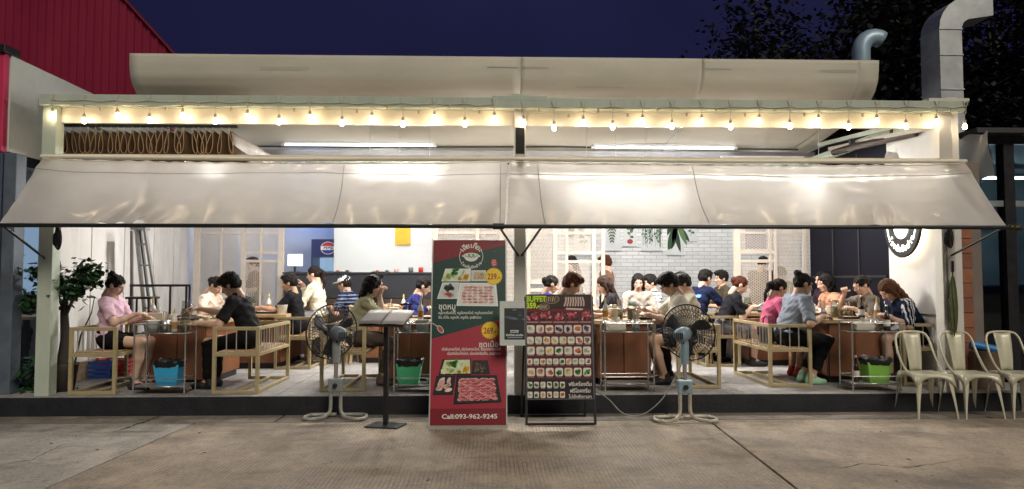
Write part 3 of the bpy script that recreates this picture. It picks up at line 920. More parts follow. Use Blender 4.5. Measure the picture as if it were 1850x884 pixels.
def person(label, x, y, heading, lean=12, hp=18, hyaw=0, hipz=0.56, scale=1.0, L=(0.36, 0.16, 0.82), Rr=(0.36, -0.16, 0.82), curl=(0.9, 0.9),
           top='222222', sleeve=0.5, bottom='1a1a1c', leg=1.0, shoe='2a2a2c', hair='short', hairc='0d0a09', skin='mid', stand=False, h=0.0145,
           knee=0.44, foot=0.40, spread=0.11, legs=True, broad=1.0, side=0.0, collar=False, fz=None, group=None, hands=True, stripe=None):
    """seated or standing figure; local frame: +X where it faces, +Y its left, Z from the floor"""
    s = scale
    lr = R(lean)
    d = V3(math.sin(lr), math.sin(R(side)), math.cos(lr)); d = nrm(d)
    d2 = nrm(V3(math.sin(lr*1.35), math.sin(R(side)), math.cos(lr*1.35)))
    fwd = nrm(np.cross(V3(0, 1, 0), d2))      # chest normal
    if stand: hipz = 0.90
    P = V3(0, 0, hipz/s)
    mid = P + d*0.24
    N = mid + d2*0.255
    Mt = np.stack([np.cross(V3(0, 1, 0), d), V3(0, 1, 0), d], 1)
    Mt2 = np.stack([fwd, V3(0, 1, 0), d2], 1)
    sw = 0.168*broad
    Sh = {1: mid+d2*0.195+V3(0, sw, 0), -1: mid+d2*0.195+V3(0, -sw, 0)}
    hd = nrm(V3(math.sin(lr*0.9+R(hp)*0.35), math.sin(R(side)), math.cos(lr*0.9+R(hp)*0.35)))
    Hc = N + hd*0.142 + V3(0.012, 0, 0)
    Mh = rot_z(R(hyaw)) @ rot_y(R(hp)+lr*0.35)
    tors = [ell(P+d*0.03, (0.115, 0.158*broad, 0.11), Mt), ell(P+d*0.16, (0.098*broad, 0.135*broad, 0.15), Mt), ell(mid+d2*0.08, (0.105, 0.15*broad, 0.155), Mt2),
            cone(Sh[1]*0.86+Sh[-1]*0.14, Sh[-1]*0.86+Sh[1]*0.14, 0.062, 0.062), cone(N-d2*0.05, N+d2*0.005, 0.085, 0.058)]
    skinp = [cone(N-d2*0.04, Hc+hd*-0.06, 0.053, 0.047)] + [ell(p[1], p[2]*0.93, p[3]) if p[0] == 'e' else cone(p[1], p[2], p[3]*0.93, p[4]*0.93) for p in tors]
    shirt = [ell(p[1], p[2]+0.017, p[3]) if p[0] == 'e' else cone(p[1], p[2], p[3]+0.014, p[4]+0.010) for p in tors[:4]]
    shirt += [cone(N-d2*0.07, N+d2*0.005, 0.095, 0.066)]
    pants, shoes = [ell(P+d*0.02, (0.135, 0.172*broad, 0.115), Mt), ell(P+d*0.09, (0.118, 0.155*broad, 0.10), Mt)], []
    handsd = []
    for sd, T in ((1, L), (-1, Rr)):
        T = np.array(T, float)/np.array([1, 1, s])
        if stand and T[2] < 0: T = V3(0.05, sd*0.24, 0.82)
        S = Sh[sd]
        E, W = ik(S, T, 0.275, 0.245, V3(-0.45, sd*0.55, -0.9))
        skinp += [cone(S, E, 0.047*broad, 0.039), cone(E, E*0.6+W*0.4, 0.040, 0.037), cone(E*0.6+W*0.4, W, 0.037, 0.026)]
        if sleeve > 0:
            full = 0.55
            if sleeve <= full:
                q = S+(E-S)*min(1.0, sleeve/full); n = nrm(E-S)
                shirt.append(cone(S, E, 0.066*broad, 0.064, (q, n)))
            else:
                t = (sleeve-full)/(1-full); q = E+(W-E)*t; n = nrm(W-E)
                shirt += [cone(S, E, 0.064*broad, 0.054), cone(E, W, 0.054, 0.040, (q, n))]
        handsd.append((sd, E, W))
    for sd in (1, -1):
        hip = P+V3(0.02, sd*0.088, -0.015)
        if stand:
            K = hip+V3(0.03, sd*0.01, -0.42); A = V3(-0.01, sd*0.11, 0.075/s)
        else:
            K = V3(knee, sd*spread, hipz/s-0.035); A = V3(foot, sd*(spread*0.9), 0.085/s)
            n = K-hip; K = hip+nrm(n)*min(np.linalg.norm(n), 0.46)
        skinp += [cone(hip, K, 0.082*broad, 0.056), cone(K, K*0.6+A*0.4, 0.054, 0.054), cone(K*0.6+A*0.4, A, 0.054, 0.036), cone(A, A+V3(0.12, 0, -0.045), 0.034, 0.026)]
        if leg <= 0.5:
            q = hip+(K-hip)*min(1, leg/0.5); n = nrm(K-hip)
            pants.append(cone(hip, K, 0.100*broad, 0.082, (q, n)))
        else:
            q = K+(A-K)*((leg-0.5)/0.5)+nrm(A-K)*0.0; n = nrm(A-K)
            pants += [cone(hip, K, 0.098*broad, 0.070), cone(K, A, 0.070, 0.056, (q, n))]
        zz = 0.04/s
        shoes.append([cone(A+V3(-0.035, 0, 0)*1.0 + V3(0, 0, zz-A[2]), A+V3(0.06, 0, zz-A[2]), 0.042, 0.046), cone(A+V3(0.06, 0, zz-A[2]-0.004), A+V3(0.15, 0, zz-A[2]-0.010), 0.046, 0.034), cone(A+V3(-0.02, 0, zz-A[2]+0.01), A+V3(-0.005, 0, 0.02), 0.044, 0.046)])
    bp, bf = field(skinp, h, 0.028)
    PP, FF, MI = [bp], [bf], [np.zeros(len(bf), int)]
    off = len(bp)
    hw = (_hp @ Mh.T) + Hc
    PP.append(hw); FF.append(_hf+off); MI.append(_hmi); off += len(hw)
    if hands:
        for (sd, E, W), cu in zip(handsd, curl):
            xp, xf = HANDS[cu]
            a = nrm(nrm(W-E)*0.7+V3(0.3, 0, -0.15)); b = nrm(np.cross(V3(0, 0, 1), a)*1.0+V3(0, 0, -0.3*sd)); b = nrm(b-a*(a@b)); c = np.cross(a, b)
            q = xp.copy()
            if sd < 0:
                f = xf
            else:
                q = q*np.array([1, -1, 1]); f = xf[:, ::-1]
            PP.append(q @ np.stack([a, b, c], 1).T + W); FF.append(f+off); MI.append(np.zeros(len(f), int)); off += len(q)
    z0 = FZ if fz is None else fz
    Pall = np.concatenate(PP)*s
    me = np_mesh('person', Pall, np.concatenate(FF), [skin_mat(skin), mat('lips', (0.36, 0.12, 0.10), 0.45), mat('brow', (0.06, 0.038, 0.03), 0.6)], np.concatenate(MI))
    o = link('person', me)
    o.location = (x, y, z0); o.rotation_euler = (0, 0, R(heading))
    tag(o, label, 'person', group)
    ph = random.random()*9
    def wr(X, Y, Z): return 0.0062*np.sin(Z*52+X*30+ph+2*np.sin(Y*22+ph))+0.005*np.sin(Y*47-Z*31+ph*2)*np.sin(X*33+ph)+0.003*np.sin(Z*95+Y*70+3*np.sin(X*30+ph))
    hem = P+d*(0.0 if not stand else -0.03)
    sp, sf = field(shirt, h, 0.03, subs=[cone(N+d2*0.022+fwd*0.018, N+d2*0.10+fwd*0.03, 0.06, 0.075)], clips=[(hem, -d)], warp=wr)
    mats = [cloth(top)]
    mi = None
    if stripe:
        c = sp[sf].mean(1); mi = np.zeros(len(sf), int); mats.append(cloth(stripe[1]))
        if stripe[0] == 'bands': mi[((c[:, 2] % 0.055) < 0.016)] = 1
        if stripe[0] == 'shoulder':
            mi[(c[:, 2] > Sh[1][2]+0.03) & (np.abs(c[:, 1]) > 0.10) & (np.abs((c[:, 0]-Sh[1][0]) % 0.034) < 0.013)] = 1
            mi[(np.abs(c[:, 1]) > sw) & (np.abs((c[:, 0]-Sh[1][0]) % 0.034) < 0.013)] = 1
        if stripe[0] == 'back': mi[(c[:, 0] < mid[0]-0.02) & (np.abs((c[:, 2]-mid[2])-0.12) < 0.022) & (np.abs(c[:, 1]) < 0.10)] = 1
    so = link('shirt', np_mesh('shirt', sp*s, sf, mats, mi), o)
    if legs or True:
        wst = P+d*0.13
        qp, qf = field(pants, h, 0.03, clips=[(wst, d)], warp=lambda X, Y, Z: 0.6*wr(X, Y, Z))
        link('trousers' if leg > 0.5 else 'shorts', np_mesh('trousers', qp*s, qf, [cloth(bottom)]), o)
        if legs:
            for sh in shoes:
                tp, tf = field(sh, 0.011, 0.02, clips=[(V3(0, 0, 0.002), V3(0, 0, -1))])
                link('shoe', np_mesh('shoe', tp*s, tf, [mat('shoe_'+shoe, shoe, 0.6, 0, 0.15, 20)]), o)
    ho = link('hair', hair_mesh(hair, hairc), o)
    Mm = Matrix([list(Mh[0]*s)+[Hc[0]*s], list(Mh[1]*s)+[Hc[1]*s], list(Mh[2]*s)+[Hc[2]*s], [0, 0, 0, 1]])
    ho.matrix_local = Mm
    W = {sd: Vector(Wp*s) for sd, E, Wp in handsd}
    return o, Mm, W
def glasses(o, Mm):
    mb = MB()
    for sd in (-1, 1):
        pts = [(0.103, sd*0.034+0.022*math.cos(a), 0.004+0.017*math.sin(a)) for a in [2*math.pi*k/10 for k in range(10)]]
        mb.tube(pts, 0.0022, 5, closed=True)
        mb.tube([(0.101, sd*0.056, 0.008), (0.05, sd*0.078, 0.01), (-0.005, sd*0.088, 0.008)], 0.0022, 5)
    mb.tube([(0.105, -0.012, 0.006), (0.109, 0, 0.009), (0.105, 0.012, 0.006)], 0.0022, 5)
    g = mb.build('glasses', mat('black_plastic', (0.01, 0.01, 0.011), 0.35), o); g.matrix_local = Mm
def cap(o, Mm, colr):
    P, F = field([ell((-0.01, 0, 0.05), (0.112, 0.093, 0.09)), ell((0.12, 0, 0.045), (0.075, 0.07, 0.012))], 0.009, 0.012, clips=[(V3(0, 0, 0.03), V3(0.0, 0, -1))])
    g = link('cap', np_mesh('cap', P, F, [cloth(colr)]), o); g.matrix_local = Mm
# ================================================================== AWNINGS
def awning_mat():
    m = bpy.data.materials.new('clear_pvc'); m.use_nodes = True
    nt = m.node_tree; L = nt.links.new
    for n in list(nt.nodes): nt.nodes.remove(n)
    o = nt.nodes.new('ShaderNodeOutputMaterial')
    tc = nt.nodes.new('ShaderNodeTexCoord')
    nz = nt.nodes.new('ShaderNodeTexNoise'); nz.inputs['Scale'].default_value = 2.6; nz.inputs['Detail'].default_value = 7
    L(tc.outputs['Object'], nz.inputs['Vector'])
    rp = nt.nodes.new('ShaderNodeValToRGB')
    rp.color_ramp.elements[0].color = (0.58, 0.555, 0.52, 1); rp.color_ramp.elements[1].color = (0.84, 0.82, 0.79, 1)
    L(nz.outputs[0], rp.inputs[0])
    # fine weave of the scrim
    wv = nt.nodes.new('ShaderNodeTexNoise'); wv.inputs['Scale'].default_value = 5
    mp = nt.nodes.new('ShaderNodeMapping'); mp.inputs['Scale'].default_value = (1.2, 14, 14)
    L(tc.outputs['Object'], mp.inputs[0]); L(mp.outputs[0], wv.inputs['Vector'])
    bp = nt.nodes.new('ShaderNodeBump'); bp.inputs['Strength'].default_value = 0.16; bp.inputs['Distance'].default_value = 0.012
    L(wv.outputs[0], bp.inputs['Height'])
    df = nt.nodes.new('ShaderNodeBsdfDiffuse'); L(rp.outputs[0], df.inputs[0])
    tl = nt.nodes.new('ShaderNodeBsdfTranslucent'); L(rp.outputs[0], tl.inputs[0])
    rf = nt.nodes.new('ShaderNodeBsdfRefraction'); rf.inputs['Roughness'].default_value = 0.75; rf.inputs['IOR'].default_value = 1.16
    rf.inputs[0].default_value = (0.85, 0.85, 0.83, 1)
    gl = nt.nodes.new('ShaderNodeBsdfGlossy'); gl.inputs['Roughness'].default_value = 0.20
    L(bp.outputs[0], gl.inputs['Normal'])
    lw = nt.nodes.new('ShaderNodeLayerWeight'); L(bp.outputs[0], lw.inputs['Normal'])
    pw = nt.nodes.new('ShaderNodeMath'); pw.operation = 'POWER'; pw.inputs[1].default_value = 4.0; L(lw.outputs['Facing'], pw.inputs[0])
    fr = nt.nodes.new('ShaderNodeMath'); fr.operation = 'MULTIPLY_ADD'; fr.inputs[1].default_value = 0.5; fr.inputs[2].default_value = 0.11; L(pw.outputs[0], fr.inputs[0])
    m1 = nt.nodes.new('ShaderNodeMixShader'); m1.inputs[0].default_value = 0.62; L(df.outputs[0], m1.inputs[1]); L(tl.outputs[0], m1.inputs[2])
    m2 = nt.nodes.new('ShaderNodeMixShader'); m2.inputs[0].default_value = 0.028; L(m1.outputs[0], m2.inputs[1]); L(rf.outputs[0], m2.inputs[2])
    m3 = nt.nodes.new('ShaderNodeMixShader'); L(fr.outputs[0], m3.inputs[0]); L(m2.outputs[0], m3.inputs[1]); L(gl.outputs[0], m3.inputs[2])
    L(m3.outputs[0], o.inputs[0])
    MATS['clear_pvc'] = m
    return m
pvc = awning_mat()
YT, YBAR = 7.98, 7.40
ZT, ZBAR = ZP(288, YT), ZP(406, YBAR)
seam_m = mat('seam', (0.36, 0.35, 0.34), 0.5, 0, 0.1, 20)
bar_m = mat('awning_bar', (0.025, 0.03, 0.03), 0.35, 0.4, 0.3, 9)
def awning(x0t, x1t, x0b, x1b, label, wr, seams, pull):
    a = thing('awning', label, 'awning', ((x0t+x1t)/2, YT, ZT))
    OO = a.location.copy()
    ed = (lambda u: u) if x0t < -1 else (lambda u: 1-u)
    def fn(u, v):
        # v 0 at the roller, 1 at the bar; a short valance fold near the top
        xt = x0t+(x1t-x0t)*u; xb = x0b+(x1b-x0b)*u
        w = v
        X = xt+(xb-xt)*w; Y = YT+(YBAR-YT)*w; Z = ZT+(ZBAR-ZT)*w
        sag = math.sin(math.pi*v)*(0.088+0.012*math.sin(u*9+wr))*(1-0.8*math.exp(-(ed(u)/0.05)**2))
        n = 0.010*math.sin(u*13+wr)*math.sin(v*3.2)+0.003*math.sin(u*41+v*5+wr*2)*(0.3+v)
        n += 0.0012*math.sin(u*118+5*math.sin(v*3+u*11+wr))*math.exp(-((v-0.97)/0.22)**2)
        n += 0.0018*math.sin(v*34+4*math.sin(u*17+wr)+u*9)*math.exp(-((u*7+wr) % 1.0-0.4)**2/0.03)
        n += 0.004*math.sin(u*160+3*math.sin(u*23))*math.exp(-v/0.10)
        fold = 0.022*math.exp(-((v-0.16)/0.05)**2)
        for (uu, amp) in pull:
            e = math.exp(-((u-uu-0.05*(v-0.5))/0.012)**2); n += amp*e*(0.2+v*v)
            n += amp*0.8*math.exp(-(math.hypot((u-uu)/0.05, (v-0.9)/0.2))**2)*math.sin((u-uu)*160+v*9)
        tug = 0.05*math.exp(-v/0.12)*(abs(math.sin(u*math.pi*1.0))**0.4)
        return (X, Y-n-fold*0.6+sag*0.79, Z-sag*0.61+n-tug)
    mb = MB().grid(fn, 300, 40)
    mb.build('sheet', pvc, a, off=OO)
    MB().tube([(x0t-0.03, YT+0.01, ZT+0.005), ((x0t+x1t)/2, YT+0.01, ZT-0.012), (x1t+0.03, YT+0.01, ZT+0.005)], 0.022, 10).build('roller', cream, a, off=OO)
    MB().tube([(x0b-0.02, YBAR, ZBAR-0.018), (x1b+0.02, YBAR, ZBAR-0.018)], 0.021, 10).build('front_bar', bar_m, a, off=OO)
    for (ut, ub) in seams:
        pts = []
        for k in range(14):
            v = 0.05+0.93*k/13
            p = Vector(fn(ut+(ub-ut)*v, v)); pts.append(p+Vector((0, -0.006, 0.004)))
        MB().tube(pts, 0.0045, 5).build('seam', seam_m, a, off=OO)
    pts = [Vector(fn(k/60, 0.19))+Vector((0, -0.006, 0.004)) for k in range(61)]
    MB().tube(pts, 0.0035, 5).build('seam', seam_m, a, off=OO)
    pts = [Vector(fn(k/60, 0.02))+Vector((0, -0.004, 0.002)) for k in range(61)]
    MB().tube(pts, 0.006, 5).build('hem', cream, a, off=OO)
    return a, OO
xtl, xtm, xtr = XP(78, YT, 288), XP(917, YT, 288), XP(1742, YT, 288)
xbl, xbm, xbr = XP(-2, YBAR, 405), XP(914, YBAR, 405), XP(1818, YBAR, 410)
aw1, O1 = awning(xtl, xtm, xbl, xbm-0.01, 'left translucent plastic awning sloping over the pink shirted diner', 0.4, [(0.645, 0.655), (0.985, 0.99)], [(0.245, 0.028), (0.62, 0.006)])
aw2, O2 = awning(xtm+0.02, xtr, xbm+0.012, xbr, 'right translucent plastic awning above the three metal chairs', 2.2, [(0.06, 0.075), (0.395, 0.4)], [(0.4, 0.008), (0.78, 0.005)])
def arm(aw, Oo, p, q):
    MB().tube([p, q], 0.013, 8).build('support_arm', bar_m, aw, off=Oo)
arm(aw1, O1, (pl-0.0, YPO-0.075, ZP(467, YPO, 85)), (xbl+0.05, YBAR, ZBAR-0.03))
arm(aw1, O1, (pc-0.02, YPO-0.075, ZP(462, YPO)), (XP(903, YBAR), YBAR, ZBAR-0.03))
arm(aw2, O2, (pc+0.02, YPO-0.075, ZP(462, YPO)), (XP(978, YBAR), YBAR, ZBAR-0.03))
arm(aw2, O2, (pr+0.02, YPO-0.075, ZP(462, YPO, 1715)), (xbr-0.05, YBAR, ZBAR-0.03))
MB().tube([(xbm-0.13, YBAR, ZBAR-0.018), (xbm-0.02, YBAR, ZBAR-0.018)], 0.032, 10).build('crank_box', black_m, aw1, off=O1)
MB().lathe([(0.02, 0), (0.035, 0.01), (0.03, 0.06), (0.02, 0.07), (0.032, 0.08), (0.03, 0.13), (0.01, 0.14)], 12, (xbr+0.02, YBAR, ZBAR-0.018), M=Matrix.Rotation(R(90), 3, 'Y')).build('end_knob', mat('brass_black', (0.05, 0.045, 0.02), 0.4, 0.4), aw2, off=O2)
# ------------------------------------------------------------------ strings of bulbs
bulb_on = lamp_mat('bulb_glow', (1.0, 0.76, 0.48), 33.0)
cordm = mat('white_cord', (0.55, 0.53, 0.45), 0.5)
sockm = mat('socket_cream', (0.45, 0.40, 0.30), 0.5)
_b = MB().lathe([(0.001, -0.052), (0.013, -0.049), (0.0215, -0.038), (0.0245, -0.024), (0.0215, -0.009), (0.014, 0.007), (0.012, 0.016)], 14).mesh('bulb', bulb_on)
_s = MB().lathe([(0.013, 0.012), (0.0165, 0.016), (0.0165, 0.05), (0.008, 0.056), (0.006, 0.062)], 10).mesh('bulb_socket', sockm)
_e = MB().lathe([(0.012, -0.01), (0.014, -0.008), (0.014, 0.022), (0.006, 0.03)], 8).mesh('empty_socket', sockm)
def light_string(pxs, y0, y1, label):
    p0, p1 = at(pxs[0], y0, 7.965), at(pxs[-1], y1, 7.965)
    st = thing('light_string', label, 'string lights', ((p0.x+p1.x)/2, 7.965, zb))
    loc = st.location
    cord = []
    for i, px in enumerate(pxs):
        py = y0+(y1-y0)*(px-pxs[0])/(pxs[-1]-pxs[0]) + (9 if i % 2 else 0) + random.uniform(-1.5, 1.5)
        p = at(px, py, 7.965)
        b = link('bulb', _b, st); b.location = p-loc
        s_ = link('bulb_socket', _s, b)
        zc = at(px, y0-24+(y1-y0)*(px-pxs[0])/(pxs[-1]-pxs[0]), 7.965).z
        MB().tube([p+Vector((0, 0, 0.06)), p+Vector((random.uniform(-.006, .006), 0, 0.1)), Vector((p.x, 7.938, zb-0.004)), Vector((p.x, 7.935, zc))], 0.004, 5).build('drop_wire', cordm, st, off=loc)
        MB().tube([Vector((p.x-0.03, 7.9375, zc+0.06)), Vector((p.x-0.01, 7.935, zc+0.005)), Vector((p.x, 7.935, zc)), Vector((p.x+0.01, 7.935, zc+0.005)), Vector((p.x+0.03, 7.937, zc+0.06))], 0.004, 5).build('clip', cordm, st, off=loc)
        cord.append(Vector((p.x, 7.935, zc)))
        if i < len(pxs)-1:
            q = at((px+pxs[i+1])/2, py-17, 7.95)
            e = link('empty_socket', _e, st); e.location = q-loc
    pts = []
    for a, c in zip(cord[:-1], cord[1:]):
        for k in range(6):
            t = k/6; w = a.lerp(c, t); w.z -= 0.014*math.sin(math.pi*t)*random.uniform(0.5, 1.3); pts.append(w)
    pts.append(cord[-1])
    MB().tube(pts, 0.005, 5).build('cord', cordm, st, off=loc)
    pts2 = [p+Vector((0, 0.03, -0.055+0.006*math.sin(i*1.7))) for i, p in enumerate(pts)]
    MB().tube(pts2, 0.004, 5).build('cord', cordm, st, off=loc)
light_string([95, 152, 212, 270, 330, 389, 447, 504, 560, 618, 672, 728, 785, 840, 893], 205, 213, 'string of warm bulbs along the beam left of the centre post')
light_string([946, 1001, 1054, 1107, 1161, 1214, 1268, 1320, 1372, 1427, 1479, 1533, 1584, 1637, 1692, 1743], 218, 217, 'string of warm bulbs along the beam right of the centre post')

# ------------------------------------------------------------------ lamps inside
tube_on = lamp_mat('tube_glow', (0.90, 0.95, 1.0), 3.5)
housing = mat('lamp_housing', (0.7, 0.71, 0.72), 0.4)
def tube_light(x0, x1, y, z, label):
    t = thing('tube_light', label, 'lamp', ((x0+x1)/2, y, z), 0, None)
    L2 = (x1-x0)/2
    MB().box(-L2, L2, -0.035, 0.035, 0.012, 0.05).build('housing', housing, t, bevel=0.004)
    MB().tube([(-L2+0.03, 0, -0.008), (L2-0.03, 0, -0.008)], 0.016, 10).build('tube', tube_on, t)
    for s_ in (-1, 1): MB().box(s_*L2-0.03, s_*L2+0.03, -0.025, 0.025, -0.03, 0.011).build('end_cap', housing, t)
tube_light(XP(512, 11.42, 262), XP(785, 11.42, 262), 11.42, ZP(263, 11.42), 'long tube light under the roof left of the centre post')
tube_light(XP(1072, 11.42, 262), XP(1328, 11.42, 262), 11.42, ZP(265, 11.42), 'long tube light under the roof right of the centre post')
tube_light(-4.6, -3.1, 11.42, 3.3, 'added unseen short tube light near the stained wall')  # this and the next tube are added out of view for more light
tube_light(3.6, 4.9, 11.3, 3.3, 'added unseen short tube light near the dark panel')
spot_on = lamp_mat('spot_glow', (1.0, 0.955, 0.89), 300.0)
spot_back_added = lamp_mat('added_back_spot_glow', (1.0, 0.97, 0.93), 130.0)
def spot(px, py, Y, label):
    p = at(px, py, Y)
    t = thing('ceiling_spot', label, 'lamp', p, 0, 'ceiling spots at the back')
    MB().lathe([(0.04, 0.0), (0.105, 0.02), (0.115, 0.09), (0.06, 0.13)], 16).build('shade', black_m, t)
    MB().lathe([(0.001, -0.06), (0.05, -0.048), (0.088, -0.008), (0.094, 0.018)], 16).build('bulb', spot_on if Y < 12 else spot_back_added, t)
    MB().tube([(0, 0, 0.12), (0, 0, roof_z(Y)-p.z)], 0.004, 6).build('stem', housing, t)
def roof_z(Y):
    for (y0_, z0_), (y1_, z1_) in zip(sec[:-1], sec[1:]):
        if y0_ <= Y <= y1_: return z0_+(z1_-z0_)*(Y-y0_)/(y1_-y0_)
    return 3.5
for i, (px, py) in enumerate(((668, 318), (722, 320), (776, 322))):
    spot(px, py, 10.3, 'bright hanging lamp glowing through the left awning, %s of three' % ('leftmost', 'middle', 'rightmost')[i])
for i, (px, py) in enumerate(((1060, 328), (1113, 330), (1168, 332), (1222, 330))):
    spot(px, py, 10.3, 'bright hanging lamp glowing through the right awning, %s of four' % ('first', 'second', 'third', 'fourth')[i])
spot(400, 316, 10.0, 'added hanging lamp to light the left tables, behind the left awning')  # this and the next lamp are added to light the side tables
spot(1480, 324, 10.0, 'added hanging lamp to light the right tables, behind the right awning')
spot(430, 330, 13.9, 'added unseen ceiling spot behind the left mesh screen')  # from here on, spots added out of view to light the back room
spot(690, 330, 12.8, 'added unseen ceiling spot above the granite counter')
spot(1390, 330, 13.5, 'added unseen ceiling spot behind the right mesh screen')
spot(1010, 330, 13.6, 'added unseen ceiling spot behind the middle mesh screen')
spot(1200, 345, 13.7, 'added unseen ceiling spot before the brick wall')

# ------------------------------------------------------------------ folded fabric awnings on hooks, upper left
rimm = mat('fabric_edge_lit', (0.55, 0.40, 0.24), 0.6, 0, 0.2, 9)  # cream for the light caught along the front edges of the folds
foldm = mat('brown_fabric_shaded', (0.13, 0.075, 0.04), 0.55, 0, 0.25, 4, dirt=0.4, dirtcol=(0.12, 0.07, 0.04))  # colour darkened for the shade inside the folds
foldm2 = mat('tan_fabric', (0.30, 0.19, 0.10), 0.55, 0, 0.25, 4, dirt=0.35, dirtcol=(0.16, 0.09, 0.05))
YFO = 8.5
f0, f1 = at(118, 238, YFO), at(412, 236, YFO)
fo = thing('folded_sunshade', 'brown fabric sunshade gathered in hanging folds on hooks, upper left', 'sunshade', ((f0.x+f1.x)/2, YFO, f0.z))
OF = fo.location.copy()
zlow = ZP(279, YFO, 260)
N = 23
for i in range(N):
    x = f0.x+(f1.x-f0.x)*i/(N-1) + random.uniform(-.015, .015)
    ztop_ = f0.z+(f1.z-f0.z)*i/(N-1)+random.uniform(-.008, .008)
    w = random.uniform(0.024, 0.045); sk = random.uniform(-0.05, 0.05)
    sec2 = []
    for k in range(15):
        a = k/14*2*math.pi
        # teardrop
        t = (1-math.cos(a))/2
        sec2.append((x + w*math.sin(a)*(t**0.8)*1.3 + sk*t, ztop_+(zlow-ztop_)*t + 0.01))
    mb = MB()
    vs = []
    ys = [YFO, YFO+0.8, YFO+1.6, YFO+2.4]
    for j_, y in enumerate(ys):
        for (xx, zz) in sec2: vs.append((xx+0.02*j_*math.sin(i*2.1), y, zz-0.03*j_))
    m_ = len(sec2)
    mb.add(vs, [(j_*m_+k, j_*m_+k+1, (j_+1)*m_+k+1, (j_+1)*m_+k) for j_ in range(3) for k in range(m_-1)], smooth=True)
    fo_ = mb.build('fold', [foldm, rimm], fo, off=OF, solid=0.009); fo_.modifiers[0].material_offset_rim = 1
    hk = [(x, YFO+0.005, ztop_+0.0), (x+0.014, YFO+0.005, ztop_+0.025), (x, YFO+0.005, ztop_+0.05), (x-0.010, YFO+0.005, ztop_+0.035)]
    MB().tube(hk, 0.004, 5).tube([(x, YFO+0.005, ztop_+0.05), (x, YFO+0.005, zf+0.06)], 0.0035, 5).build('hook', housing, fo, off=OF)
    MB().box(x-0.013, x+0.013, YFO-0.006, YFO+0.014, ztop_-0.022, ztop_+0.012).build('clip', sockm, fo, off=OF)
p1_, p2_ = at(418, 240, YFO), at(418, 278, YFO)
mb = MB()
mb.grid(lambda u, v: (p1_.x+0.02*math.sin(v*3)+0.02*math.sin(u*5), YFO+2.8*u, (p1_.z*(1-v)+p2_.z*v)+0.01*math.sin(u*7)), 20, 6)
mb.build('end_sheet', mat('silver_sheet', (0.5, 0.46, 0.42), 0.25, 0.3, 0.2, 3), fo, off=OF, solid=0.004)
MB().box(f0.x-0.1, f1.x+0.1, YFO, YFO+0.05, zf+0.05, zf+0.09).build('track', dark_m, fo, off=OF)
# the sunshade's rods and crumpled clear sheet, upper right
cs = thing('clear_side_curtain', 'crumpled clear plastic curtain hanging beside the right end post', 'curtain', (5.0, 8.4, 2.8))
clear = glass_mat('clear_sheet', (0.95, 0.96, 0.98), 0.72, 0.12, 0.95)
crm = awning_mat()
mb = MB()
ca, cb = at(1722, 235, 8.2), at(1762, 440, 8.2)
mb.grid(lambda u, v: (ca.x+(cb.x-ca.x)*u+0.05*u*v, 8.2+0.5*u+0.03*math.sin(v*5+u*13)+0.02*math.sin(u*31), (ca.z+0.12)*(1-v)+cb.z*v), 30, 20)
mb.build('sheet', clear, cs, off=(5.0, 8.4, 2.8))
mb = MB()
mb.grid(lambda u, v: (at(1600, 250, 9.3).x+u*0.75, 9.3-u*0.9+0.05*math.sin(u*26+v*4), 3.16-0.1*(1-u)-(0.25+0.3*u)*v+0.02*math.sin(u*40)), 50, 10)
mb.build('sheet', crm, cs, off=(5.0, 8.4, 2.8))
rod = thing('rolled_shade', 'dark rolled shade on rods under the roof, upper right', 'shade', (at(1560, 262, 9.2).x, 9.2, 2.9))
OQ = rod.location.copy()
ra, rb = at(1505, 276, 9.9), at(1655, 240, 8.7)
MB().tube([ra, ra.lerp(rb, .3)+Vector((0, 0, 0.01)), ra.lerp(rb, .6), rb], [0.04, 0.05, 0.045, 0.05], 10).build('roll', mat('dark_brown_roll', (0.06, 0.04, 0.035), 0.5, 0, 0.3, 12), rod, off=OQ)
for t in (0.25, 0.75):
    p = ra.lerp(rb, t); MB().box(p.x-0.03, p.x+0.03, p.y-0.03, p.y+0.03, p.z+0.03, p.z+0.14).build('bracket', dark_m, rod, off=OQ)
ra, rb = at(1480, 262, 10.4), at(1640, 222, 8.4)
MB().bar(ra, rb, 0.05, 0.05).build('rod', steelw, rod, off=OQ)
ra, rb = at(1500, 270, 10.1), at(1690, 228, 8.35)
MB().bar(ra, rb, 0.07, 0.05).build('rod', cream, rod, off=OQ)

# ------------------------------------------------------------------ roof ducts
galv = mat('galvanised', (0.50, 0.52, 0.53), 0.42, 0.45, 0.22, 3, dirt=0.3, dirtcol=(0.2, 0.2, 0.2))
YD = 9.9
d0 = at(1703, 190, YD)
duct = thing('exhaust_duct', 'large square galvanised exhaust duct rising at upper right', 'duct', (d0.x, YD, 3.4))
def duct_ring(cx, cz, w, dpt, ang):
    c, s_ = math.cos(ang), math.sin(ang)
    return [(cx+(-w/2)*c, -dpt/2, cz+(-w/2)*s_), (cx+(w/2)*c, -dpt/2, cz+(w/2)*s_), (cx+(w/2)*c, dpt/2, cz+(w/2)*s_), (cx+(-w/2)*c, dpt/2, cz+(-w/2)*s_)]
mb = MB()
zt2 = ZP(62, YD, 1690)-3.4
rings = [duct_ring(0, -0.05, 0.31, 0.44, 0), duct_ring(0, zt2, 0.31, 0.44, 0)]
for k in range(1, 7):
    a = R(15*k); rr = 0.30
    rings.append(duct_ring(rr-rr*math.cos(a), zt2+rr*math.sin(a), 0.31, 0.44, -a))
rings.append([(p[0]+0.30, p[1], p[2]+0.05) for p in rings[-1]])
vs = [p for r_ in rings for p in r_]
mb.add(vs, [(i*4+k, i*4+(k+1) % 4, (i+1)*4+(k+1) % 4, (i+1)*4+k) for i in range(len(rings)-1) for k in range(4)])
mb.add(rings[-1], [(0, 1, 2, 3)])
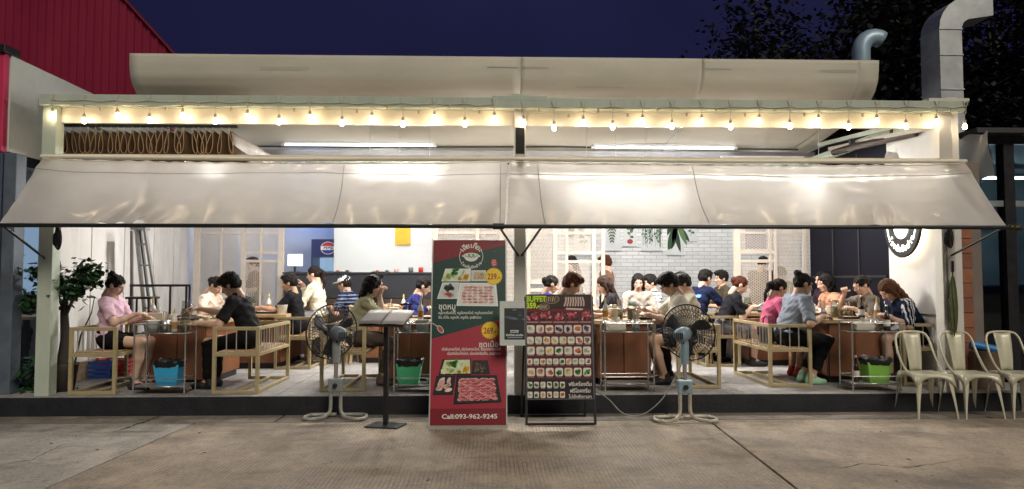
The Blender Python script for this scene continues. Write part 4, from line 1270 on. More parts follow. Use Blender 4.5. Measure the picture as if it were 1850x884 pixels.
ds = mb.build('duct_body', galv, duct); ds.rotation_euler = (0, 0, 0)
for z in (zt2*0.42, zt2*0.75, zt2):
    q = MB().box(-0.167, 0.167, -0.232, 0.232, z-0.010, z+0.010).build('flange', mat('flange', (0.5, 0.52, 0.53), 0.4, 0.6), duct, bevel=0.003); q.rotation_euler = (0, 0, 0)
c0 = at(1556, 118, 10.6)
cowl = thing('vent_cowl', 'small pale blue curved vent pipe above the roof edge', 'vent', (c0.x, 10.6, 3.7))
zc_ = ZP(92, 10.6, 1556)-3.7
pts = [(0, 0, 0), (0, 0, zc_-0.05)] + [(0.2-0.2*math.cos(R(a)), 0, zc_+0.2*math.sin(R(a))) for a in (10, 30, 50, 70, 90, 110, 125)]
MB().tube(pts, 0.125, 20, cap=False).build('pipe', mat('blue_white_pipe', (0.36, 0.50, 0.62), 0.4, 0.2, 0.08, 4), cowl, solid=0.006)
MB().lathe([(0.15, 0), (0.15, 0.02), (0.128, 0.03)], 20).build('flange', galv, cowl)
# ------------------------------------------------------------------ signs and wall pieces
def P3(y, z): return (XR-0.03, y, z)
sg = thing('round_logo_sign', 'round black backlit logo sign glowing on the white side wall', 'sign', (XR-0.02, 8.98, 2.1))
rot = Matrix.Rotation(R(-90), 3, 'Y')
MB().lathe([(0.395, 0), (0.40, 0.006), (0.40, 0.028), (0.39, 0.035)], 40, M=rot).build('disc', black_m, sg).location = (-0.04, 0, 0)
mb = MB(); mb.tube([(-0.02, 0.385*math.cos(2*math.pi*k/48), 0.385*math.sin(2*math.pi*k/48)) for k in range(48)], 0.014, 6, closed=True)
mb.build('halo_tube', lamp_mat('halo_glow', (1.0, 0.74, 0.45), 13.0), sg)
lit = lamp_mat('letter_glow', (1.0, 0.93, 0.82), 5.0)
mb = MB()
def sgp(u, v): return (-0.082, -u, v)
def ring2(mb, r0, r1, a0, a1, n=24, cx=0, cy=0):
    for k in range(n):
        a, b = R(a0+(a1-a0)*k/n), R(a0+(a1-a0)*(k+1)/n)
        mb.add([sgp(cx+r*math.cos(t), cy+r*math.sin(t)) for r, t in ((r0, a), (r1, a), (r1, b), (r0, b))], [(0, 1, 2, 3)])
ring2(mb, 0.30, 0.318, -35, 35); ring2(mb, 0.30, 0.318, 145, 215)
ring2(mb, 0.11, 0.165, 190, 350); ring2(mb, 0.15, 0.172, -10, 190)
mb.add([sgp(0.15*math.cos(R(a)), -0.02+0.13*math.sin(R(a))) for a in range(180, 361, 15)], [tuple(range(13))])
def arc_text(add, body, r, a_mid, da, size, flip=False):
    n_ = len(body)
    for i, ch in enumerate(body):
        a = a_mid+da*(i-(n_-1)/2)
        vs, fs = text_geo(ch, size, 'CENTER', 0.02)
        t = R(a-90) if not flip else R(a+90)
        bx, by = r*math.cos(R(a)), r*math.sin(R(a))
        add([(bx+x*math.cos(t)-y*math.sin(t), by+x*math.sin(t)+y*math.cos(t)) for x, y in vs], fs)
arc_text(lambda vs, fs: mb.add([sgp(*p) for p in vs], fs), ['โ', 'ร', 'ง', 'ต้', 'ม', 'ปิ้', 'ง', 'ย่', 'า', 'ง'], 0.325, -90, 12.5, 0.10, True)
arc_text(lambda vs, fs: mb.add([sgp(*p) for p in vs], fs), ['เ', 'ฮี', 'ย', 'เ', 'กี๊', 'ย', 'ะ'], 0.25, 90, -16, 0.12)
mb.build('logo_print', lit, sg)
# ================================================================== MESH SCREENS
def mesh_sheet(w, hgt, name='expanded_mesh', cw=0.062, ch=0.026, t=0.0042):
    """expanded metal: two families of zigzag strands, one shared sheet per size"""
    mb = MB()
    nx, nz = int(w/cw), int(hgt/ch)
    for jz in range(nz):
        for i in range(nx):
            x0, z0 = i*cw, jz*ch
            for (a, b) in (((x0, z0), (x0+cw/2, z0+ch/2)), ((x0+cw/2, z0+ch/2), (x0+cw, z0)), ((x0, z0+ch), (x0+cw/2, z0+ch/2)), ((x0+cw/2, z0+ch/2), (x0+cw, z0+ch))):
                mb.add([(a[0], 0.002, a[1]-t), (b[0], -0.002, b[1]-t), (b[0], -0.002, b[1]+t), (a[0], 0.002, a[1]+t)], [(0, 1, 2, 3)])
    return mb
meshm = mat('mesh_cream', (0.58, 0.52, 0.46), 0.5, 0, 0.1, 8)
framem = mat('screen_frame', (0.62, 0.55, 0.48), 0.45, 0, 0.06, 8)
def screen(label, Y, cols, rails, cells, ztop, zbot=FZ, cat='screen'):
    """cols: (px centre, px width); rails: (px0, px1, py centre, py height); cells: (px0, px1, py0, py1)"""
    x_mid = XP((cols[0][0]+cols[-1][0])/2, Y)
    s_ = thing('mesh_screen', label, cat, (x_mid, Y, zbot))
    O_ = (x_mid, Y, zbot)
    for px, w in cols:
        x = XP(px, Y); hw = w*Y/FPX/2
        MB().box(x-hw, x+hw, Y-0.025, Y+0.025, zbot, ztop).build('upright', framem, s_, off=O_, bevel=0.003)
    for a, b, py, hp in rails:
        z = ZP(py, Y, (a+b)/2); hz = hp*Y/FPX/2
        MB().box(XP(a, Y), XP(b, Y), Y-0.022, Y+0.022, z-hz, z+hz).build('rail', framem, s_, off=O_)
    for a, b, p0, p1 in cells:
        x0, x1 = XP(a, Y), XP(b, Y)
        z1, z0 = (ztop-0.05 if p0 is None else ZP(p0, Y)), (zbot+0.05 if p1 is None else ZP(p1, Y))
        mb = mesh_sheet(x1-x0, z1-z0)
        mb.shift((x0, Y, z0))
        o = mb.build('expanded_mesh', meshm, s_, off=O_, fixn=False)
        o['kind'] = 'stuff'
screen('mesh screen with cream frame right of the stained white wall', 12.55, [(354, 11), (398, 4), (438, 8), (470, 4), (506, 10)], [(348, 512, 421, 5), (440, 512, 457, 5), (440, 512, 472, 5), (348, 440, 535, 6)], [(360, 434, None, 535), (360, 434, 538, None), (442, 501, None, 455), (442, 501, 474, None)], 3.49)
screen('mesh screen with cream frame behind the red and green banner', 12.55, [(786, 10), (862, 8), (905, 6), (955, 6), (1003, 8), (1024, 5), (1073, 7), (1090, 7)], [(790, 1090, 421, 5), (1003, 1090, 457, 5), (1003, 1090, 473, 5), (955, 1003, 510, 6), (955, 1003, 524, 6), (790, 862, 470, 5)], [(791, 858, None, 470), (791, 858, 473, None), (866, 952, None, None), (958, 999, None, 508), (1006, 1021, None, 455), (1027, 1069, None, 455), (1006, 1069, 475, None), (1076, 1087, 475, None)], 3.49)
screen('mesh screen with cream frame beside the dark panel wall', 11.85, [(1331, 9), (1337, 4), (1392, 4), (1402, 6), (1455, 6), (1474, 6)], [(1331, 1478, 421, 4), (1335, 1402, 456, 6), (1335, 1402, 472, 6)], [(1340, 1390, None, 454), (1340, 1390, 475, None), (1394, 1399, None, 454), (1405, 1452, None, None), (1458, 1471, None, None)], 3.49)

# ================================================================== BACK COUNTER AND KITCHEN
granite = mat('speckled_granite', (0.030, 0.033, 0.042), 0.3, 0, 0.9, 160, bump=0.0)
YC = 12.35
xc0, xc1 = XP(512, YC), XP(780, YC)
ct = thing('service_counter', 'dark speckled granite service counter at the back', 'counter', ((xc0+xc1)/2, YC, FZ))
OC = ct.location.copy()
zc = ZP(492, YC)
MB().box(xc0, xc1, YC, YC+0.06, ZP(538, YC), zc-0.03).build('granite_front', granite, ct, off=OC)
MB().box(xc0, xc1, YC+0.02, YC+0.6, FZ, ZP(538, YC)-0.003).build('base_cabinet', mat('brown_cabinet', (0.05, 0.03, 0.022), 0.5), ct, off=OC)
MB().box(xc0-0.02, xc1+0.02, YC-0.03, YC+0.65, zc-0.029, zc).build('counter_top', granite, ct, off=OC, bevel=0.004)
# yellow poster on the kitchen wall
pp0, pp1 = at(714, 416-40, 13.22), at(741, 443, 13.22)
po = thing('yellow_notice', 'yellow notice on the white kitchen wall above the counter', 'notice', ((pp0.x+pp1.x)/2, 13.24, pp1.z))
MB().box(pp0.x, pp1.x, 13.232, 13.247, pp1.z, pp0.z).build('board', mat('notice_yellow', (0.72, 0.45, 0.02), 0.5), po, off=po.location)
# drinks fridge
YFR = 13.45
fx0 = XP(561, YFR); fz1 = ZP(433, YFR)
fr_ = thing('drinks_fridge', 'dark blue glass door drinks fridge with round logo, behind the counter', 'fridge', (fx0+0.33, YFR+0.3, FZ))
OFr = fr_.location.copy()
fb = mat('fridge_blue', (0.012, 0.022, 0.13), 0.35, 0, 0.1, 5)
for a, b in ((fx0, fx0+0.03), (fx0+0.63, fx0+0.66)):
    MB().box(a, b, YFR, YFR+0.6, FZ+0.02, fz1-0.002).build('cabinet_side', fb, fr_, off=OFr)
MB().box(fx0+0.031, fx0+0.629, YFR, YFR+0.6, fz1-0.32, fz1).build('header', fb, fr_, off=OFr)
MB().box(fx0+0.031, fx0+0.629, YFR, YFR+0.6, FZ+0.02, FZ+0.25).build('base', fb, fr_, off=OFr)
MB().box(fx0+0.031, fx0+0.629, YFR+0.55, YFR+0.6, FZ+0.251, fz1-0.321).build('back_panel', lamp_mat('fridge_glow', (0.6, 0.75, 0.9), 0.8), fr_, off=OFr)
for k in range(5):
    zz = FZ+0.3+k*0.27
    sh = MB().box(fx0+0.033, fx0+0.627, YFR+0.08, YFR+0.54, zz, zz+0.012).build('shelf', housing, fr_, off=OFr)
MB().box(fx0+0.032, fx0+0.628, YFR+0.005, YFR+0.012, FZ+0.252, fz1-0.322).build('glass_door', glass_mat('fridge_glass', (0.8, 0.88, 0.95), 0.8), fr_, off=OFr)
pr_ = Print((fx0+0.30, YFR-0.002, fz1-0.16), (1, 0, 0), (0, 0, 1))
pr_.disc(0, 0, 0.135, 0.115, 'f4f4f4', 1, 24)
pr_.poly([(0.125*math.cos(R(a)), 0.105*math.sin(R(a))) for a in range(20, 161, 10)], 'c02030', 2)
pr_.poly([(0.125*math.cos(R(a)), 0.105*math.sin(R(a))) for a in range(200, 341, 10)], '1a3aa0', 2)
pr_.text('PEPSI', 0, -0.022, 0.07, '1a2a70', 3, bold=0.02)
pr_.build('logo_print', fr_, off=OFr)
# added blue tube hidden by the awning; tints the wall beside the fridge
bl = thing('added_blue_lamp', 'added unseen blue lamp lighting the wall beside the drinks fridge', 'lamp', (XP(545, 13.9), 13.9, 3.05))
MB().tube([(-0.5, 0, 0), (0.5, 0, 0)], 0.015, 8).build('tube', lamp_mat('blue_glow', (0.12, 0.32, 1.0), 60.0), bl)
MB().box(-0.55, 0.55, -0.02, 0.03, 0.018, 0.045).build('housing', housing, bl)
# till screen
mo = at(531, 480, 12.62)
tl_ = thing('till_screen', 'white lit till screen on the counter', 'monitor', (mo.x, 12.62, zc))
MB().box(-0.11, 0.15, -0.012, 0.012, 0.10, 0.31).build('bezel', housing, tl_, bevel=0.005)
MB().box(-0.10, 0.14, -0.015, -0.0125, 0.112, 0.298).build('display', lamp_mat('screen_glow', (0.9, 0.96, 1.0), 1.5), tl_)
MB().box(0.0, 0.03, -0.01, 0.03, 0.012, 0.10).build('stand', black_m, tl_)
MB().box(-0.07, 0.10, -0.05, 0.08, 0.0, 0.012).build('foot', black_m, tl_)
def lathe_thing(name, label, cat, loc, parts, group=None, seg=14):
    t = thing(name, label, cat, loc, 0, group)
    for nm, prof, mt in parts: MB().lathe(prof, seg).build(nm, mt, t)
    return t
for i, (px, c, lb) in enumerate(((716, 'd8b8b8', 'pink'), (742, '5a6058', 'grey'), (760, 'b02820', 'red'))):
    x = XP(px, 12.6)
    lathe_thing('mug', '%s mug on the granite counter below the yellow notice' % lb, 'mug', (x, 12.6, zc), [('cup', [(0.03, 0), (0.04, 0.004), (0.042, 0.085), (0.037, 0.085), (0.035, 0.01)], ink(c))])
for i, (px, lb) in enumerate(((618, 'left'), (690, 'right'))):
    x = XP(px, 12.6)
    t = thing('serving_tray', 'dark tray of small dishes on the counter, %s one' % lb, 'tray', (x, 12.6, zc))
    MB().box(-0.13, 0.13, -0.09, 0.09, 0, 0.012).build('tray_base', black_m, t)
    for k in range(3): MB().lathe([(0.02, 0.013), (0.035, 0.035), (0.032, 0.035), (0.018, 0.018)], 10, (-0.08+0.08*k, 0, 0)).build('dish', (ink('c86050'), ink('e8e4dc'), ink('404040'))[k], t)
# ------------------------------------------------------------------ leaf prints on the brick wall
def leaf_print(px, w, y0, y1, kind, label):
    Y = YB-0.012
    a, b = at(px-w/2, y1, Y), at(px+w/2, y0, Y)
    t = thing('leaf_picture', label, 'picture', ((a.x+b.x)/2, Y, a.z), 0, 'leaf pictures on the brick wall')
    W, Hh = b.x-a.x, b.z-a.z
    MB().box(-W/2, W/2, -0.0, 0.008, 0, Hh).build('panel', mat('picture_white', (0.60, 0.63, 0.64), 0.6, 0, 0.05), t)
    MB().box(-W/2-0.01, W/2+0.01, -0.012, 0.008, -0.012, -0.001).build('ledge', mat('ledge_grey', (0.25, 0.26, 0.27), 0.5), t)
    p = Print((0, -0.0008, 0), (1, 0, 0), (0, 0, 1))
    g = ('24462c', '3a6840', '1d3524', '52704a')
    rs = random.Random(px)
    def leaf(x, y, L, wd, ang, c, l):
        pts = []
        for k in range(9):
            u = k/8; pts.append((L*u, wd*math.sin(math.pi*u)**0.8))
        for k in range(7, 0, -1):
            u = k/8; pts.append((L*u, -wd*math.sin(math.pi*u)**0.8))
        p.poly([(x+q*math.cos(ang)-r_*math.sin(ang), y+q*math.sin(ang)+r_*math.cos(ang)) for q, r_ in pts], c, l)
    if kind == 'palm':
        for s_, cx in ((1, -W*0.3), (-1, W*0.25)):
            p.line([(cx, Hh*0.98), (cx+s_*W*0.25, Hh*0.25)], 0.006, g[2], 1)
            for k in range(11):
                f = k/10; x, y = cx+s_*W*0.25*f, Hh*(0.98-0.73*f)
                for q in (-1, 1): leaf(x, y, W*0.34*(1-f*0.5), 0.012, R(-90+q*48+s_*14), g[rs.randrange(4)], 2)
    elif kind == 'sprig':
        p.line([(0, Hh*0.15), (0.01, Hh*0.95)], 0.008, g[2], 1)
        for k in range(16):
            leaf(0.005, Hh*(0.25+0.045*k), W*0.38*rs.uniform(0.6, 1), 0.025, R(rs.choice((20, 160, 45, 135, -15, 195))), g[rs.randrange(4)], 2)
        if px == 1138: p.disc(0, Hh*0.12, 0.06, 0.05, 'a02838', 3)
    elif kind == 'fringe':
        for k in range(26):
            x = -W*0.45+W*0.9*rs.random()
            p.line([(x, Hh*rs.uniform(0.7, 1)), (x+0.01, Hh*rs.uniform(0.05, 0.3))], 0.006, g[rs.randrange(4)], 1)
            for q in range(4): leaf(x, Hh*rs.uniform(0.2, 0.9), 0.05, 0.011, R(rs.uniform(200, 340)), g[rs.randrange(4)], 2)
    else:
        for k in range(9):
            leaf(rs.uniform(-.05, .05), Hh*rs.uniform(0.55, 0.95), Hh*rs.uniform(0.4, 0.62), 0.05, R(-90+rs.uniform(-38, 38)), g[rs.randrange(4)], 2+k % 2)
    p.build('leaf_print', t)
leaf_print(1106, 30, 380, 453, 'palm', 'palm frond picture on white brick, nearest the mesh screen')
leaf_print(1138, 24, 375, 445, 'sprig', 'sprig picture with a red pot on the white brick wall')
leaf_print(1177, 36, 380, 453, 'fringe', 'fine hanging vine picture on the white brick wall')
leaf_print(1220, 30, 375, 461, 'big', 'large drooping leaf picture on the white brick wall')
leaf_print(1248, 20, 370, 436, 'sprig', 'small pale sprig picture, rightmost on the brick wall')
leaf_print(1055, 34, 372, 462, 'sprig', 'dark sprig picture seen through the mesh screen')
leaf_print(1030, 14, 372, 440, 'fringe', 'narrow vine picture seen through the mesh screen')
# menu board behind the right screen
mbd = at(1365, 428, 13.6)
t = thing('hanging_notice', 'grey blue notice board seen through the right mesh screen', 'notice', (mbd.x, 13.6, ZP(449, 13.6)))
MB().box(-0.19, 0.19, -0.01, 0.01, 0, 0.75).build('board', mat('notice_blue', (0.16, 0.18, 0.30), 0.5), t)
MB().tube([(0, 0, 0.75), (0, 0, 3.5-t.location.z)], 0.006, 6).build('wire', black_m, t)

# ================================================================== FURNITURE
benchm = mat('bench_wood', (0.40, 0.33, 0.185), 0.5, 0, 0.14, 9, dirt=0.3, dirtcol=(0.24, 0.18, 0.10), stretch=(1, 1, 1))
seatm = mat('seat_wood', (0.36, 0.24, 0.13), 0.5, 0, 0.2, 12, stretch=(1, 0.2, 1))
rodm = mat('thin_rod', (0.55, 0.53, 0.48), 0.35, 0.5, 0.1, 9)
BW, BL, BH, BS, BT = 0.50, 1.25, 0.72, 0.44, 0.038
def make_bench():
    t = thing('bench', 'bench', 'bench')
    for y in (-BL/2, BL/2-BT):
        mb = MB()
        mb.box(-BW/2, -BW/2+BT, y, y+BT, 0.002, BH).box(BW/2-BT, BW/2, y, y+BT, 0.002, BH)
        mb.box(-BW/2+BT, BW/2-BT, y+0.001, y+BT-0.001, BH-BT, BH-0.001).box(-BW/2+BT, BW/2-BT, y+0.001, y+BT-0.001, BS-BT, BS).box(-BW/2+BT, BW/2-BT, y+0.001, y+BT-0.001, 0.003, BT)
        mb.build('end_frame', benchm, t, bevel=0.003)
        for k in range(3):
            x = -BW/2+BT+(BW-2*BT)*(k+1)/4
            MB().tube([(x, y+BT/2, BS), (x, y+BT/2, BH-BT)], 0.006, 6).build('spindle', rodm, t)
    ya, yb = -BL/2+BT+0.001, BL/2-BT-0.001
    MB().box(-BW/2+0.001, -BW/2+BT-0.001, ya, yb, BH-BT, BH-0.001).build('back_rail', benchm, t, bevel=0.003)
    MB().box(-BW/2+0.001, -BW/2+BT-0.001, ya, yb, BS-BT, BS-0.001).build('seat_rail', benchm, t, bevel=0.003)
    MB().box(BW/2-BT+0.001, BW/2-0.001, ya, yb, BS-BT, BS-0.001).build('seat_rail', benchm, t, bevel=0.003)
    MB().box(-BW/2+0.001, -BW/2+BT-0.001, ya, yb, 0.003, BT).build('floor_rail', benchm, t, bevel=0.003)
    MB().box(-0.02, 0.02, ya, yb, 0.003, BT-0.002).build('floor_rail', benchm, t, bevel=0.003)
    for k in range(4):
        w = (BW-2*BT-0.004)/4
        MB().box(-BW/2+BT+0.002+k*w, -BW/2+BT+k*w+w-0.002, ya, yb, BS-0.015, BS+0.012).build('seat_slat', seatm, t, bevel=0.003)
    for k in range(11):
        y = ya+(yb-ya)*(k+1)/12
        MB().tube([(-BW/2+BT/2, y, BS), (-BW/2+BT/2, y, BH-BT)], 0.006, 6).build('spindle', rodm, t)
    return t
bench0 = make_bench()
_bench_used = []
def bench(x, y, left, label):
    """left=True: its back is on the left side, the sitter looks right"""
    loc = (x, y+BL/2, FZ); rz = 0 if left else math.pi
    if not _bench_used:
        b = bench0; b.location = loc; b.rotation_euler = (0, 0, rz); b['label'] = label; b['group'] = 'slatted benches at the tables'
    else:
        b = copy_tree(bench0, loc, rz, label)
    _bench_used.append(b)
    return b
XA = {'A1l': (XP(169, 8.08), 8.08), 'A1r': (XP(427, 8.1), 8.1), 'B1l': (XP(620, 8.25), 8.25), 'C1r': (XP(1262, 8.35), 8.35), 'D1l': (XP(1427, 8.42), 8.42), 'D1r': (XP(1668, 8.5), 8.5),
      'A2r': (XP(529, 10.3), 10.3), 'A2l': (XP(390, 10.3)-0.0, 10.3), 'D2l': (XP(1306, 10.4), 10.4), 'C1l': (XP(1010, 8.35), 8.35), 'B1r': (XP(840, 8.25), 8.25), 'D2r': (XP(1500, 10.2), 10.2)}
bench(*XA['A1l'], True, 'slatted bench under the woman in pink at the left end')
bench(*XA['A1r'], False, 'slatted bench under the man in black, front left table')
bench(*XA['B1l'], True, 'slatted bench behind the left standing fan')
bench(*XA['C1r'], False, 'slatted bench behind the right standing fan')
bench(*XA['D1l'], True, 'slatted bench under the woman in the grey shirt')
bench(*XA['D1r'], False, 'slatted bench behind the metal chairs, by the white wall')
bench(*XA['A2r'], False, 'slatted bench in the second row under the man in black tee')
bench(*XA['A2l'], True, 'slatted bench in the second row under the woman in cream tee')
bench(*XA['D2l'], True, 'slatted bench in the second row under the woman looking at her phone')
bench(*XA['C1l'], True, 'slatted bench hidden behind the buffet menu board')
bench(*XA['D2r'], False, 'slatted bench in the second row near the dark panel wall')

topm = mat('table_top_wood', (0.56, 0.40, 0.22), 0.38, 0, 0.14, 5, dirt=0.2, dirtcol=(0.30, 0.18, 0.09), stretch=(1, 0.15, 1))
bodym = mat('table_body_wood', (0.24, 0.095, 0.045), 0.42, 0, 0.25, 3, dirt=0.45, dirtcol=(0.10, 0.035, 0.018), stretch=(1, 1, 0.25))
TH = 0.755
def make_table():
    t = thing('dining_table', 'table', 'table')
    MB().box(-0.42, 0.42, -0.65, 0.65, TH-0.045, TH).build('top', topm, t, bevel=0.004)
    for s_ in (-1, 1):
        MB().box(min(s_*0.005, s_*0.31), max(s_*0.005, s_*0.31), -0.60, -0.58, 0.081, TH-0.046).build('front_panel', bodym, t)
    for s_ in (-1, 1): MB().box(s_*0.31-0.012, s_*0.31+0.012, -0.579, 0.58, 0.081, TH-0.046).build('side_panel', bodym, t)
    MB().box(-0.31, 0.31, 0.581, 0.60, 0.081, TH-0.046).build('rear_panel', bodym, t)
    MB().box(-0.29, 0.29, -0.56, 0.57, 0.0, 0.08).build('plinth', black_m, t)
    MB().lathe([(0.15, TH), (0.165, TH+0.004), (0.165, TH+0.016), (0.14, TH+0.018), (0.12, TH+0.006), (0.001, TH+0.006)], 28, (0, 0.05, 0)).build('grill_ring', dark_m, t)
    return t
table0 = make_table(); _tabs = []
def table(x, y, label):
    loc = (x, y+0.65, FZ)
    if not _tabs:
        table0.location = loc; table0['label'] = label; table0['group'] = 'grill tables'; _tabs.append(table0)
        return table0
    t = copy_tree(table0, loc, 0, label); _tabs.append(t); return t
TX = {'A1': (XP(318, 8.62), 8.62), 'B1': (XP(742, 8.62), 8.62), 'C1': (XP(1128, 8.62), 8.62), 'D1': (XP(1547, 8.7), 8.7), 'A2': (XP(462, 10.35), 10.35), 'B2': (XP(690, 11.0), 11.0), 'C2': (XP(1075, 10.2), 10.2), 'D2': (XP(1395, 10.5), 10.5)}
table(*TX['A1'], 'wooden grill table between the woman in pink and the man in black')
table(*TX['B1'], 'wooden grill table behind the green bin and banner')
table(*TX['C1'], 'wooden grill table right of the buffet menu board')
table(*TX['D1'], 'wooden grill table beside the lime bin, front right')
table(*TX['A2'], 'wooden grill table in the second row before the left mesh screen')
table(*TX['B2'], 'wooden grill table in the second row before the granite counter')
table(*TX['C2'], 'wooden grill table in the second row behind the buffet board')
table(*TX['D2'], 'wooden grill table in the second row before the right mesh screen')
# light wooden chairs in the second row
def wood_chair(x, y, rz, label):
    t = thing('wooden_chair', label, 'chair', (x, y, FZ), rz, 'pale wooden chairs')
    for sx in (-1, 1):
        MB().bar((sx*0.18, -0.18, 0.0), (sx*0.18, -0.18, 0.44), 0.035, 0.035).build('leg', topm, t)
        MB().bar((sx*0.18, 0.18, 0.0), (sx*0.18, 0.24, 0.85), 0.035, 0.035).build('leg', topm, t)
    MB().box(-0.2, 0.2, -0.2, 0.2, 0.441, 0.47).build('seat', topm, t, bevel=0.005)
    MB().hexa([(-0.165, 0.195, 0.5), (0.165, 0.195, 0.5), (0.165, 0.215, 0.5), (-0.165, 0.215, 0.5), (-0.165, 0.228, 0.84), (0.165, 0.228, 0.84), (0.165, 0.248, 0.84), (-0.165, 0.248, 0.84)]).build('backrest', topm, t, bevel=0.004)
wood_chair(XP(608, 11.0), 11.0, R(-70), 'pale wooden chair behind the woman with a ponytail')
wood_chair(XP(728, 11.2), 11.2, R(75), 'pale wooden chair behind the man in navy')

chrome = mat('chrome', (0.62, 0.62, 0.62), 0.22, 0.9, 0.1, 9)
shelf_glass = glass_mat('shelf_glass', (0.85, 0.95, 0.93), 0.8)
def make_trolley():
    t = thing('trolley', 'trolley', 'trolley')
    for x in (-0.27, 0.27):
        for y in (-0.15, 0.15):
            MB().tube([(x, y, 0.0), (x, y, 0.76)], 0.0095, 8).build('leg', chrome, t)
    for z in (0.745, 0.16):
        mb = MB().tube([(-0.27, -0.15, z), (0.27, -0.15, z)], 0.007, 6).tube([(-0.27, 0.15, z), (0.27, 0.15, z)], 0.007, 6).tube([(-0.27, -0.15, z), (-0.27, 0.15, z)], 0.007, 6).tube([(0.27, -0.15, z), (0.27, 0.15, z)], 0.007, 6)
        mb.build('guard_rail', chrome, t)
    for z in (0.65, 0.08):
        MB().box(-0.262, 0.262, -0.142, 0.142, z, z+0.008).build('shelf', shelf_glass if z > 0.5 else mat('steel_shelf', (0.4, 0.4, 0.41), 0.35, 0.5), t)
        MB().tube([(-0.27, -0.15, z), (0.27, -0.15, z), (0.27, 0.15, z), (-0.27, 0.15, z)], 0.008, 6, closed=True).build('shelf_frame', chrome, t)
    return t
tro0 = make_trolley(); _tr = []
def trolley(x, y, label):
    if not _tr:
        tro0.location = (x, y, FZ); tro0['label'] = label; tro0['group'] = 'serving trolleys'; _tr.append(tro0); return
    _tr.append(copy_tree(tro0, (x, y, FZ), 0, label))
TR = {'A': (XP(301, 8.25), 8.25), 'B': (XP(760, 8.28), 8.28), 'C': (XP(1132, 8.3), 8.3), 'D': (XP(1569, 8.25), 8.25)}
trolley(*TR['A'], 'chrome trolley holding the blue bin, front left')
trolley(*TR['B'], 'chrome trolley holding the mint green bin beside the banner')
trolley(*TR['C'], 'empty lower shelf chrome trolley right of the buffet menu board')
trolley(*TR['D'], 'chrome trolley holding the lime bin and dark bottles')
bagm = mat('black_bag', (0.010, 0.010, 0.012), 0.35, 0, 0.3, 20, bump=0.6, bscale=30)
def waste_bin(x, y, colr, label):
    t = thing('waste_bin', label, 'bin', (x, y, FZ+0.089), 0, 'small waste bins on trolleys')
    def ring(w, d, z): return [(-w, -d, z), (w, -d, z), (w, d, z), (-w, d, z)]
    mb = MB()
    a, b = ring(0.105, 0.085, 0), ring(0.135, 0.11, 0.22)
    mb.add(a+b, [(3, 2, 1, 0)]+[(k, (k+1) % 4, 4+(k+1) % 4, 4+k) for k in range(4)])
    mb.build('tub', mat('tub_'+colr, colr, 0.42, 0, 0.06, 6), t, solid=0.004, bevel=0.012)
    mb = MB()
    rs = random.Random(int(x*100))
    r0 = []
    rings = []
    for (w, d, z, j_) in ((0.136, 0.112, 0.19, 0.006), (0.146, 0.121, 0.215, 0.006), (0.152, 0.126, 0.25, 0.010), (0.142, 0.118, 0.272, 0.014), (0.118, 0.096, 0.262, 0.01), (0.112, 0.09, 0.2, 0.0)):
        rg = []
        for k in range(28):
            an = 2*math.pi*k/28; c, s_ = math.cos(an), math.sin(an)
            sc = 1/max(abs(c)**6+abs(s_)**6, 1e-6)**(1/6)
            rg.append((w*c*sc+rs.uniform(-j_, j_), d*s_*sc+rs.uniform(-j_, j_), z+rs.uniform(-j_, j_)))
        rings.append(rg)
    mb.add([p for rg in rings for p in rg], [(i*28+k, i*28+(k+1) % 28, (i+1)*28+(k+1) % 28, (i+1)*28+k) for i in range(5) for k in range(28)], smooth=True)
    mb.build('bin_bag', bagm, t)
waste_bin(TR['A'][0]+0.05, 8.25, '3aa8d8', 'sky blue waste bin with black bag, front left trolley')
waste_bin(TR['B'][0]-0.12, 8.28, '58c890', 'mint green waste bin with black bag beside the banner')
waste_bin(TR['D'][0]+0.06, 8.25, '8fd058', 'lime green waste bin with black bag, front right trolley')

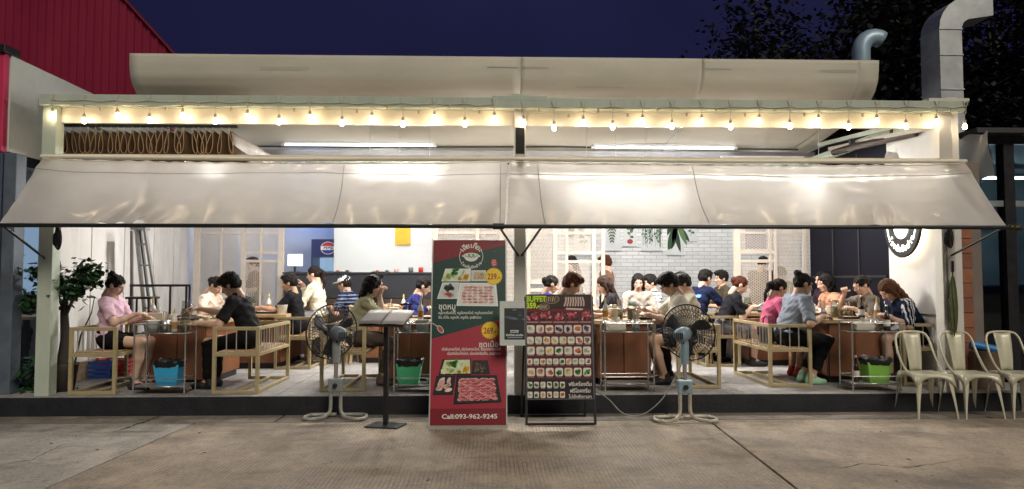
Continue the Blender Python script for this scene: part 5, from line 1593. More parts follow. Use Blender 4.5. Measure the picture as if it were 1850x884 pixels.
# ================================================================== STANDING FANS
wirem = mat('fan_wire', (0.035, 0.035, 0.04), 0.35, 0.6, 0.2, 20)
def fan(x, y, heading, tilt, motor_c, pole_c, base_c, label, hub_z=0.88, Rf=0.285, wrapped=False):
    t = thing('standing_fan', label, 'fan', (x, y, 0))
    pm = mat('fan_'+pole_c, pole_c, 0.4, 0.3, 0.12, 14); mm = mat('fan_'+motor_c, motor_c, 0.45, 0.1, 0.12, 14); bm2 = mat('fanbase_'+base_c, base_c, 0.45, 0.2, 0.2, 18, bump=0.6 if wrapped else 0.0, bscale=24)
    rr = 0.019 if not wrapped else 0.026
    for s_ in (-1, 1):
        pts = [(s_*0.05, 0.0, 0.30), (s_*0.05, 0.0, 0.12), (s_*0.06, -0.01, 0.07), (s_*0.10, -0.06, rr+0.012), (s_*0.22, -0.13, rr+0.005), (s_*0.29, -0.10, rr+0.005), (s_*0.315, 0.0, rr+0.005), (s_*0.29, 0.13, rr+0.005), (s_*0.20, 0.15, rr+0.005), (s_*0.02, 0.15, rr+0.005)]
        fine = []
        for i in range(len(pts)-1):
            a, b = Vector(pts[i]), Vector(pts[i+1])
            for k in range(4): fine.append(a.lerp(b, k/4))
        fine.append(Vector(pts[-1]))
        sm_ = [fine[0]]+[(fine[i-1]+fine[i]*2+fine[i+1])/4 for i in range(1, len(fine)-1)]+[fine[-1]]
        rads = [rr*(1+(0.18*math.sin(i*1.9) if wrapped else 0)) for i in range(len(sm_))]
        MB().tube(sm_, rads, 10).build('base_tube', bm2, t)
    MB().box(-0.075, 0.075, -0.03, 0.03, 0.28, 0.42).build('clamp', pm, t, bevel=0.012)
    MB().lathe([(0.02, 0), (0.024, 0.01), (0.024, 0.035), (0.015, 0.04)], 12, (0, -0.03, 0.35), M=Matrix.Rotation(R(90), 3, 'X')).build('clamp_knob', dark_m, t)
    MB().tube([(0, 0, 0.40), (0, 0, hub_z-0.28)], 0.021, 12).build('pole', chrome, t)
    MB().tube([(0, 0, hub_z-0.30), (0, 0, hub_z-0.12), (0, 0, hub_z-0.05)], [0.042, 0.046, 0.036], 12).build('neck', pm, t)
    head = thing('fan_head', None, None); head.parent = t
    head.location = (0, 0, hub_z); head.rotation_euler = (0, -R(tilt), R(heading))
    # motor behind, cage in front along +X
    MB().lathe([(0.02, -0.14), (0.055, -0.13), (0.072, -0.10), (0.075, -0.02), (0.07, 0.03), (0.05, 0.045)], 20, M=Matrix.Rotation(R(90), 3, 'Y')).build('motor', mm, head)
    for k in range(5): MB().box(-0.143, -0.137, -0.045+0.02*k, -0.037+0.02*k, -0.035, 0.035).build('vent_slot', black_m, head)
    MB().box(-0.05, 0.02, -0.02, 0.02, -0.11, -0.06).build('yoke', dark_m, head)
    cx = 0.10
    mb = MB()
    nsp = 44
    def prof(f, side):   # f 0 at hub .. 1 at rim
        return (cx+side*(0.075*(1-f**2.2)+0.012), f*Rf)
    for side in (-1, 1):
        for k in range(nsp):
            a = 2*math.pi*k/nsp
            pts = []
            for f in (0.2, 0.4, 0.6, 0.8, 0.93, 1.0):
                xx, r_ = prof(f, side); aa = a+0.25*(1-f)*side
                pts.append((xx, r_*math.cos(aa), r_*math.sin(aa)))
            mb.tube(pts, 0.0028, 4, cap=False)
    o = mb.build('cage_wires', wirem, head, fixn=False); o['kind'] = 'stuff'
    for side in (-1, 1):
        for f, rad in ((0.2, 0.004), (0.6, 0.0025), (0.82, 0.0025)):
            xx, r_ = prof(f, side)
            MB().tube([(xx, r_*math.cos(2*math.pi*k/36), r_*math.sin(2*math.pi*k/36)) for k in range(36)], rad, 5, closed=True).build('cage_ring', wirem, head)
        xx, r_ = prof(0.2, side)
        MB().lathe([(0.001, -0.004), (r_, -0.003), (r_, 0.003), (0.001, 0.006)], 20, (xx, 0, 0), M=Matrix.Rotation(R(90), 3, 'Y')).build('badge_disc', dark_m, head)
    MB().tube([(cx, Rf*math.cos(2*math.pi*k/48), Rf*math.sin(2*math.pi*k/48)) for k in range(48)], 0.008, 6, closed=True).build('cage_rim', wirem, head)
    for k in range(3):
        a0 = 2*math.pi*k/3+0.4
        def fn(u, v):
            r_ = 0.045+u*(Rf*0.88-0.045); sp = (0.35+0.55*math.sin(math.pi*min(1, u*0.85+0.1)))*0.8
            a = a0+(v-0.5)*sp+0.25*u
            return (cx+(v-0.5)*0.055, r_*math.cos(a), r_*math.sin(a))
        MB().grid(fn, 8, 5).build('blade', mat('fan_blade', (0.05, 0.052, 0.058), 0.35, 0.2, 0.1, 9), head, solid=0.002)
    MB().lathe([(0.045, -0.03), (0.048, 0.02), (0.03, 0.035), (0.001, 0.04)], 16, (cx, 0, 0), M=Matrix.Rotation(R(90), 3, 'Y')).build('hub', dark_m, head)
    return t
g1_ = gnd(606, 758); g2_ = gnd(1238, 762)
fan(g1_.x, g1_.y, 128, 6, '5f6a74', '8f9698', '9a9a92', 'grey standing fan with bare tube base beside the menu lectern')
fan(g2_.x, g2_.y, 52, 6, '8399a6', '93aab6', 'b9b4a4', 'pale blue standing fan with its base wrapped in plastic')
# the fan's flex running to the menu board
fl = thing('fan_cable', 'grey cable looping from the wrapped fan toward the menu board', 'cable', (g2_.x-0.4, g2_.y+0.1, 0))
p_a, p_b = Vector((g2_.x-0.02, g2_.y, 0.60)), at(1076, 706, 7.5)
pts = [p_a, Vector((g2_.x-0.09, g2_.y+0.05, 0.42)), Vector((g2_.x-0.20, g2_.y+0.12, 0.20)), Vector((g2_.x-0.36, g2_.y+0.17, 0.05)), Vector((g2_.x-0.5, g2_.y+0.2, 0.015)), Vector((g2_.x-0.62, g2_.y+0.2, 0.06)), Vector((g2_.x-0.74, g2_.y+0.2, 0.2)), p_b]
fine = []
for i in range(len(pts)-1):
    for k in range(5): fine.append(pts[i].lerp(pts[i+1], k/5))
fine.append(pts[-1])
for _ in range(3): fine = [fine[0]]+[(fine[i-1]+fine[i]*2+fine[i+1])/4 for i in range(1, len(fine)-1)]+[fine[-1]]
MB().tube(fine, 0.006, 6).build('flex', mat('grey_flex', (0.30, 0.32, 0.30), 0.5), fl, off=fl.location)

# ================================================================== METAL CHAIRS
tol = mat('cream_metal', (0.62, 0.60, 0.46), 0.36, 0.15, 0.07, 8, dirt=0.25, dirtcol=(0.40, 0.35, 0.24))
def make_chair():
    t = thing('metal_chair', 'chair', 'chair')
    SH, SWd = 0.45, 0.19
    MB().box(-SWd, SWd, -0.19, 0.17, SH-0.012, SH).build('seat', tol, t, bevel=0.010)
    # skirt with arched cut-outs: front, back, both sides
    def skirt(p, q):
        p, q = Vector(p), Vector(q)
        vs = []
        n_ = 12
        for k in range(n_+1):
            u = k/n_; e = p.lerp(q, u); dep = 0.03+0.10*abs(2*u-1)**3.0
            vs += [(e.x, e.y, SH-0.006), (e.x*(1+0.12*abs(2*u-1)**3), e.y*(1+0.12*abs(2*u-1)**3), SH-0.006-dep)]
        mb = MB().add(vs, [(2*k, 2*k+1, 2*k+3, 2*k+2) for k in range(n_)], smooth=True)
        mb.build('seat_skirt', tol, t, solid=0.003)
    c4 = [(-SWd, -0.19), (SWd, -0.19), (SWd, 0.17), (-SWd, 0.17)]
    for i in range(4):
        a, b = c4[i], c4[(i+1) % 4]
        skirt((a[0], a[1], 0), (b[0], b[1], 0))
    for sx in (-1, 1):
        for (y0_, y1_) in ((-0.185, -0.235), (0.165, 0.235)):
            top_, bot = Vector((sx*0.178, y0_, SH-0.01)), Vector((sx*0.215, y1_, 0.0))
            mb = MB()
            rings = []
            for f, w in ((0, 0.050), (0.25, 0.042), (0.6, 0.026), (0.94, 0.017), (1.0, 0.019)):
                c = top_.lerp(bot, f); iy = 1 if y0_ < 0 else -1
                rings.append([(c.x, c.y, c.z), (c.x-sx*w, c.y, c.z), (c.x-sx*w*0.8, c.y+iy*w*0.25, c.z), (c.x-sx*w*0.25, c.y+iy*w*0.8, c.z), (c.x, c.y+iy*w, c.z)])
            mb.add([p for r_ in rings for p in r_], [(i*5+k, i*5+(k+1) % 5, (i+1)*5+(k+1) % 5, (i+1)*5+k) for i in range(4) for k in range(5)])
            mb.add(rings[-1], [(0, 1, 2, 3, 4)])
            mb.build('leg', tol, t, bevel=0.002)
    hoop = [(-0.185, -0.03, SH-0.01), (-0.195, 0.06, SH+0.06), (-0.195, 0.16, SH+0.2), (-0.185, 0.215, SH+0.34), (-0.15, 0.235, SH+0.395), (-0.09, 0.24, SH+0.41), (0, 0.242, SH+0.413), (0.09, 0.24, SH+0.41), (0.15, 0.235, SH+0.395), (0.185, 0.215, SH+0.34), (0.195, 0.16, SH+0.2), (0.195, 0.06, SH+0.06), (0.185, -0.03, SH-0.01)]
    fine = []
    for i in range(len(hoop)-1):
        for k in range(4): fine.append(Vector(hoop[i]).lerp(Vector(hoop[i+1]), k/4))
    fine.append(Vector(hoop[-1]))
    for _ in range(2): fine = [fine[0]]+[(fine[i-1]+fine[i]*2+fine[i+1])/4 for i in range(1, len(fine)-1)]+[fine[-1]]
    MB().tube(fine, 0.0125, 8).build('back_hoop', tol, t)
    mb = MB().grid(lambda u, v: ((u-0.5)*(0.13+0.06*v), 0.165+0.075*v+0.012*math.cos((u-0.5)*5)-0.012*math.sin(v*3), SH+0.005+0.40*v), 6, 8)
    mb.build('back_splat', tol, t, solid=0.003)
    return t
ch0 = make_chair()
cx0 = at(1697, 759, 7.5).x
lb = ['cream metal chair by the kerb, leftmost of three', 'cream metal chair in the middle of three by the kerb', 'cream metal chair cut off by the right picture edge']
for i, (px, y, rz) in enumerate(((1697, 7.74, 0.0), (1780, 7.73, 0.03), (1868, 7.72, -0.02))):
    x = at(px, 759, 7.5).x
    if i == 0:
        c = ch0; c.location = (x, y, 0); c.rotation_euler = (0, 0, rz); c['label'] = lb[0]; c['group'] = 'cream metal chairs at the kerb'
    else: copy_tree(ch0, (x, y, 0), rz, lb[i])
# ================================================================== BANNER AND MENU BOARDS
YB0 = gnd(845, 776).y
bz0, bz1 = 0.035, 1.80
bl_, br_ = gnd(776, 776), gnd(915, 776)
BWd = br_.x-bl_.x
lean = R(11.5)
ux = Vector((1, 0, 0)); uy = Vector((0, math.sin(lean), math.cos(lean)))
BHt = 1.83
ban = thing('banner_stand', 'tall red and green food banner with prices, leaning on its stand', 'banner', (bl_.x+BWd/2, YB0, 0))
OB = ban.location.copy()
o_ = Vector((bl_.x, YB0, bz0))
nrm_ = ux.cross(uy)
def slabp(o, ux, uy, w, h, th):
    n = Vector(ux).cross(Vector(uy))
    a = [o, o+ux*w, o+ux*w+uy*h, o+uy*h]
    return MB().hexa([p-n*th for p in a]+[p for p in a])
slabp(o_, ux, uy, BWd, BHt, 0.006).build('panel', ink('0e3a34'), ban, off=OB)
for u in (-0.008, BWd-0.002):
    q = o_+ux*u-uy*0.02
    MB().bar(q+ux*0.005, q+ux*0.005+uy*(BHt+0.03), 0.012, 0.014).build('side_tube', mat('pale_tube', (0.5, 0.5, 0.47), 0.4, 0.4), ban, off=OB)
MB().bar(o_+ux*-0.01-uy*0.012, o_+ux*(BWd+0.01)-uy*0.012, 0.02, 0.03).build('base_bar', mat('pale_tube', (0.5, 0.5, 0.47), 0.4, 0.4), ban, off=OB)
for s_ in (0.06, BWd-0.06):
    MB().tube([o_+ux*s_+uy*1.5+Vector((0, 0.012, 0)), Vector((bl_.x+s_, YB0+0.72, 0.0))], 0.009, 6).build('rear_strut', dark_m, ban, off=OB)
Pb = Print(o_, ux, uy)
def bp_(px, py):
    v = (777-py)/334.0*BHt
    l = 776+(790-776)*(777-py)/334.0; r = 915+(918-915)*(777-py)/334.0
    return ((px-l)/(r-l)*BWd, v)
def Z2(zx, zy): return bp_(770+zx/4.65, 430+zy/4.65)
def Z3(zx, zy): return bp_(770+zx/4.65, 600+zy/4.65)
H_ = BHt
_sv = BHt/334.0/4.65         # one zoomed pixel in metres
Pb.poly([(0, H_), (0, bp_(776, 486)[1]), (BWd, bp_(776, 452)[1]), (BWd, H_)], '7c1424', 1)
Pb.poly([(0, 0.16), (BWd, 0.16), (BWd, bp_(776, 588)[1]), (0, bp_(776, 626)[1])], 'a32b3c', 1)
Pb.rect(0, 0, BWd, 0.16, '7c1424', 1)
rs = random.Random(3)
for k in range(40):    # scattered flecks
    u, v = rs.random()*BWd, 0.2+rs.random()*(H_-0.3)
    Pb.disc(u, v, 0.006, 0.003, ('2a5a50', 'b84a58', '205048')[k % 3], 2, 6, rs.random()*3)
wht = 'e6e6dc'
cu, cv = Z2(402, 205)
arc_text(lambda vs, fs: Pb.mb.add([Pb.P(cu+x, cv-0.01+y, 3) for x, y in vs], fs, Pb.mi(wht)), ['เ', 'ฮี', 'ย', 'เ', 'กี๊', 'ย', 'ะ'], 0.10, 90, -17, 0.072)
arc_text(lambda vs, fs: Pb.mb.add([Pb.P(cu+x, cv+0.01+y, 3) for x, y in vs], fs, Pb.mi(wht)), ['โ', 'ร', 'ง', 'ต้', 'ม', 'ปิ้', 'ง', 'ย่', 'า', 'ง'], 0.135, -90, 11, 0.04, True)
for a0, a1 in ((-38, 38), (142, 218)):
    Pb.line([(cu+0.118*math.cos(R(a)), cv+0.118*math.sin(R(a))) for a in range(a0, a1+1, 8)], 0.005, wht, 3)
Pb.poly([(cu+0.075*math.cos(R(a)), cv+0.01+0.062*math.sin(R(a))) for a in range(180, 361, 15)], wht, 3)
Pb.disc(cu, cv+0.012, 0.078, 0.026, wht, 3, 20)
Pb.disc(cu, cv+0.012, 0.068, 0.019, '8fb8a4', 4, 20)
for k in range(5): Pb.disc(cu-0.045+0.022*k, cv+0.014, 0.011, 0.010, ('e6e6dc', '6a9a80')[k % 2], 5, 8)
Pb.rect(cu-0.09, cv-0.004, cu-0.07, cv+0.012, wht, 4); Pb.rect(cu+0.07, cv-0.004, cu+0.09, cv+0.012, wht, 4)
for k in (-1, 0, 1): Pb.line([(cu+0.025*k, cv+0.05), (cu+0.025*k+0.008, cv+0.062), (cu+0.025*k-0.004, cv+0.074), (cu+0.025*k+0.004, cv+0.085)], 0.004, 'c04048', 5)
def tray(q, col, edge, l, inset=0.01):
    Pb.poly(q, edge, l)
    cx_, cy_ = sum(p[0] for p in q)/4, sum(p[1] for p in q)/4
    Pb.poly([(cx_+(x-cx_)*0.93, cy_+(y-cy_)*0.90) for x, y in q], col, l+1)
def inside(q, u, v):
    a = [q[0][i]*(1-u)+q[1][i]*u for i in (0, 1)]; b = [q[3][i]*(1-u)+q[2][i]*u for i in (0, 1)]
    return (a[0]*(1-v)+b[0]*v, a[1]*(1-v)+b[1]*v)
def meat(q, nr, nc, cols, l, rw=0.034, rh=0.017, fat='ecdcd2'):
    for i in range(nc):
        for k in range(nr):
            u, v = inside(q, 0.10+0.8*(i+0.5)/nc+rs.uniform(-.02, .02), 0.12+0.76*(k+0.5)/nr)
            c = cols[(i*7+k*3) % len(cols)]
            Pb.disc(u, v, rw, rh, fat, l+k*0.0+0.0, 10, rs.uniform(-.3, .3))
            Pb.disc(u+0.003, v-0.003, rw*0.82, rh*0.68, c, l+1, 10, rs.uniform(-.3, .3))
            Pb.line([(u-rw*0.5, v+rs.uniform(-.004, .004)), (u+rw*0.5, v+rs.uniform(-.004, .004))], 0.0035, fat, l+2)
def greens(q, l):
    for k in range(10):
        u, v = inside(q, 0.08+0.4*rs.random(), 0.15+0.7*rs.random()); Pb.disc(u, v, 0.03, 0.02, ('c9dc96', 'dde8b4', 'b8d080')[k % 3], l, 9, rs.random()*3)
    for k in range(14):
        u, v = inside(q, 0.30+0.20*rs.random(), 0.55+0.4*rs.random()); Pb.disc(u, v, 0.018, 0.013, ('2f7a2c', '3f9436', '1f5c22')[k % 3], l+1, 7, rs.random()*3)
    for k in range(8):
        u, v = inside(q, 0.55+0.2*rs.random(), 0.25+0.6*rs.random()); Pb.disc(u, v, 0.022, 0.012, ('e4ecc8', 'cfe0a0')[k % 2], l+1, 8, 1.1)
    for k in range(6):
        u, v = inside(q, 0.76+0.03*k, 0.30+0.06*(k % 2)); Pb.disc(u, v, 0.010, 0.036, ('e8b838', 'e09828', 'f0cc58')[k % 3], l+2, 8, -0.35)
    u, v = inside(q, 0.62, 0.2); Pb.disc(u, v, 0.022, 0.017, 'b07838', l+2, 10)
tq = [Z2(152, 422), Z2(392, 422), Z2(398, 312), Z2(188, 312)]; tray(tq, 'd6e2da', 'eef2ee', 3); greens(tq, 5)
tq = [Z2(398, 420), Z2(530, 420), Z2(520, 326), Z2(402, 326)]; tray(tq, 'c8cfc4', 'e8ece6', 3)
Pb.rrect(*Z2(418, 404), *Z2(508, 346), 0.012, 'bfa882', 5)
for k in range(14): u, v = Z2(425+75*rs.random(), 355+42*rs.random()); Pb.disc(u, v, 0.012, 0.007, ('d4c09c', 'a88e68')[k % 2], 6, 7, rs.random()*3)
tq = [Z2(112, 572), Z2(280, 572), Z2(298, 432), Z2(160, 432)]; tray(tq, 'c9d4cc', 'eaf0ea', 3)
for k in range(9): u, v = inside(tq, 0.25+0.5*rs.random(), 0.5+0.4*rs.random()); Pb.disc(u, v, 0.028, 0.019, ('3d444c', '50565c')[k % 2], 5, 9, rs.random()*3)
for k in range(6): u, v = inside(tq, 0.22+0.5*rs.random(), 0.14+0.25*rs.random()); Pb.disc(u, v, 0.026, 0.018, ('c98c84', 'b8746c', 'e0b4a8')[k % 3], 6, 9, rs.random()*3)
tq = [Z2(272, 632), Z2(618, 636), Z2(604, 436), Z2(302, 434)]; tray(tq, 'dbe4de', 'f0f4f0', 3); meat(tq, 6, 6, ['d8a29a', 'c67c78', 'b25c5c', 'c98a86'], 5, 0.030, 0.018, 'f0e6de')
def price(u, v, r, txt):
    Pb.disc(u, v, r, r, 'd8b020', 7, 44, 0, 0.045); Pb.disc(u, v, r*0.9, r*0.9, 'f0cc30', 8, 30)
    Pb.text(txt, u, v-0.032, 0.085, '9a2a1c', 9, bold=0.02, fit=0.125)
price(*Z2(585, 378), 0.086, '239.-')
price(*Z2(548, 840), 0.086, '269.-')
Pb.text('ชุดหมู', *Z2(122, 662), 0.085, wht, 4, 'LEFT', 0.012, fit=0.165)
Pb.text('หมูสามชั้นสไลด์, หมูสันคอสไลด์, หมูสันนอกสไลด์', *Z2(120, 702), 0.036, wht, 4, 'LEFT', 0.014, fit=0.535)
Pb.text('ตับ, หัวใจ, หมูหมัก, หมูเด้ง, ชุดผักรวม', *Z2(120, 740), 0.036, wht, 4, 'LEFT', 0.014, fit=0.42)
u, v = Z2(135, 830); Pb.disc(u, v, 0.046, 0.026, 'd8ccc0', 4, 14, -0.9); Pb.disc(u, v, 0.036, 0.019, 'b04c4a', 5, 12, -0.9); Pb.line([Z2(70, 778), Z2(110, 805)], 0.010, 'c4bcb0', 4)
u, v = Z2(590, 262); Pb.disc(u, v, 0.03, 0.042, 'b84448', 4, 12, 0.3)
for k in range(3): Pb.line([(u-0.02, v-0.024+0.02*k), (u+0.018, v-0.012+0.022*k)], 0.005, 'e8d4cc', 5)
Pb.text('ชุดเนื้อ', *Z3(618, 188), 0.075, wht, 4, 'RIGHT', 0.012, fit=0.19)
Pb.text('เนื้อริบอายสไลด์, เนื้อใบพายสไลด์, เนื้อน่องลายสไลด์', *Z3(634, 216), 0.036, wht, 4, 'RIGHT', 0.014, fit=0.575)
Pb.text('เนื้อเสือร้องไห้สไลด์, เนื้อหมักเฮียเกี๊ยะ, ชุดผักรวม', *Z3(634, 252), 0.036, wht, 4, 'RIGHT', 0.014, fit=0.52)
tq = [Z3(112, 420), Z3(385, 418), Z3(388, 285), Z3(148, 288)]; tray(tq, '1c2024', '0c0e10', 3); Pb.poly([inside(tq, .05, .1), inside(tq, .97, .1), inside(tq, .95, .95), inside(tq, .08, .95)], 'cfdcb0', 5); greens(tq, 6)
tq = [Z3(388, 412), Z3(542, 412), Z3(525, 298), Z3(398, 298)]; tray(tq, '202428', '0c0e10', 3)
for k in range(26): u, v = inside(tq, 0.2+0.6*rs.random(), 0.2+0.6*rs.random()); Pb.disc(u, v, 0.017, 0.009, ('6a5a44', '877456', '4a4032')[k % 3], 5, 7, rs.random()*3)
tq = [Z3(60, 578), Z3(228, 578), Z3(255, 422), Z3(95, 422)]; tray(tq, '1c2024', '0c0e10', 3)
for k in range(14): u, v = inside(tq, 0.2+0.6*rs.random(), 0.2+0.6*rs.random()); Pb.disc(u, v, 0.034, 0.016, ('e4c4b4', 'd8a89c', 'f0dccc')[k % 3], 5+k % 2, 9, rs.random()*1.2)
tq = [Z3(232, 655), Z3(636, 640), Z3(598, 420), Z3(262, 420)]; tray(tq, '202428', '0a0c0e', 3); meat(tq, 8, 7, ['c8525c', 'b83e4c', 'd47880', 'a83442'], 5, 0.034, 0.018, 'e8b4b0')
Pb.text('Call:093-962-9245', BWd*0.52, 0.066, 0.060, 'e8e4dc', 3, bold=0.022, fit=0.53)
Pb.build('banner_print', ban, off=OB)
# white notice clipped at the banner's right edge
nq = at(925, 625, 7.02)
nt_ = thing('clipped_notice', 'white card with dark poster clipped to the right edge of the banner', 'notice', (nq.x, 7.02, nq.z))
w_, h_ = 46/FPX*7.02, 81/FPX*7.02
o2 = Vector((at(903, 625, 7.04).x, 7.05, nq.z))
slabp(o2, ux, uy, w_, h_, 0.004).build('card', mat('card_white', (0.55, 0.60, 0.57), 0.5), nt_, off=nt_.location)
MB().bar(o2+uy*0.1+Vector((0, 0.012, 0)), o2+uy*0.1+Vector((0.0, 0.2, 0.02)), 0.012).build('clip', dark_m, nt_, off=nt_.location)
pn = Print(o2, ux, uy)
pn.rect(w_*0.18, h_*0.13, w_*0.99, h_*0.84, '0a0d14', 1)
for k in range(9): pn.line([(w_*0.2, h_*(0.62+0.015*math.sin(k))+0.002*k), (w_*0.55, h_*0.58+0.003*k), (w_*0.97, h_*(0.60)-0.002*k)], 0.0022, ('4a6a78', '8aa4b0', '20303c')[k % 3], 2)
pn.disc(w_*0.8, h_*0.68, 0.014, 0.010, '1c5a80', 2)
for k in range(10): pn.line([(w_*(0.25+0.06*k), h_*0.48), (w_*(0.27+0.06*k), h_*(0.42+0.03*(k % 3)))], 0.003, '2a3440', 2)
pn.rrect(w_*0.42, h_*0.285, w_*0.74, h_*0.345, 0.004, 'c8d0d4', 2)
pn.text('MENU', w_*0.58, h_*0.295, 0.022, '20262c', 3, bold=0.02)
pn.text('สั่งที่นี่ผ่านมือถือ', w_*0.58, h_*0.21, 0.026, 'e8ecec', 2, bold=0.02, fit=w_*0.68)
pn.line([(w_*0.3, h_*0.175), (w_*0.88, h_*0.175)], 0.006, 'a8b0b4', 2)
pn.line([(w_*0.5, h_*0.80), (w_*0.66, h_*0.80)], 0.005, '98a4aa', 2)
pn.line([(w_*0.27, h_*0.745), (w_*0.9, h_*0.745)], 0.003, '3a4650', 2)
pn.build('poster_print', nt_, off=nt_.location)

# buffet A-board
ab0, ab1 = gnd(949, 770), gnd(1078, 770)
YA = (ab0.y+ab1.y)/2
AW = ab1.x-ab0.x
ab = thing('menu_board', 'dark framed A-board with buffet food pictures beside the banner', 'board', ((ab0.x+ab1.x)/2, YA, 0))
OA = ab.location.copy()
la = R(9)
uy2 = Vector((0, math.sin(la), math.cos(la)))
oa = Vector((ab0.x, YA, 0.0))
AH = 1.27
for u in (0.012, AW-0.012):
    MB().bar(oa+ux*u+uy2*0.01, oa+ux*u+uy2*AH, 0.024, 0.024).build('front_leg', black_m, ab, off=OA)
    MB().bar(Vector((oa.x+u-(0.03 if u < 0.1 else 0.04), YA+0.50, 0.0)), oa+ux*u+uy2*(AH-0.03)+Vector((0, 0.03, 0)), 0.02, 0.02).build('rear_leg', black_m, ab, off=OA)
MB().bar(oa+ux*0.024+uy2*0.02, oa+ux*(AW-0.024)+uy2*0.02, 0.024, 0.024).build('foot_rail', black_m, ab, off=OA)
MB().bar(Vector((oa.x-0.01, YA+0.5, 0.012)), Vector((oa.x+AW-0.04, YA+0.5, 0.012)), 0.02, 0.02).build('foot_rail', black_m, ab, off=OA)
bv0 = (770-722)/(770-536)*AH
ob = oa+ux*0.018+uy2*bv0
bw, bh = AW-0.036, AH-bv0+0.02
slabp(ob+ux*0-Vector((0, 0.008, 0)), ux, uy2, bw, bh, 0.012).build('panel', mat('board_dark', (0.03, 0.012, 0.012), 0.45), ab, off=OA)
for (a, b, c_, d_) in ((0, 0, bw, 0), (0, bh, bw, bh), (0, 0, 0, bh), (bw, 0, bw, bh)):
    MB().bar(ob+ux*a+uy2*b-Vector((0, 0.012, 0)), ob+ux*c_+uy2*d_-Vector((0, 0.012, 0)), 0.012, 0.012).build('rim', mat('rim_grey', (0.16, 0.15, 0.16), 0.35, 0.5), ab, off=OA)
Pm = Print(ob-Vector((0, 0.0085, 0)), ux, uy2)
def M8(zx, zy):     # zoomed view of the board: 4.911 px per photo px
    px, py = 900+zx/4.911, 520+zy/4.911
    return ((px-953)/(1070-953+ (py-536)/186*4)*bw, (719-py)/(719-536)*bh)
Pm.rect(0.006, 0.006, bw-0.006, bh-0.006, '541c24', 1)
Pm.rect(0.006, 0.006, bw-0.006, M8(0, 812)[1], '1d1620', 2)
Pm.rect(0.006, M8(0, 200)[1], bw-0.006, bh-0.006, '2c1512', 2)
Pm.poly([M8(250, 330), M8(835, 330), M8(835, 205), M8(600, 190), M8(250, 205)], '6a1420', 2)
Pm.text('BUFFET', *M8(262, 137), 0.078, 'b8e018', 8, 'LEFT', 0.05, fit=0.20)
Pm.text('359.-', *M8(260, 196), 0.078, 'c8e828', 8, 'LEFT', 0.05, fit=0.135)
for (zx, zy, rx, ry) in ((480, 115, 0.085, 0.05), (415, 185, 0.06, 0.035)):
    u, v = M8(zx, zy); Pm.disc(u, v, rx, ry, '8a7a60', 3, 18); Pm.disc(u, v, rx*0.85, ry*0.8, '4a3a28', 4, 16)
    for k in range(5): Pm.line([(u-rx*0.6+rx*0.25*k, v-ry*0.5), (u-rx*0.5+rx*0.25*k, v+ry*0.5)], 0.008, ('b09070', 'c8b898')[k % 2], 5)
q_ = [M8(575, 185), M8(790, 185), M8(770, 92), M8(600, 92)]
Pm.poly(q_, '201818', 3)
for k in range(8):
    a = inside(q_, 0.08+0.115*k, 0.06); b = inside(q_, 0.06+0.12*k, 0.95)
    Pm.line([a, ((a[0]+b[0])/2+0.008, (a[1]+b[1])/2), b], 0.017, 'b89088', 4); Pm.line([(a[0]+0.005, a[1]), ((a[0]+b[0])/2+0.013, (a[1]+b[1])/2), (b[0]+0.005, b[1])], 0.005, 'f0e4dc', 5)
Pm.line([M8(610, 200), M8(760, 206)], 0.014, 'd8d0c8', 4); Pm.line([M8(610, 212), M8(740, 216)], 0.010, 'c83040', 5)
def foodtile(zx0, zx1, zy0, zy1, cols, back='e4ddd0', l=3):
    a, b = M8(zx0, zy1), M8(zx1, zy0)
    w, h = b[0]-a[0], b[1]-a[1]
    Pm.rrect(a[0], a[1], b[0], b[1], min(w, h)*0.2, back, l)
    cx_, cy_ = (a[0]+b[0])/2, (a[1]+b[1])/2
    for k in range(9):
        Pm.disc(cx_+rs.uniform(-.24, .24)*w, cy_+rs.uniform(-.24, .2)*h, w*rs.uniform(.15, .27), h*rs.uniform(.10, .2), cols[k % len(cols)], l+1+k % 3, 8, rs.random()*3)
    Pm.line([(a[0]+w*0.1, a[1]-0.008), (b[0]-w*0.1, a[1]-0.008)], 0.005, 'b89c94', 4)
red_ = ['a02838', 'c85060', 'd88890', '8a1c2c']
for k in range(5):
    a, b = M8(262+118*k, 308), M8(262+118*k+104, 222)
    Pm.poly([(a[0], a[1]), (b[0], a[1]+0.006), (b[0], b[1]), (a[0], b[1]-0.008)], ('181414', '201414')[k % 2], 3)
    for q in range(20): Pm.disc(a[0]+(b[0]-a[0])*rs.uniform(.12, .88), a[1]+(b[1]-a[1])*rs.uniform(.15, .85), 0.017, 0.010, red_[q % 4], 4+q % 3, 8, rs.random()*3)
    Pm.line([(a[0], a[1]-0.012), (b[0], a[1]-0.012)], 0.006, 'd8c8c0', 4)
pal = {'w': ['e8e6da', 'd0d4c8', 'b8c0b0'], 'p': ['c87868', 'd89888', 'b05850', 'e8c0b0'], 'm': ['584858', '806878', '3a3040'], 'o': ['d09048', 'c07838', 'e0b078'], 'g': ['3a8040', '60a858', '205a2c'], 'y': ['d8c060', 'c8a840', 'e8d890'], 'd': ['705848', '50443a', '988070'], 'r': ['b84838', '983028', 'd07858']}
def rowt(y0, y1, spec, x0=264, x1=828, g=14):
    n = len(spec); w = (x1-x0-g*(n-1))/n
    for k, c in enumerate(spec): foodtile(x0+k*(w+g), x0+k*(w+g)+w, y0, y1, pal[c], ('e6e0d2', 'dcd8cc', 'eae2d0')[k % 3] if c != 'm' else 'cfc8c4')
rowt(345, 410, 'wppmmrm'); rowt(446, 506, 'wwoyywrd', g=12); rowt(532, 600, 'wwygwrw'); rowt(634, 684, 'pwowwgowwd', g=9); rowt(714, 784, 'oppgygg'); rowt(832, 882, 'ggwggg', 266, 596)
rowt(915, 968, 'wgoryr', 266, 596)
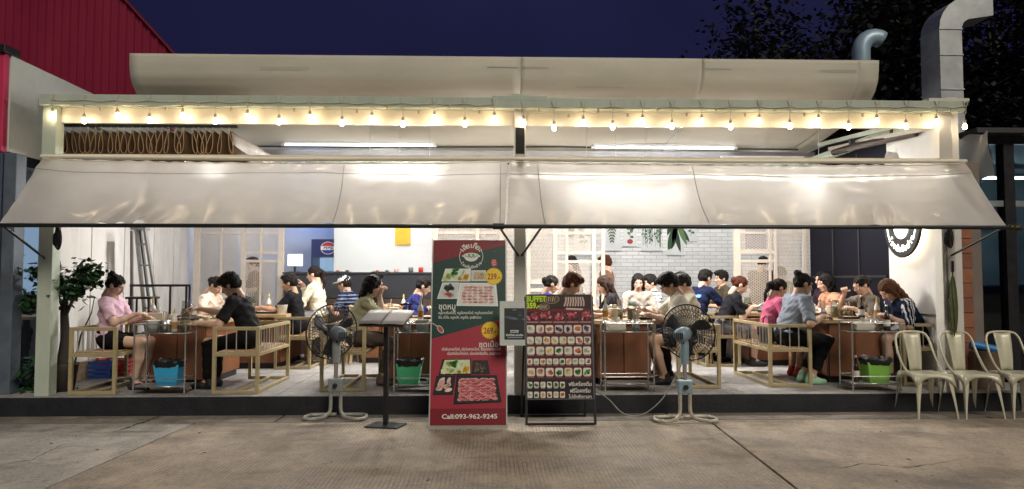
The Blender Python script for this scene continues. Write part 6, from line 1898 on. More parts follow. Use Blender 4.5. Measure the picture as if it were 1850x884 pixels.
Pm.text('ฟรีเครื่องดื่ม', *M8(732, 868), 0.05, 'f0ece4', 4, bold=0.012, fit=0.225)
Pm.text('ฟรีไอศกรีม', *M8(732, 924), 0.05, 'f0ece4', 4, bold=0.012, fit=0.2)
Pm.text('ไม่จำกัดเวลา', *M8(732, 976), 0.05, 'f0ece4', 4, bold=0.012, fit=0.225)
Pm.build('menu_print', ab, off=OA)

# menu lectern
lg = gnd(697, 770)
le = thing('menu_lectern', 'black menu stand holding an open grey menu', 'stand', (lg.x, lg.y, 0), R(-16))
MB().box(-0.17, 0.17, -0.13, 0.13, 0.0, 0.014).build('base_plate', dark_m, le, bevel=0.003)
MB().box(-0.022, 0.022, -0.022, 0.022, 0.0145, 1.0).build('post', black_m, le, bevel=0.003)
tl2 = R(24)
uu, vv = Vector((1, 0, 0)), Vector((0, math.cos(tl2), math.sin(tl2)))
slabp(Vector((-0.235, -0.15, 0.985)), uu, vv, 0.47, 0.31, 0.014).build('tray', dark_m, le, bevel=0.003)
bk = thing('open_menu', 'open grey menu book lying on the black stand', 'menu', (lg.x, lg.y, 0.99), R(-16))
for s_, sk in ((-1, 0.0), (1, 0.0)):
    mb = MB()
    def fn(u, v, s_=s_):
        b = Vector((0, -0.145, 0.0))+uu*(s_*(0.004+0.235*u))+vv*(0.30*v)
        return b+uu.cross(vv)*(0.010+0.007*math.sin(math.pi*min(1, u*1.1))*(1-u*0.4))
    mb.grid(fn, 10, 4).build('page', mat('menu_page%d' % s_, (0.36, 0.34, 0.32) if s_ > 0 else (0.22, 0.205, 0.195), 0.6, 0, 0.05), bk, solid=0.004)
MB().tube([Vector((0.10, 0.11, 0.19)), Vector((0.16, 0.13, 0.20)), Vector((0.22, 0.10, 0.19))], 0.012, 6).build('clip', black_m, bk)

# ================================================================== LEFT CORNER
# step ladder
yl = 10.0
alu = mat('aluminium', (0.30, 0.30, 0.29), 0.4, 0.6, 0.15, 8)
la_ = thing('step_ladder', 'aluminium step ladder leaning folded against the stained wall', 'ladder', (XP(280, yl), yl, FZ))
def Lp(px, py, Y=yl): return at(px, py, Y)
def L0(o): return o
r1t, r1b, r2t, r2b = Lp(246, 416), Lp(274, 600), Lp(262, 416), Lp(304, 600)
r1b.z = FZ+0.01; r2b.z = FZ+0.01
for p, q in ((r1t, r1b), (r2t, r2b)):
    MB().bar(p, q, 0.03, 0.06).build('rail', alu, la_, off=la_.location)
for k in range(6):
    f = 0.1+0.15*k; MB().bar(r1t.lerp(r1b, f), r2t.lerp(r2b, f), 0.05, 0.022).build('step', alu, la_, off=la_.location)
for p, q in ((Lp(238, 417, 10.1), Lp(240, 600, 10.25)), (Lp(253, 414, 10.05), Lp(286, 600, 10.25))):
    q.z = FZ+0.01; MB().bar(p, q, 0.022, 0.05).build('rear_rail', mat('alu_dark', (0.14, 0.135, 0.13), 0.4, 0.6), la_, off=la_.location)
MB().box(r1t.x-0.05, r2t.x+0.03, yl-0.06, yl+0.08, r1t.z, r1t.z+0.03).build('top_cap', alu, la_, off=la_.location)
# black hand rail
hr = thing('hand_rail', 'black steel hand rail before the ladder', 'rail', (XP(290, 9.8), 9.8, FZ))
zr = ZP(516, 9.8, 290)
MB().bar((XP(234, 9.8), 9.8, zr), (XP(343, 9.8), 9.8, zr), 0.03, 0.03).build('top_rail', black_m, hr, off=hr.location)
for px in (236, 307, 336, 342): MB().bar((XP(px, 9.8), 9.8, FZ), (XP(px, 9.8), 9.8, zr-0.015), 0.022, 0.022).build('post', black_m, hr, off=hr.location)
# black stool
so_ = at(258, 536, 9.6)
st_ = thing('black_stool', 'black stool standing before the ladder', 'stool', (so_.x, 9.6, FZ))
MB().box(-0.16, 0.16, -0.14, 0.14, so_.z-FZ-0.03, so_.z-FZ).build('seat', black_m, st_, bevel=0.01)
for sx in (-1, 1):
    for sy in (-1, 1): MB().bar((sx*0.13, sy*0.11, 0), (sx*0.12, sy*0.1, so_.z-FZ-0.031), 0.02).build('leg', black_m, st_)
# planter and tree
px0, px1 = gnd(96, 694, FZ), gnd(200, 672, FZ)
pb = thing('wooden_planter', 'weathered wooden planter box along the stained wall', 'planter', ((px0.x+px1.x)/2-0.1, (px0.y+px1.y)/2, FZ))
wood_o = mat('weathered_wood', (0.36, 0.26, 0.17), 0.7, 0, 0.3, 6, dirt=0.5, dirtcol=(0.10, 0.07, 0.045), stretch=(1, 0.2, 1))
for k in range(3):
    MB().box(-5.03, -4.98, 8.76, 10.1, FZ+0.002+k*0.075, FZ+0.072+k*0.075).build('plank', wood_o, pb, off=pb.location, bevel=0.004)
MB().box(-5.04, -4.99, 8.735, 8.758, FZ, FZ+0.24).build('corner_post', wood_o, pb, off=pb.location)
soil = mat('soil', (0.035, 0.025, 0.018), 0.95, 0, 0.3, 20, bump=0.8, bscale=40)
pot = thing('plant_pot', 'dark pot holding the leafy tree behind the left post', 'pot', (XP(112, 8.42, 640), 8.42, FZ))
MB().lathe([(0.001, 0.0), (0.13, 0.0), (0.17, 0.28), (0.18, 0.30), (0.16, 0.30), (0.15, 0.26), (0.001, 0.26)], 20).build('pot_wall', mat('pot_clay', (0.07, 0.055, 0.045), 0.8, 0, 0.3, 8), pot)
def leafmesh(name, pts, size, mats, rs, flat=0.35, droop=0.3):
    n = len(pts)
    vs = np.zeros((n*4, 3)); mi = []
    for i, p in enumerate(pts):
        a = rs.random()*2*math.pi; el = rs.uniform(-0.9, 0.5)
        d = V3(math.cos(a)*math.cos(el), math.sin(a)*math.cos(el), math.sin(el)-droop); d = nrm(d)
        sd = nrm(np.cross(d, V3(rs.uniform(-.4, .4), rs.uniform(-.4, .4), 1))); s_ = size*rs.uniform(0.6, 1.25)
        up_ = np.cross(sd, d)
        p = np.array(p, float)
        vs[i*4:i*4+4] = [p, p+d*s_*0.5+sd*s_*flat-up_*s_*0.06, p+d*s_, p+d*s_*0.5-sd*s_*flat-up_*s_*0.06]
        mi.append(rs.randrange(len(mats)))
    F = np.arange(n*4).reshape(-1, 4)
    return np_mesh(name, vs, F, mats, np.array(mi))
leafs = [mat('leaf_%d' % i, c, 0.4, 0, 0.2, 9, spec=0.4) for i, c in enumerate(((0.018, 0.06, 0.022), (0.026, 0.085, 0.025), (0.012, 0.04, 0.016), (0.04, 0.105, 0.032)))]
barkm = mat('bark', (0.06, 0.05, 0.045), 0.9, 0, 0.3, 14, bump=0.9, bscale=30, stretch=(1, 1, 0.3))
tr_ = thing('potted_tree', 'leafy potted tree with dark stem behind the left post', 'tree', (XP(112, 8.42, 640), 8.42, FZ+0.26))
rs = random.Random(11)
MB().tube([(0, 0, 0), (0.02, 0.02, 0.3), (-0.01, 0.04, 0.6), (0.01, 0.02, 0.75)], [0.06, 0.05, 0.042, 0.03], 10).build('trunk', barkm, tr_)
ends = []
for k in range(13):
    a = 2*math.pi*k/13+rs.uniform(-.2, .2); L = rs.uniform(0.22, 0.5); z = rs.uniform(0.62, 1.02)
    L = L if math.cos(a) < 0.2 else L*0.72; e = Vector((math.cos(a)*L-0.02, math.sin(a)*L*0.55, z+0.1)); ends.append(e)
    MB().tube([(0, 0.03, 0.5+0.02*k), e*0.5+Vector((0, 0, 0.3+0.0)), e], [0.014, 0.009, 0.005], 6).build('branch', barkm, tr_)
pts = []
for e in ends:
    for _ in range(105):
        q = V3(*e)+np.array([rs.gauss(0, .085), rs.gauss(0, .085), rs.gauss(0, .05)]); pts.append(q)
o = link('crown', leafmesh('crown', pts, 0.085, leafs, rs), tr_); o['kind'] = 'stuff'
# trailing twig to the right of the crown
MB().tube([(0.14, 0.0, 0.03), (0.2, 0, 0.35), (0.3, 0.02, 0.6), (0.34, 0, 0.78)], [0.012, 0.010, 0.007, 0.004], 6).build('twig', barkm, tr_)
lowp = [V3(rs.gauss(-0.05, .16), rs.gauss(-.02, .1), rs.uniform(0.02, 0.4)) for _ in range(260)]
ub = thing('low_plant', 'low dark leafy plant at the foot of the potted tree', 'plant', (XP(75, 8.5, 640), 8.5, FZ))
MB().tube([(0, 0, 0), (0.01, 0, 0.2), (0, 0, 0.4)], [0.012, 0.009, 0.005], 6).build('stem', barkm, ub)
o = link('foliage', leafmesh('foliage', lowp, 0.13, leafs[:3], rs, 0.22), ub); o['kind'] = 'stuff'
# crates beside the planter
def crate(px, py, Y, colr, label):
    c = at(px, py, Y)
    t = thing('plastic_crate', label, 'crate', (c.x, Y, FZ), R(8))
    m_ = mat('crate_'+colr, colr, 0.45, 0, 0.1, 8)
    for k in range(4):
        z = 0.005+0.055*k
        MB().box(-0.17, 0.17, -0.13, -0.115, z, z+0.042).build('slat', m_, t)
        MB().box(-0.17, 0.17, 0.115, 0.13, z, z+0.042).build('slat', m_, t)
        MB().box(-0.17, -0.155, -0.114, 0.114, z, z+0.042).build('slat', m_, t)
        MB().box(0.155, 0.17, -0.114, 0.114, z, z+0.042).build('slat', m_, t)
    for sx in (-1, 1):
        for sy in (-1, 1): MB().box(sx*0.172-0.012, sx*0.172+0.012, sy*0.132-0.012, sy*0.132+0.012, 0, 0.24).build('corner', m_, t)
    MB().box(-0.154, 0.154, -0.113, 0.113, 0.004, 0.012).build('floor', m_, t)
crate(177, 662, 9.55, '2458b0', 'blue plastic crate behind the bench of the woman in pink')
crate(209, 656, 9.75, 'a83028', 'red plastic crate next to the blue crate')
# coils of cable on the posts
def coil(x, y, z, rx, rz, label):
    t = thing('cable_coil', label, 'cable', (x, y, z))
    for k in range(5):
        rr_ = (rx*(0.35+0.18*k), rz*(0.6+0.11*k)); ph = k*0.4
        MB().tube([(0.012*k-0.03+rr_[0]*math.cos(2*math.pi*i/22), -0.004*k, rr_[1]*math.sin(2*math.pi*i/22)) for i in range(22)], 0.008, 5, closed=True).build('loop', black_m, t)
    MB().box(-0.02, 0.02, -0.01, 0.025, rz*0.7, rz+0.04).build('hook', dark_m, t)
coil(pl+0.12, YPO-0.06, ZP(433, YPO, 100), 0.030, 0.105, 'coil of black cable hung on the left end post')
coil(XP(1706, YPO), YPO-0.10, ZP(432, YPO, 1706), 0.028, 0.10, 'coil of black cable hung on the right end post')
# folded umbrella and hanging chain on the right
um = at(1724, 600, 7.94)
u_ = thing('folded_umbrella', 'folded olive green umbrella hanging by the tiled pier', 'umbrella', (um.x, 7.94, um.z))
mb = MB()
hgt = ZP(500, 7.94, 1722)-um.z
def ufn(u, v):
    a = 2*math.pi*u; r_ = (0.010+0.028*math.sin(math.pi*min(1, v*0.9+0.08))**0.8)*(1+0.22*math.sin(a*7+v*4))
    return (r_*math.cos(a), r_*math.sin(a), hgt*v)
mb.grid(ufn, 56, 14).build('canopy', mat('olive_cloth', (0.085, 0.10, 0.03), 0.6, 0, 0.3, 12), u_)
MB().tube([(0, 0, -0.05), (0, 0, hgt+0.10)], 0.007, 6).build('shaft', dark_m, u_)
MB().tube([(0, 0, hgt+0.05), (0, 0, hgt+0.17)], 0.016, 8).build('handle', black_m, u_)
cn = thing('hanging_chain', 'dark chain hanging down beside the folded umbrella', 'chain', (XP(1713, 7.96), 7.96, ZP(580, 7.96, 1712)))
zt3 = ZP(440, 7.96, 1712)-cn.location.z
for k in range(26):
    z = zt3*k/26
    MB().tube([(0.010*math.cos(a)*(1 if k % 2 else 0.3), 0.010*math.cos(a)*(0.3 if k % 2 else 1), z+0.018*math.sin(a)) for a in [2*math.pi*i/10 for i in range(10)]], 0.0035, 5, closed=True).build('link', dark_m, cn)
# things seen in the shop on the right
for i, (px, py, Y, lb2) in enumerate(((1800, 600, 9.6, 'dark padded seat seen through the right shop window'), (1850, 590, 10.3, 'dark padded seat further back in the right shop'))):
    c = at(px, py, Y)
    t = thing('padded_armchair', lb2, 'armchair', (c.x, Y, FZ))
    MB().box(-0.32, 0.32, -0.3, 0.3, 0.12, 0.45).build('cushion', navy_panel, t, bevel=0.05)
    MB().box(-0.32, 0.32, 0.301, 0.42, 0.12, 1.15).build('backrest', navy_panel, t, bevel=0.05)
    for sx in (-1, 1): MB().box(sx*0.25-0.02, sx*0.25+0.02, -0.2, 0.2, 0, 0.119).build('leg', black_m, t)
t = thing('shop_lamp', 'long lamp glowing inside the right shop', 'lamp', (XP(1800, 10.5, 330), 10.5, ZP(322, 10.5, 1800)))
MB().box(-0.9, 1.4, -0.04, 0.04, 0.02, 0.05).build('housing', housing, t)
MB().tube([(-0.85, 0, 0), (1.35, 0, 0)], 0.016, 8).build('tube', lamp_mat('shop_glow', (0.75, 0.95, 1.0), 40.0), t)
t = thing('blue_tube', 'bright blue rolled tube on the platform behind the metal chairs', 'tube', (XP(1785, 8.3), 8.3, FZ+0.2))
pa_, pb_ = at(1752, 622, 8.3), at(1800, 632, 8.25)
MB().tube([pa_, pb_], 0.045, 14).build('roll', mat('bright_blue', (0.03, 0.22, 0.62), 0.4), t, off=t.location)
MB().box(pa_.x-0.02, pb_.x+0.05, 8.2, 8.45, FZ, pa_.z-0.075).build('support_box', mat('brown_card', (0.16, 0.10, 0.07), 0.8), t, off=t.location)
# cafe seen through the left glass
t = thing('cafe_table', 'small wooden cafe table seen through the left glass', 'table', (-6.1, 10.0, FZ))
MB().box(-0.4, 0.4, -0.35, 0.35, 0.72, 0.76).build('top', topm, t, bevel=0.004)
MB().tube([(0, 0, 0), (0, 0, 0.719)], 0.04, 10).build('column', black_m, t)
MB().lathe([(0.001, 0), (0.22, 0.0), (0.22, 0.02), (0.04, 0.04)], 20).build('foot', black_m, t)
t = thing('cafe_lamp', 'small white lamp glowing inside the left cafe', 'lamp', (-6.25, 9.9, z0+0.03))
MB().lathe([(0.03, -0.32), (0.11, -0.45), (0.10, -0.46), (0.02, -0.34)], 18).build('shade', white_w, t)
MB().lathe([(0.001, -0.46), (0.04, -0.44), (0.04, -0.39), (0.01, -0.36)], 12).build('bulb', lamp_mat('cafe_bulb', (0.85, 0.93, 1.0), 130.0), t)
MB().tube([(0, 0, -0.33), (0, 0, 0)], 0.006, 6).build('cord', black_m, t)

# ================================================================== DARK TREES BEHIND
nleaf = [mat('night_leaf_%d' % i, c, 0.6, 0, 0.3, 3) for i, c in enumerate(((0.012, 0.014, 0.013), (0.020, 0.022, 0.019), (0.008, 0.010, 0.011)))]
def bigtree(x, y, hgt, rx, rz, n, label, seed):
    rs = random.Random(seed)
    t = thing('dark_tree', label, 'tree', (x, y, 0), 0, 'dark trees behind the roof')
    MB().tube([(0, 0, 0), (0.1, 0, hgt*0.3), (-0.1, 0.1, hgt*0.55), (0.05, 0, hgt*0.8)], [0.28, 0.22, 0.16, 0.06], 10).build('trunk', barkm, t)
    pts = []
    for k in range(26):
        a = rs.random()*2*math.pi; rr_ = rx*math.sqrt(rs.random()); zz = hgt*0.62+rz*rs.uniform(-0.9, 0.95)
        c = V3(math.cos(a)*rr_, math.sin(a)*rr_*0.7, zz)
        MB().tube([(0, 0, hgt*rs.uniform(.3, .6)), Vector(c)*0.6+Vector((0, 0, hgt*0.2)), Vector(c)], [0.06, 0.04, 0.015], 6).build('limb', barkm, t)
        for _ in range(n//26): pts.append(c+np.array([rs.gauss(0, .55), rs.gauss(0, .5), rs.gauss(0, .42)]))
    o = link('crown', leafmesh('crown', pts, 0.16, nleaf, rs, 0.33), t); o['kind'] = 'stuff'
bigtree(8.3, 15.5, 8.0, 2.5, 2.8, 22000, 'dark night tree behind the large square duct', 1)
bigtree(10.8, 13.5, 7.2, 2.4, 2.9, 22000, 'dark night tree at the right edge above the glass shop', 2)
bigtree(8.2, 18.5, 8.4, 1.7, 2.2, 16000, 'dark night tree behind the pale curved vent pipe', 3)
bigtree(12.8, 18.0, 10.0, 3.4, 3.6, 22000, 'tall dark night tree furthest right behind the others', 4)
# ================================================================== PEOPLE
bx = lambda k: XA[k][0]
def PX(px, Y): return XP(px, Y, 540)
# ---- front row
pA = person('woman in pale pink tee and black shorts at the left end, hair in a bun', PX(198, 8.55), 8.55, 0, lean=3, hp=24, top='e0bcd0', sleeve=0.42, bottom='121214', leg=0.28, shoe='3a3030', hair='bun', hairc='120d0b', skin='light', scale=0.95, L=(0.38, 0.10, 0.80), Rr=(0.36, -0.10, 0.84), curl=(0.9, 1.3), foot=0.36, h=0.012)
pB = person('man in black tee and black trousers leaning over the front left table', PX(457, 8.55), 8.55, 176, lean=19, hp=20, top='1c1c20', sleeve=0.45, bottom='0e0e10', leg=0.96, shoe='141416', hair='messy', hairc='0e0a08', skin='mid', scale=1.03, L=(0.50, 0.24, 0.74), Rr=(0.62, -0.02, 0.90), curl=(0.9, 1.3), foot=0.44, h=0.012)
pC = person('woman in olive cream top with raised hand behind the left fan', PX(640, 8.75), 8.75, 8, lean=16, hp=14, top='b4b494', sleeve=0.62, bottom='4a423c', leg=0.92, shoe='5a4a40', hair='bob', hairc='0d0a0a', skin='light', scale=0.98, L=(0.36, 0.16, 0.84), Rr=(0.30, -0.02, 1.05), curl=(0.9, 1.3), foot=0.34, h=0.012)
pD = person('man with reddish brown hair behind the buffet menu board', PX(1004, 8.95), 8.95, 4, lean=14, hp=20, top='3a3038', sleeve=0.5, bottom='1c1a1c', hair='messy', hairc='4a2412', skin='mid', L=(0.58, 0.14, 0.84), Rr=(0.56, -0.12, 0.80), legs=True)
pE = person('man in white tee and glasses eating at the table behind the right fan', PX(1244, 8.75), 8.75, 178, lean=16, hp=24, top='d8d4c4', sleeve=0.45, bottom='201e20', leg=0.36, shoe='101012', hair='messy', hairc='0c0908', skin='mid', scale=1.02, L=(0.50, 0.14, 0.82), Rr=(0.52, -0.10, 0.88), curl=(0.9, 1.3), foot=0.30, h=0.012)
glasses(pE[0], pE[1])
pF = person('dark haired man in cream tee beside the man with glasses', PX(1257, 9.5), 9.5, 180, lean=12, hp=18, top='d0ccb8', sleeve=0.45, bottom='22222a', hair='short', hairc='0d0a09', skin='mid')
pG = person('woman in grey short sleeved shirt with tied up hair, front right table', PX(1420, 8.72), 8.72, 4, lean=16, hp=10, top='8a93a2', sleeve=0.5, bottom='0e0e12', leg=0.9, shoe='9cc8a8', hair='bun', hairc='0d0a0a', skin='mid', broad=1.2, scale=1.02, L=(0.42, 0.12, 0.82), Rr=(0.34, -0.20, 0.80), foot=0.24, h=0.012)
pH = person('girl with ponytail in pink tee next to the woman in grey shirt', PX(1384, 9.35), 9.35, 2, lean=14, hp=16, top='d0688c', sleeve=0.45, bottom='1c1a20', leg=0.6, shoe='c05050', hair='pony', hairc='120c0b', skin='mid', scale=0.92)
pI = person('woman in navy top with long light brown hair bowed over the right table', PX(1656, 8.8), 8.8, 180, lean=26, hp=34, top='101a34', sleeve=0.55, bottom='14161c', leg=0.45, shoe='2a2426', hair='long', hairc='5a3a24', skin='light', broad=1.1, L=(0.44, 0.16, 0.80), Rr=(0.36, -0.14, 0.80), stripe=('shoulder', 'c8c8d0'), h=0.012)
pJ = person('woman with glasses raising her chopsticks at the right table', PX(1578, 9.5), 9.5, 186, lean=12, hp=18, top='6a6258', sleeve=0.5, bottom='1c1c20', hair='lowbun', hairc='140e0c', skin='light', scale=0.97, L=(0.36, 0.12, 0.86), Rr=(0.34, -0.12, 1.06), curl=(0.9, 1.3))
glasses(pJ[0], pJ[1])
# ---- second row and back
pK = person('woman in cream tee with tied back hair at the second row left', PX(368, 10.75), 10.75, -16, lean=14, hp=30, top='e4d4c2', sleeve=0.42, bottom='2a2828', hair='lowbun', hairc='150f0d', skin='mid', scale=0.97)
pL = person('man in black tee reaching over the second row left table', PX(540, 10.75), 10.75, 180, lean=10, hp=8, top='17171b', sleeve=0.45, bottom='121216', hair='short', hairc='0d0a09', skin='tan', L=(0.50, 0.12, 0.84), Rr=(0.52, -0.12, 0.82))
pM = person('woman with long ponytail in cream blouse and grey shorts facing left', PX(577, 11.35), 11.35, 172, lean=6, hp=6, hipz=0.68, top='e0d8c4', sleeve=0.9, bottom='8a8a90', leg=0.36, hair='pony', hairc='1c1210', skin='light', L=(0.34, 0.12, 1.02), Rr=(0.30, -0.08, 1.16), curl=(0.9, 1.3))
pN = person('man in white cap and striped navy tee before the counter', PX(643, 11.45), 11.45, 158, lean=16, hp=6, top='141a30', sleeve=0.48, bottom='4a443c', hair='short', hairc='120e0c', skin='tan', stripe=('bands', '6a7490'))
cap(pN[0], pN[1], 'c8c8cc')
pO = person('dark curly haired diner in black behind the striped tee', PX(668, 11.95), 11.95, 20, lean=6, hp=4, hipz=0.58, top='1a1a1e', hair='messy', hairc='0c0908', skin='light')
pP = person('man in purple navy sweater bending toward the banner', PX(730, 10.9), 10.9, 2, lean=22, hp=16, top='23285e', sleeve=0.95, bottom='1a1a22', hair='short', hairc='0c0a0a', skin='mid')
pQ = person('woman with low bun in royal blue top above the buffet board', PX(970, 10.5), 10.5, 10, lean=16, hp=14, top='2a2c86', sleeve=0.5, bottom='1c1c22', hair='lowbun', hairc='100c0b', skin='mid')
pR = person('woman with long brown hair in dark speckled top facing left', PX(1122, 10.7), 10.7, 178, lean=18, hp=16, top='26222a', sleeve=0.5, bottom='1c1c20', hair='long', hairc='2c1810', skin='light', L=(0.46, 0.10, 0.84), Rr=(0.44, -0.14, 0.86))
pS = person('woman in grey top with dark lanyard facing the street', PX(1152, 11.3), 11.3, -96, lean=6, hp=12, top='9a948c', sleeve=0.5, bottom='22222a', hair='long', hairc='0f0b0a', skin='light')
pT = person('person in white striped top behind the woman in grey', PX(1190, 11.5), 11.5, 190, lean=10, hp=10, top='d4d4d8', sleeve=0.5, bottom='22222a', hair='short', hairc='0f0b0a', skin='light', stripe=('bands', '30323c'))
pU = person('man in navy sports tee with pale blue print leaning to the right', PX(1258, 10.9), 10.9, 28, lean=14, hp=10, hipz=0.64, top='141d3c', sleeve=0.5, bottom='14161e', hair='short', hairc='0c0909', skin='mid', L=(0.42, 0.10, 0.92), Rr=(0.50, -0.20, 0.90), stripe=('back', '6f9fe0'))
pV = person('dark haired person mostly hidden behind the man in sports tee', PX(1240, 11.75), 11.75, 160, lean=6, hp=8, hipz=0.58, top='2a2c34', hair='messy', hairc='0c0a0a', skin='mid')
pW = person('young man with short hair looking left before the brick wall', PX(1310, 11.9), 11.9, 190, lean=4, hp=6, hipz=0.62, top='4c4438', hair='short', hairc='0d0a09', skin='mid')
pX = person('woman in black tee with reddish bun looking at her phone', PX(1306, 10.6), 10.6, -6, lean=18, hp=24, top='1c1c22', sleeve=0.48, bottom='6c6c72', leg=0.40, hair='lowbun', hairc='4a2012', skin='light', broad=1.08, L=(0.34, 0.10, 0.86), Rr=(0.38, -0.10, 0.84), curl=(0.9, 1.3))
pY = person('woman with dark hair furthest back at the dark panel wall', PX(1496, 11.2), 11.2, 186, lean=6, hp=4, hipz=0.60, top='3a2c34', hair='long', hairc='0d0a0b', skin='light')
pZ = person('woman in peach sleeveless top with long black hair before the dark panel', PX(1512, 10.3), 10.3, 182, lean=12, hp=8, top='d0987c', sleeve=0.12, bottom='1c1c20', hair='long', hairc='0b0909', skin='light')
# ---- standing behind the screens
person('person with curly red brown hair standing before the brick wall', PX(1098, 12.9), 12.9, 150, top='8a6a58', hair='messy', hairc='4a2414', skin='light', stand=True, lean=2, hp=10, scale=0.98, L=(0.25, 0.15, 1.0), Rr=(0.25, -0.15, 1.0), h=0.018)
person('standing person in brown top seen dimly through the right screen', PX(1372, 13.2), 13.2, 40, top='4a352c', hair='short', hairc='0d0a09', skin='mid', stand=True, lean=10, hp=22, broad=1.15, L=(0.35, 0.15, 0.95), Rr=(0.35, -0.15, 0.95), h=0.018)
person('seated person in olive top seen through the right screen', PX(1420, 12.9), 12.9, 200, top='8c8a5c', hair='short', hairc='6a5a40', skin='mid', lean=8, hipz=0.70, h=0.018)
person('person in brown top seen through the screen behind the buffet board', PX(1043, 13.3), 13.3, 200, top='6a4c40', hair='long', hairc='1a1210', skin='mid', stand=True, lean=8, hp=15, L=(0.3, 0.15, 0.95), Rr=(0.3, -0.15, 0.95), h=0.018)
person('person in red brown top seen through the left mesh screen', PX(462, 13.4), 13.4, 210, top='7a4a3c', hair='short', hairc='3a241a', skin='light', stand=True, lean=4, hp=8, scale=0.96, L=(0.3, 0.15, 1.0), Rr=(0.3, -0.15, 1.0), h=0.018)
person('seated person in pale blue shirt inside the left cafe', -6.75, 10.3, -10, top='6a86a8', hair='short', hairc='0d0a09', skin='mid', h=0.018, lean=10)

# stools for those who sit neither on a bench nor a chair
def stool(p, hz, label):
    o = p[0]
    t = thing('stool', label, 'stool', (o.location.x, o.location.y, FZ), o.rotation_euler.z, 'wooden stools in the second row')
    hh = hz-0.115
    MB().box(-0.17, 0.17, -0.17, 0.17, hh-0.03, hh).build('seat', topm, t, bevel=0.006)
    for sx in (-1, 1):
        for sy in (-1, 1): MB().bar((sx*0.15, sy*0.15, 0), (sx*0.13, sy*0.13, hh-0.031), 0.03).build('leg', topm, t)
for p, hz, lb3 in ((pM, 0.68, 'under the woman in cream blouse'), (pN, 0.56, 'under the man in white cap'), (pO, 0.58, 'under the curly haired diner in black'), (pP, 0.56, 'under the man in purple navy sweater'), (pQ, 0.56, 'under the woman in royal blue'), (pR, 0.56, 'under the woman in dark speckled top'),
                   (pS, 0.56, 'under the woman with the lanyard'), (pT, 0.56, 'under the person in white stripes'), (pU, 0.64, 'under the man in navy sports tee'), (pV, 0.58, 'under the hidden dark haired person'), (pW, 0.62, 'under the young man by the brick wall'), (pY, 0.60, 'under the woman furthest back')):
    stool(p, hz, 'wooden stool ' + lb3)

# ================================================================== HELD THINGS
def wpos(p, side, off=(0.09, 0, -0.01)):
    o, Mm, W = p
    return o.matrix_basis @ (W[side]+Vector(off))
def chopsticks(p, side, d, label):
    w = wpos(p, side)
    t = thing('chopsticks', label, 'chopsticks', w)
    d = Vector(d).normalized()
    for k in (-1, 1): MB().tube([-d*0.06+Vector((0, 0, k*0.004)), d*0.17+Vector((0, 0, k*0.007))], 0.0035, 5).build('stick', mat('bamboo', (0.55, 0.42, 0.24), 0.5), t)
chopsticks(pA, -1, (0.8, 0, -0.4), 'chopsticks in the hand of the woman in pink')
chopsticks(pB, -1, (-0.9, 0.2, -0.4), 'chopsticks in the hand of the man in black tee, front left')
chopsticks(pE, -1, (-0.9, 0.1, -0.35), 'chopsticks in the hand of the man with glasses')
chopsticks(pJ, -1, (-0.95, -0.1, 0.0), 'chopsticks raised by the woman with glasses')
chopsticks(pM, -1, (-0.8, 0, 0.4), 'chopsticks in the hand of the woman in cream blouse')
chopsticks(pR, -1, (-0.9, 0, -0.3), 'chopsticks in the hand of the long haired woman in dark top')
w = wpos(pX, -1, (0.11, 0.03, 0.02))
t = thing('phone', 'phone in the hand of the woman with reddish bun', 'phone', w, R(-10))
MB().box(-0.04, 0.04, -0.07, 0.07, -0.005, 0.004).build('case', black_m, t, bevel=0.003)
MB().box(-0.035, 0.035, -0.065, 0.065, 0.0041, 0.005).build('display', lamp_mat('phone_glow', (0.7, 0.85, 1.0), 1.2), t)
t.rotation_euler = (0, R(-35), R(-10))
# handbag on the grey-shirt woman's bench
t = thing('handbag', 'black handbag on the bench beside the woman in grey shirt', 'bag', (bx('D1l')-0.06, 9.0, FZ+0.455))
MB().box(-0.06, 0.06, -0.14, 0.14, 0, 0.2).build('bag_body', bagm, t, bevel=0.03)
MB().tube([(0, -0.1, 0.19), (0, -0.09, 0.3), (0, 0, 0.34), (0, 0.09, 0.3), (0, 0.1, 0.19)], 0.008, 6).build('strap', black_m, t)

# ================================================================== ON THE TABLES
TZ = FZ+TH
glassm = glass_mat('table_glass', (0.92, 0.96, 0.95), 0.9)
creamp = mat('cream_ceramic', (0.66, 0.62, 0.52), 0.3, 0, 0.05, 6)
whitep = mat('white_plastic', (0.68, 0.68, 0.65), 0.35, 0, 0.04, 6)
amber = mat('amber_sauce', (0.42, 0.20, 0.03), 0.25, 0, 0.1, 6)
brown_gl = mat('dark_bottle', (0.035, 0.014, 0.008), 0.12, 0, 0.1, 6, coat=0.6)
steelp = mat('brushed_steel', (0.5, 0.5, 0.5), 0.3, 0.9, 0.1, 12)
foodm = [mat('food_%d' % i, c, 0.5, 0, 0.3, 40, bump=0.5, bscale=80) for i, c in enumerate(((0.45, 0.16, 0.12), (0.20, 0.32, 0.09), (0.50, 0.34, 0.14), (0.55, 0.42, 0.34)))]
BASE = {}
def item(kind, loc, label, group):
    if kind not in BASE:
        def mk(): return thing(kind, label, CATS[kind], loc, 0, group)
        t = mk()
        MAKE[kind](t)
        BASE[kind] = t
        return t
    return copy_tree(BASE[kind], loc, random.uniform(0, 6.28) if kind not in ('tissue_box', 'food_tray', 'white_tub') else random.uniform(-.15, .15), label, group)
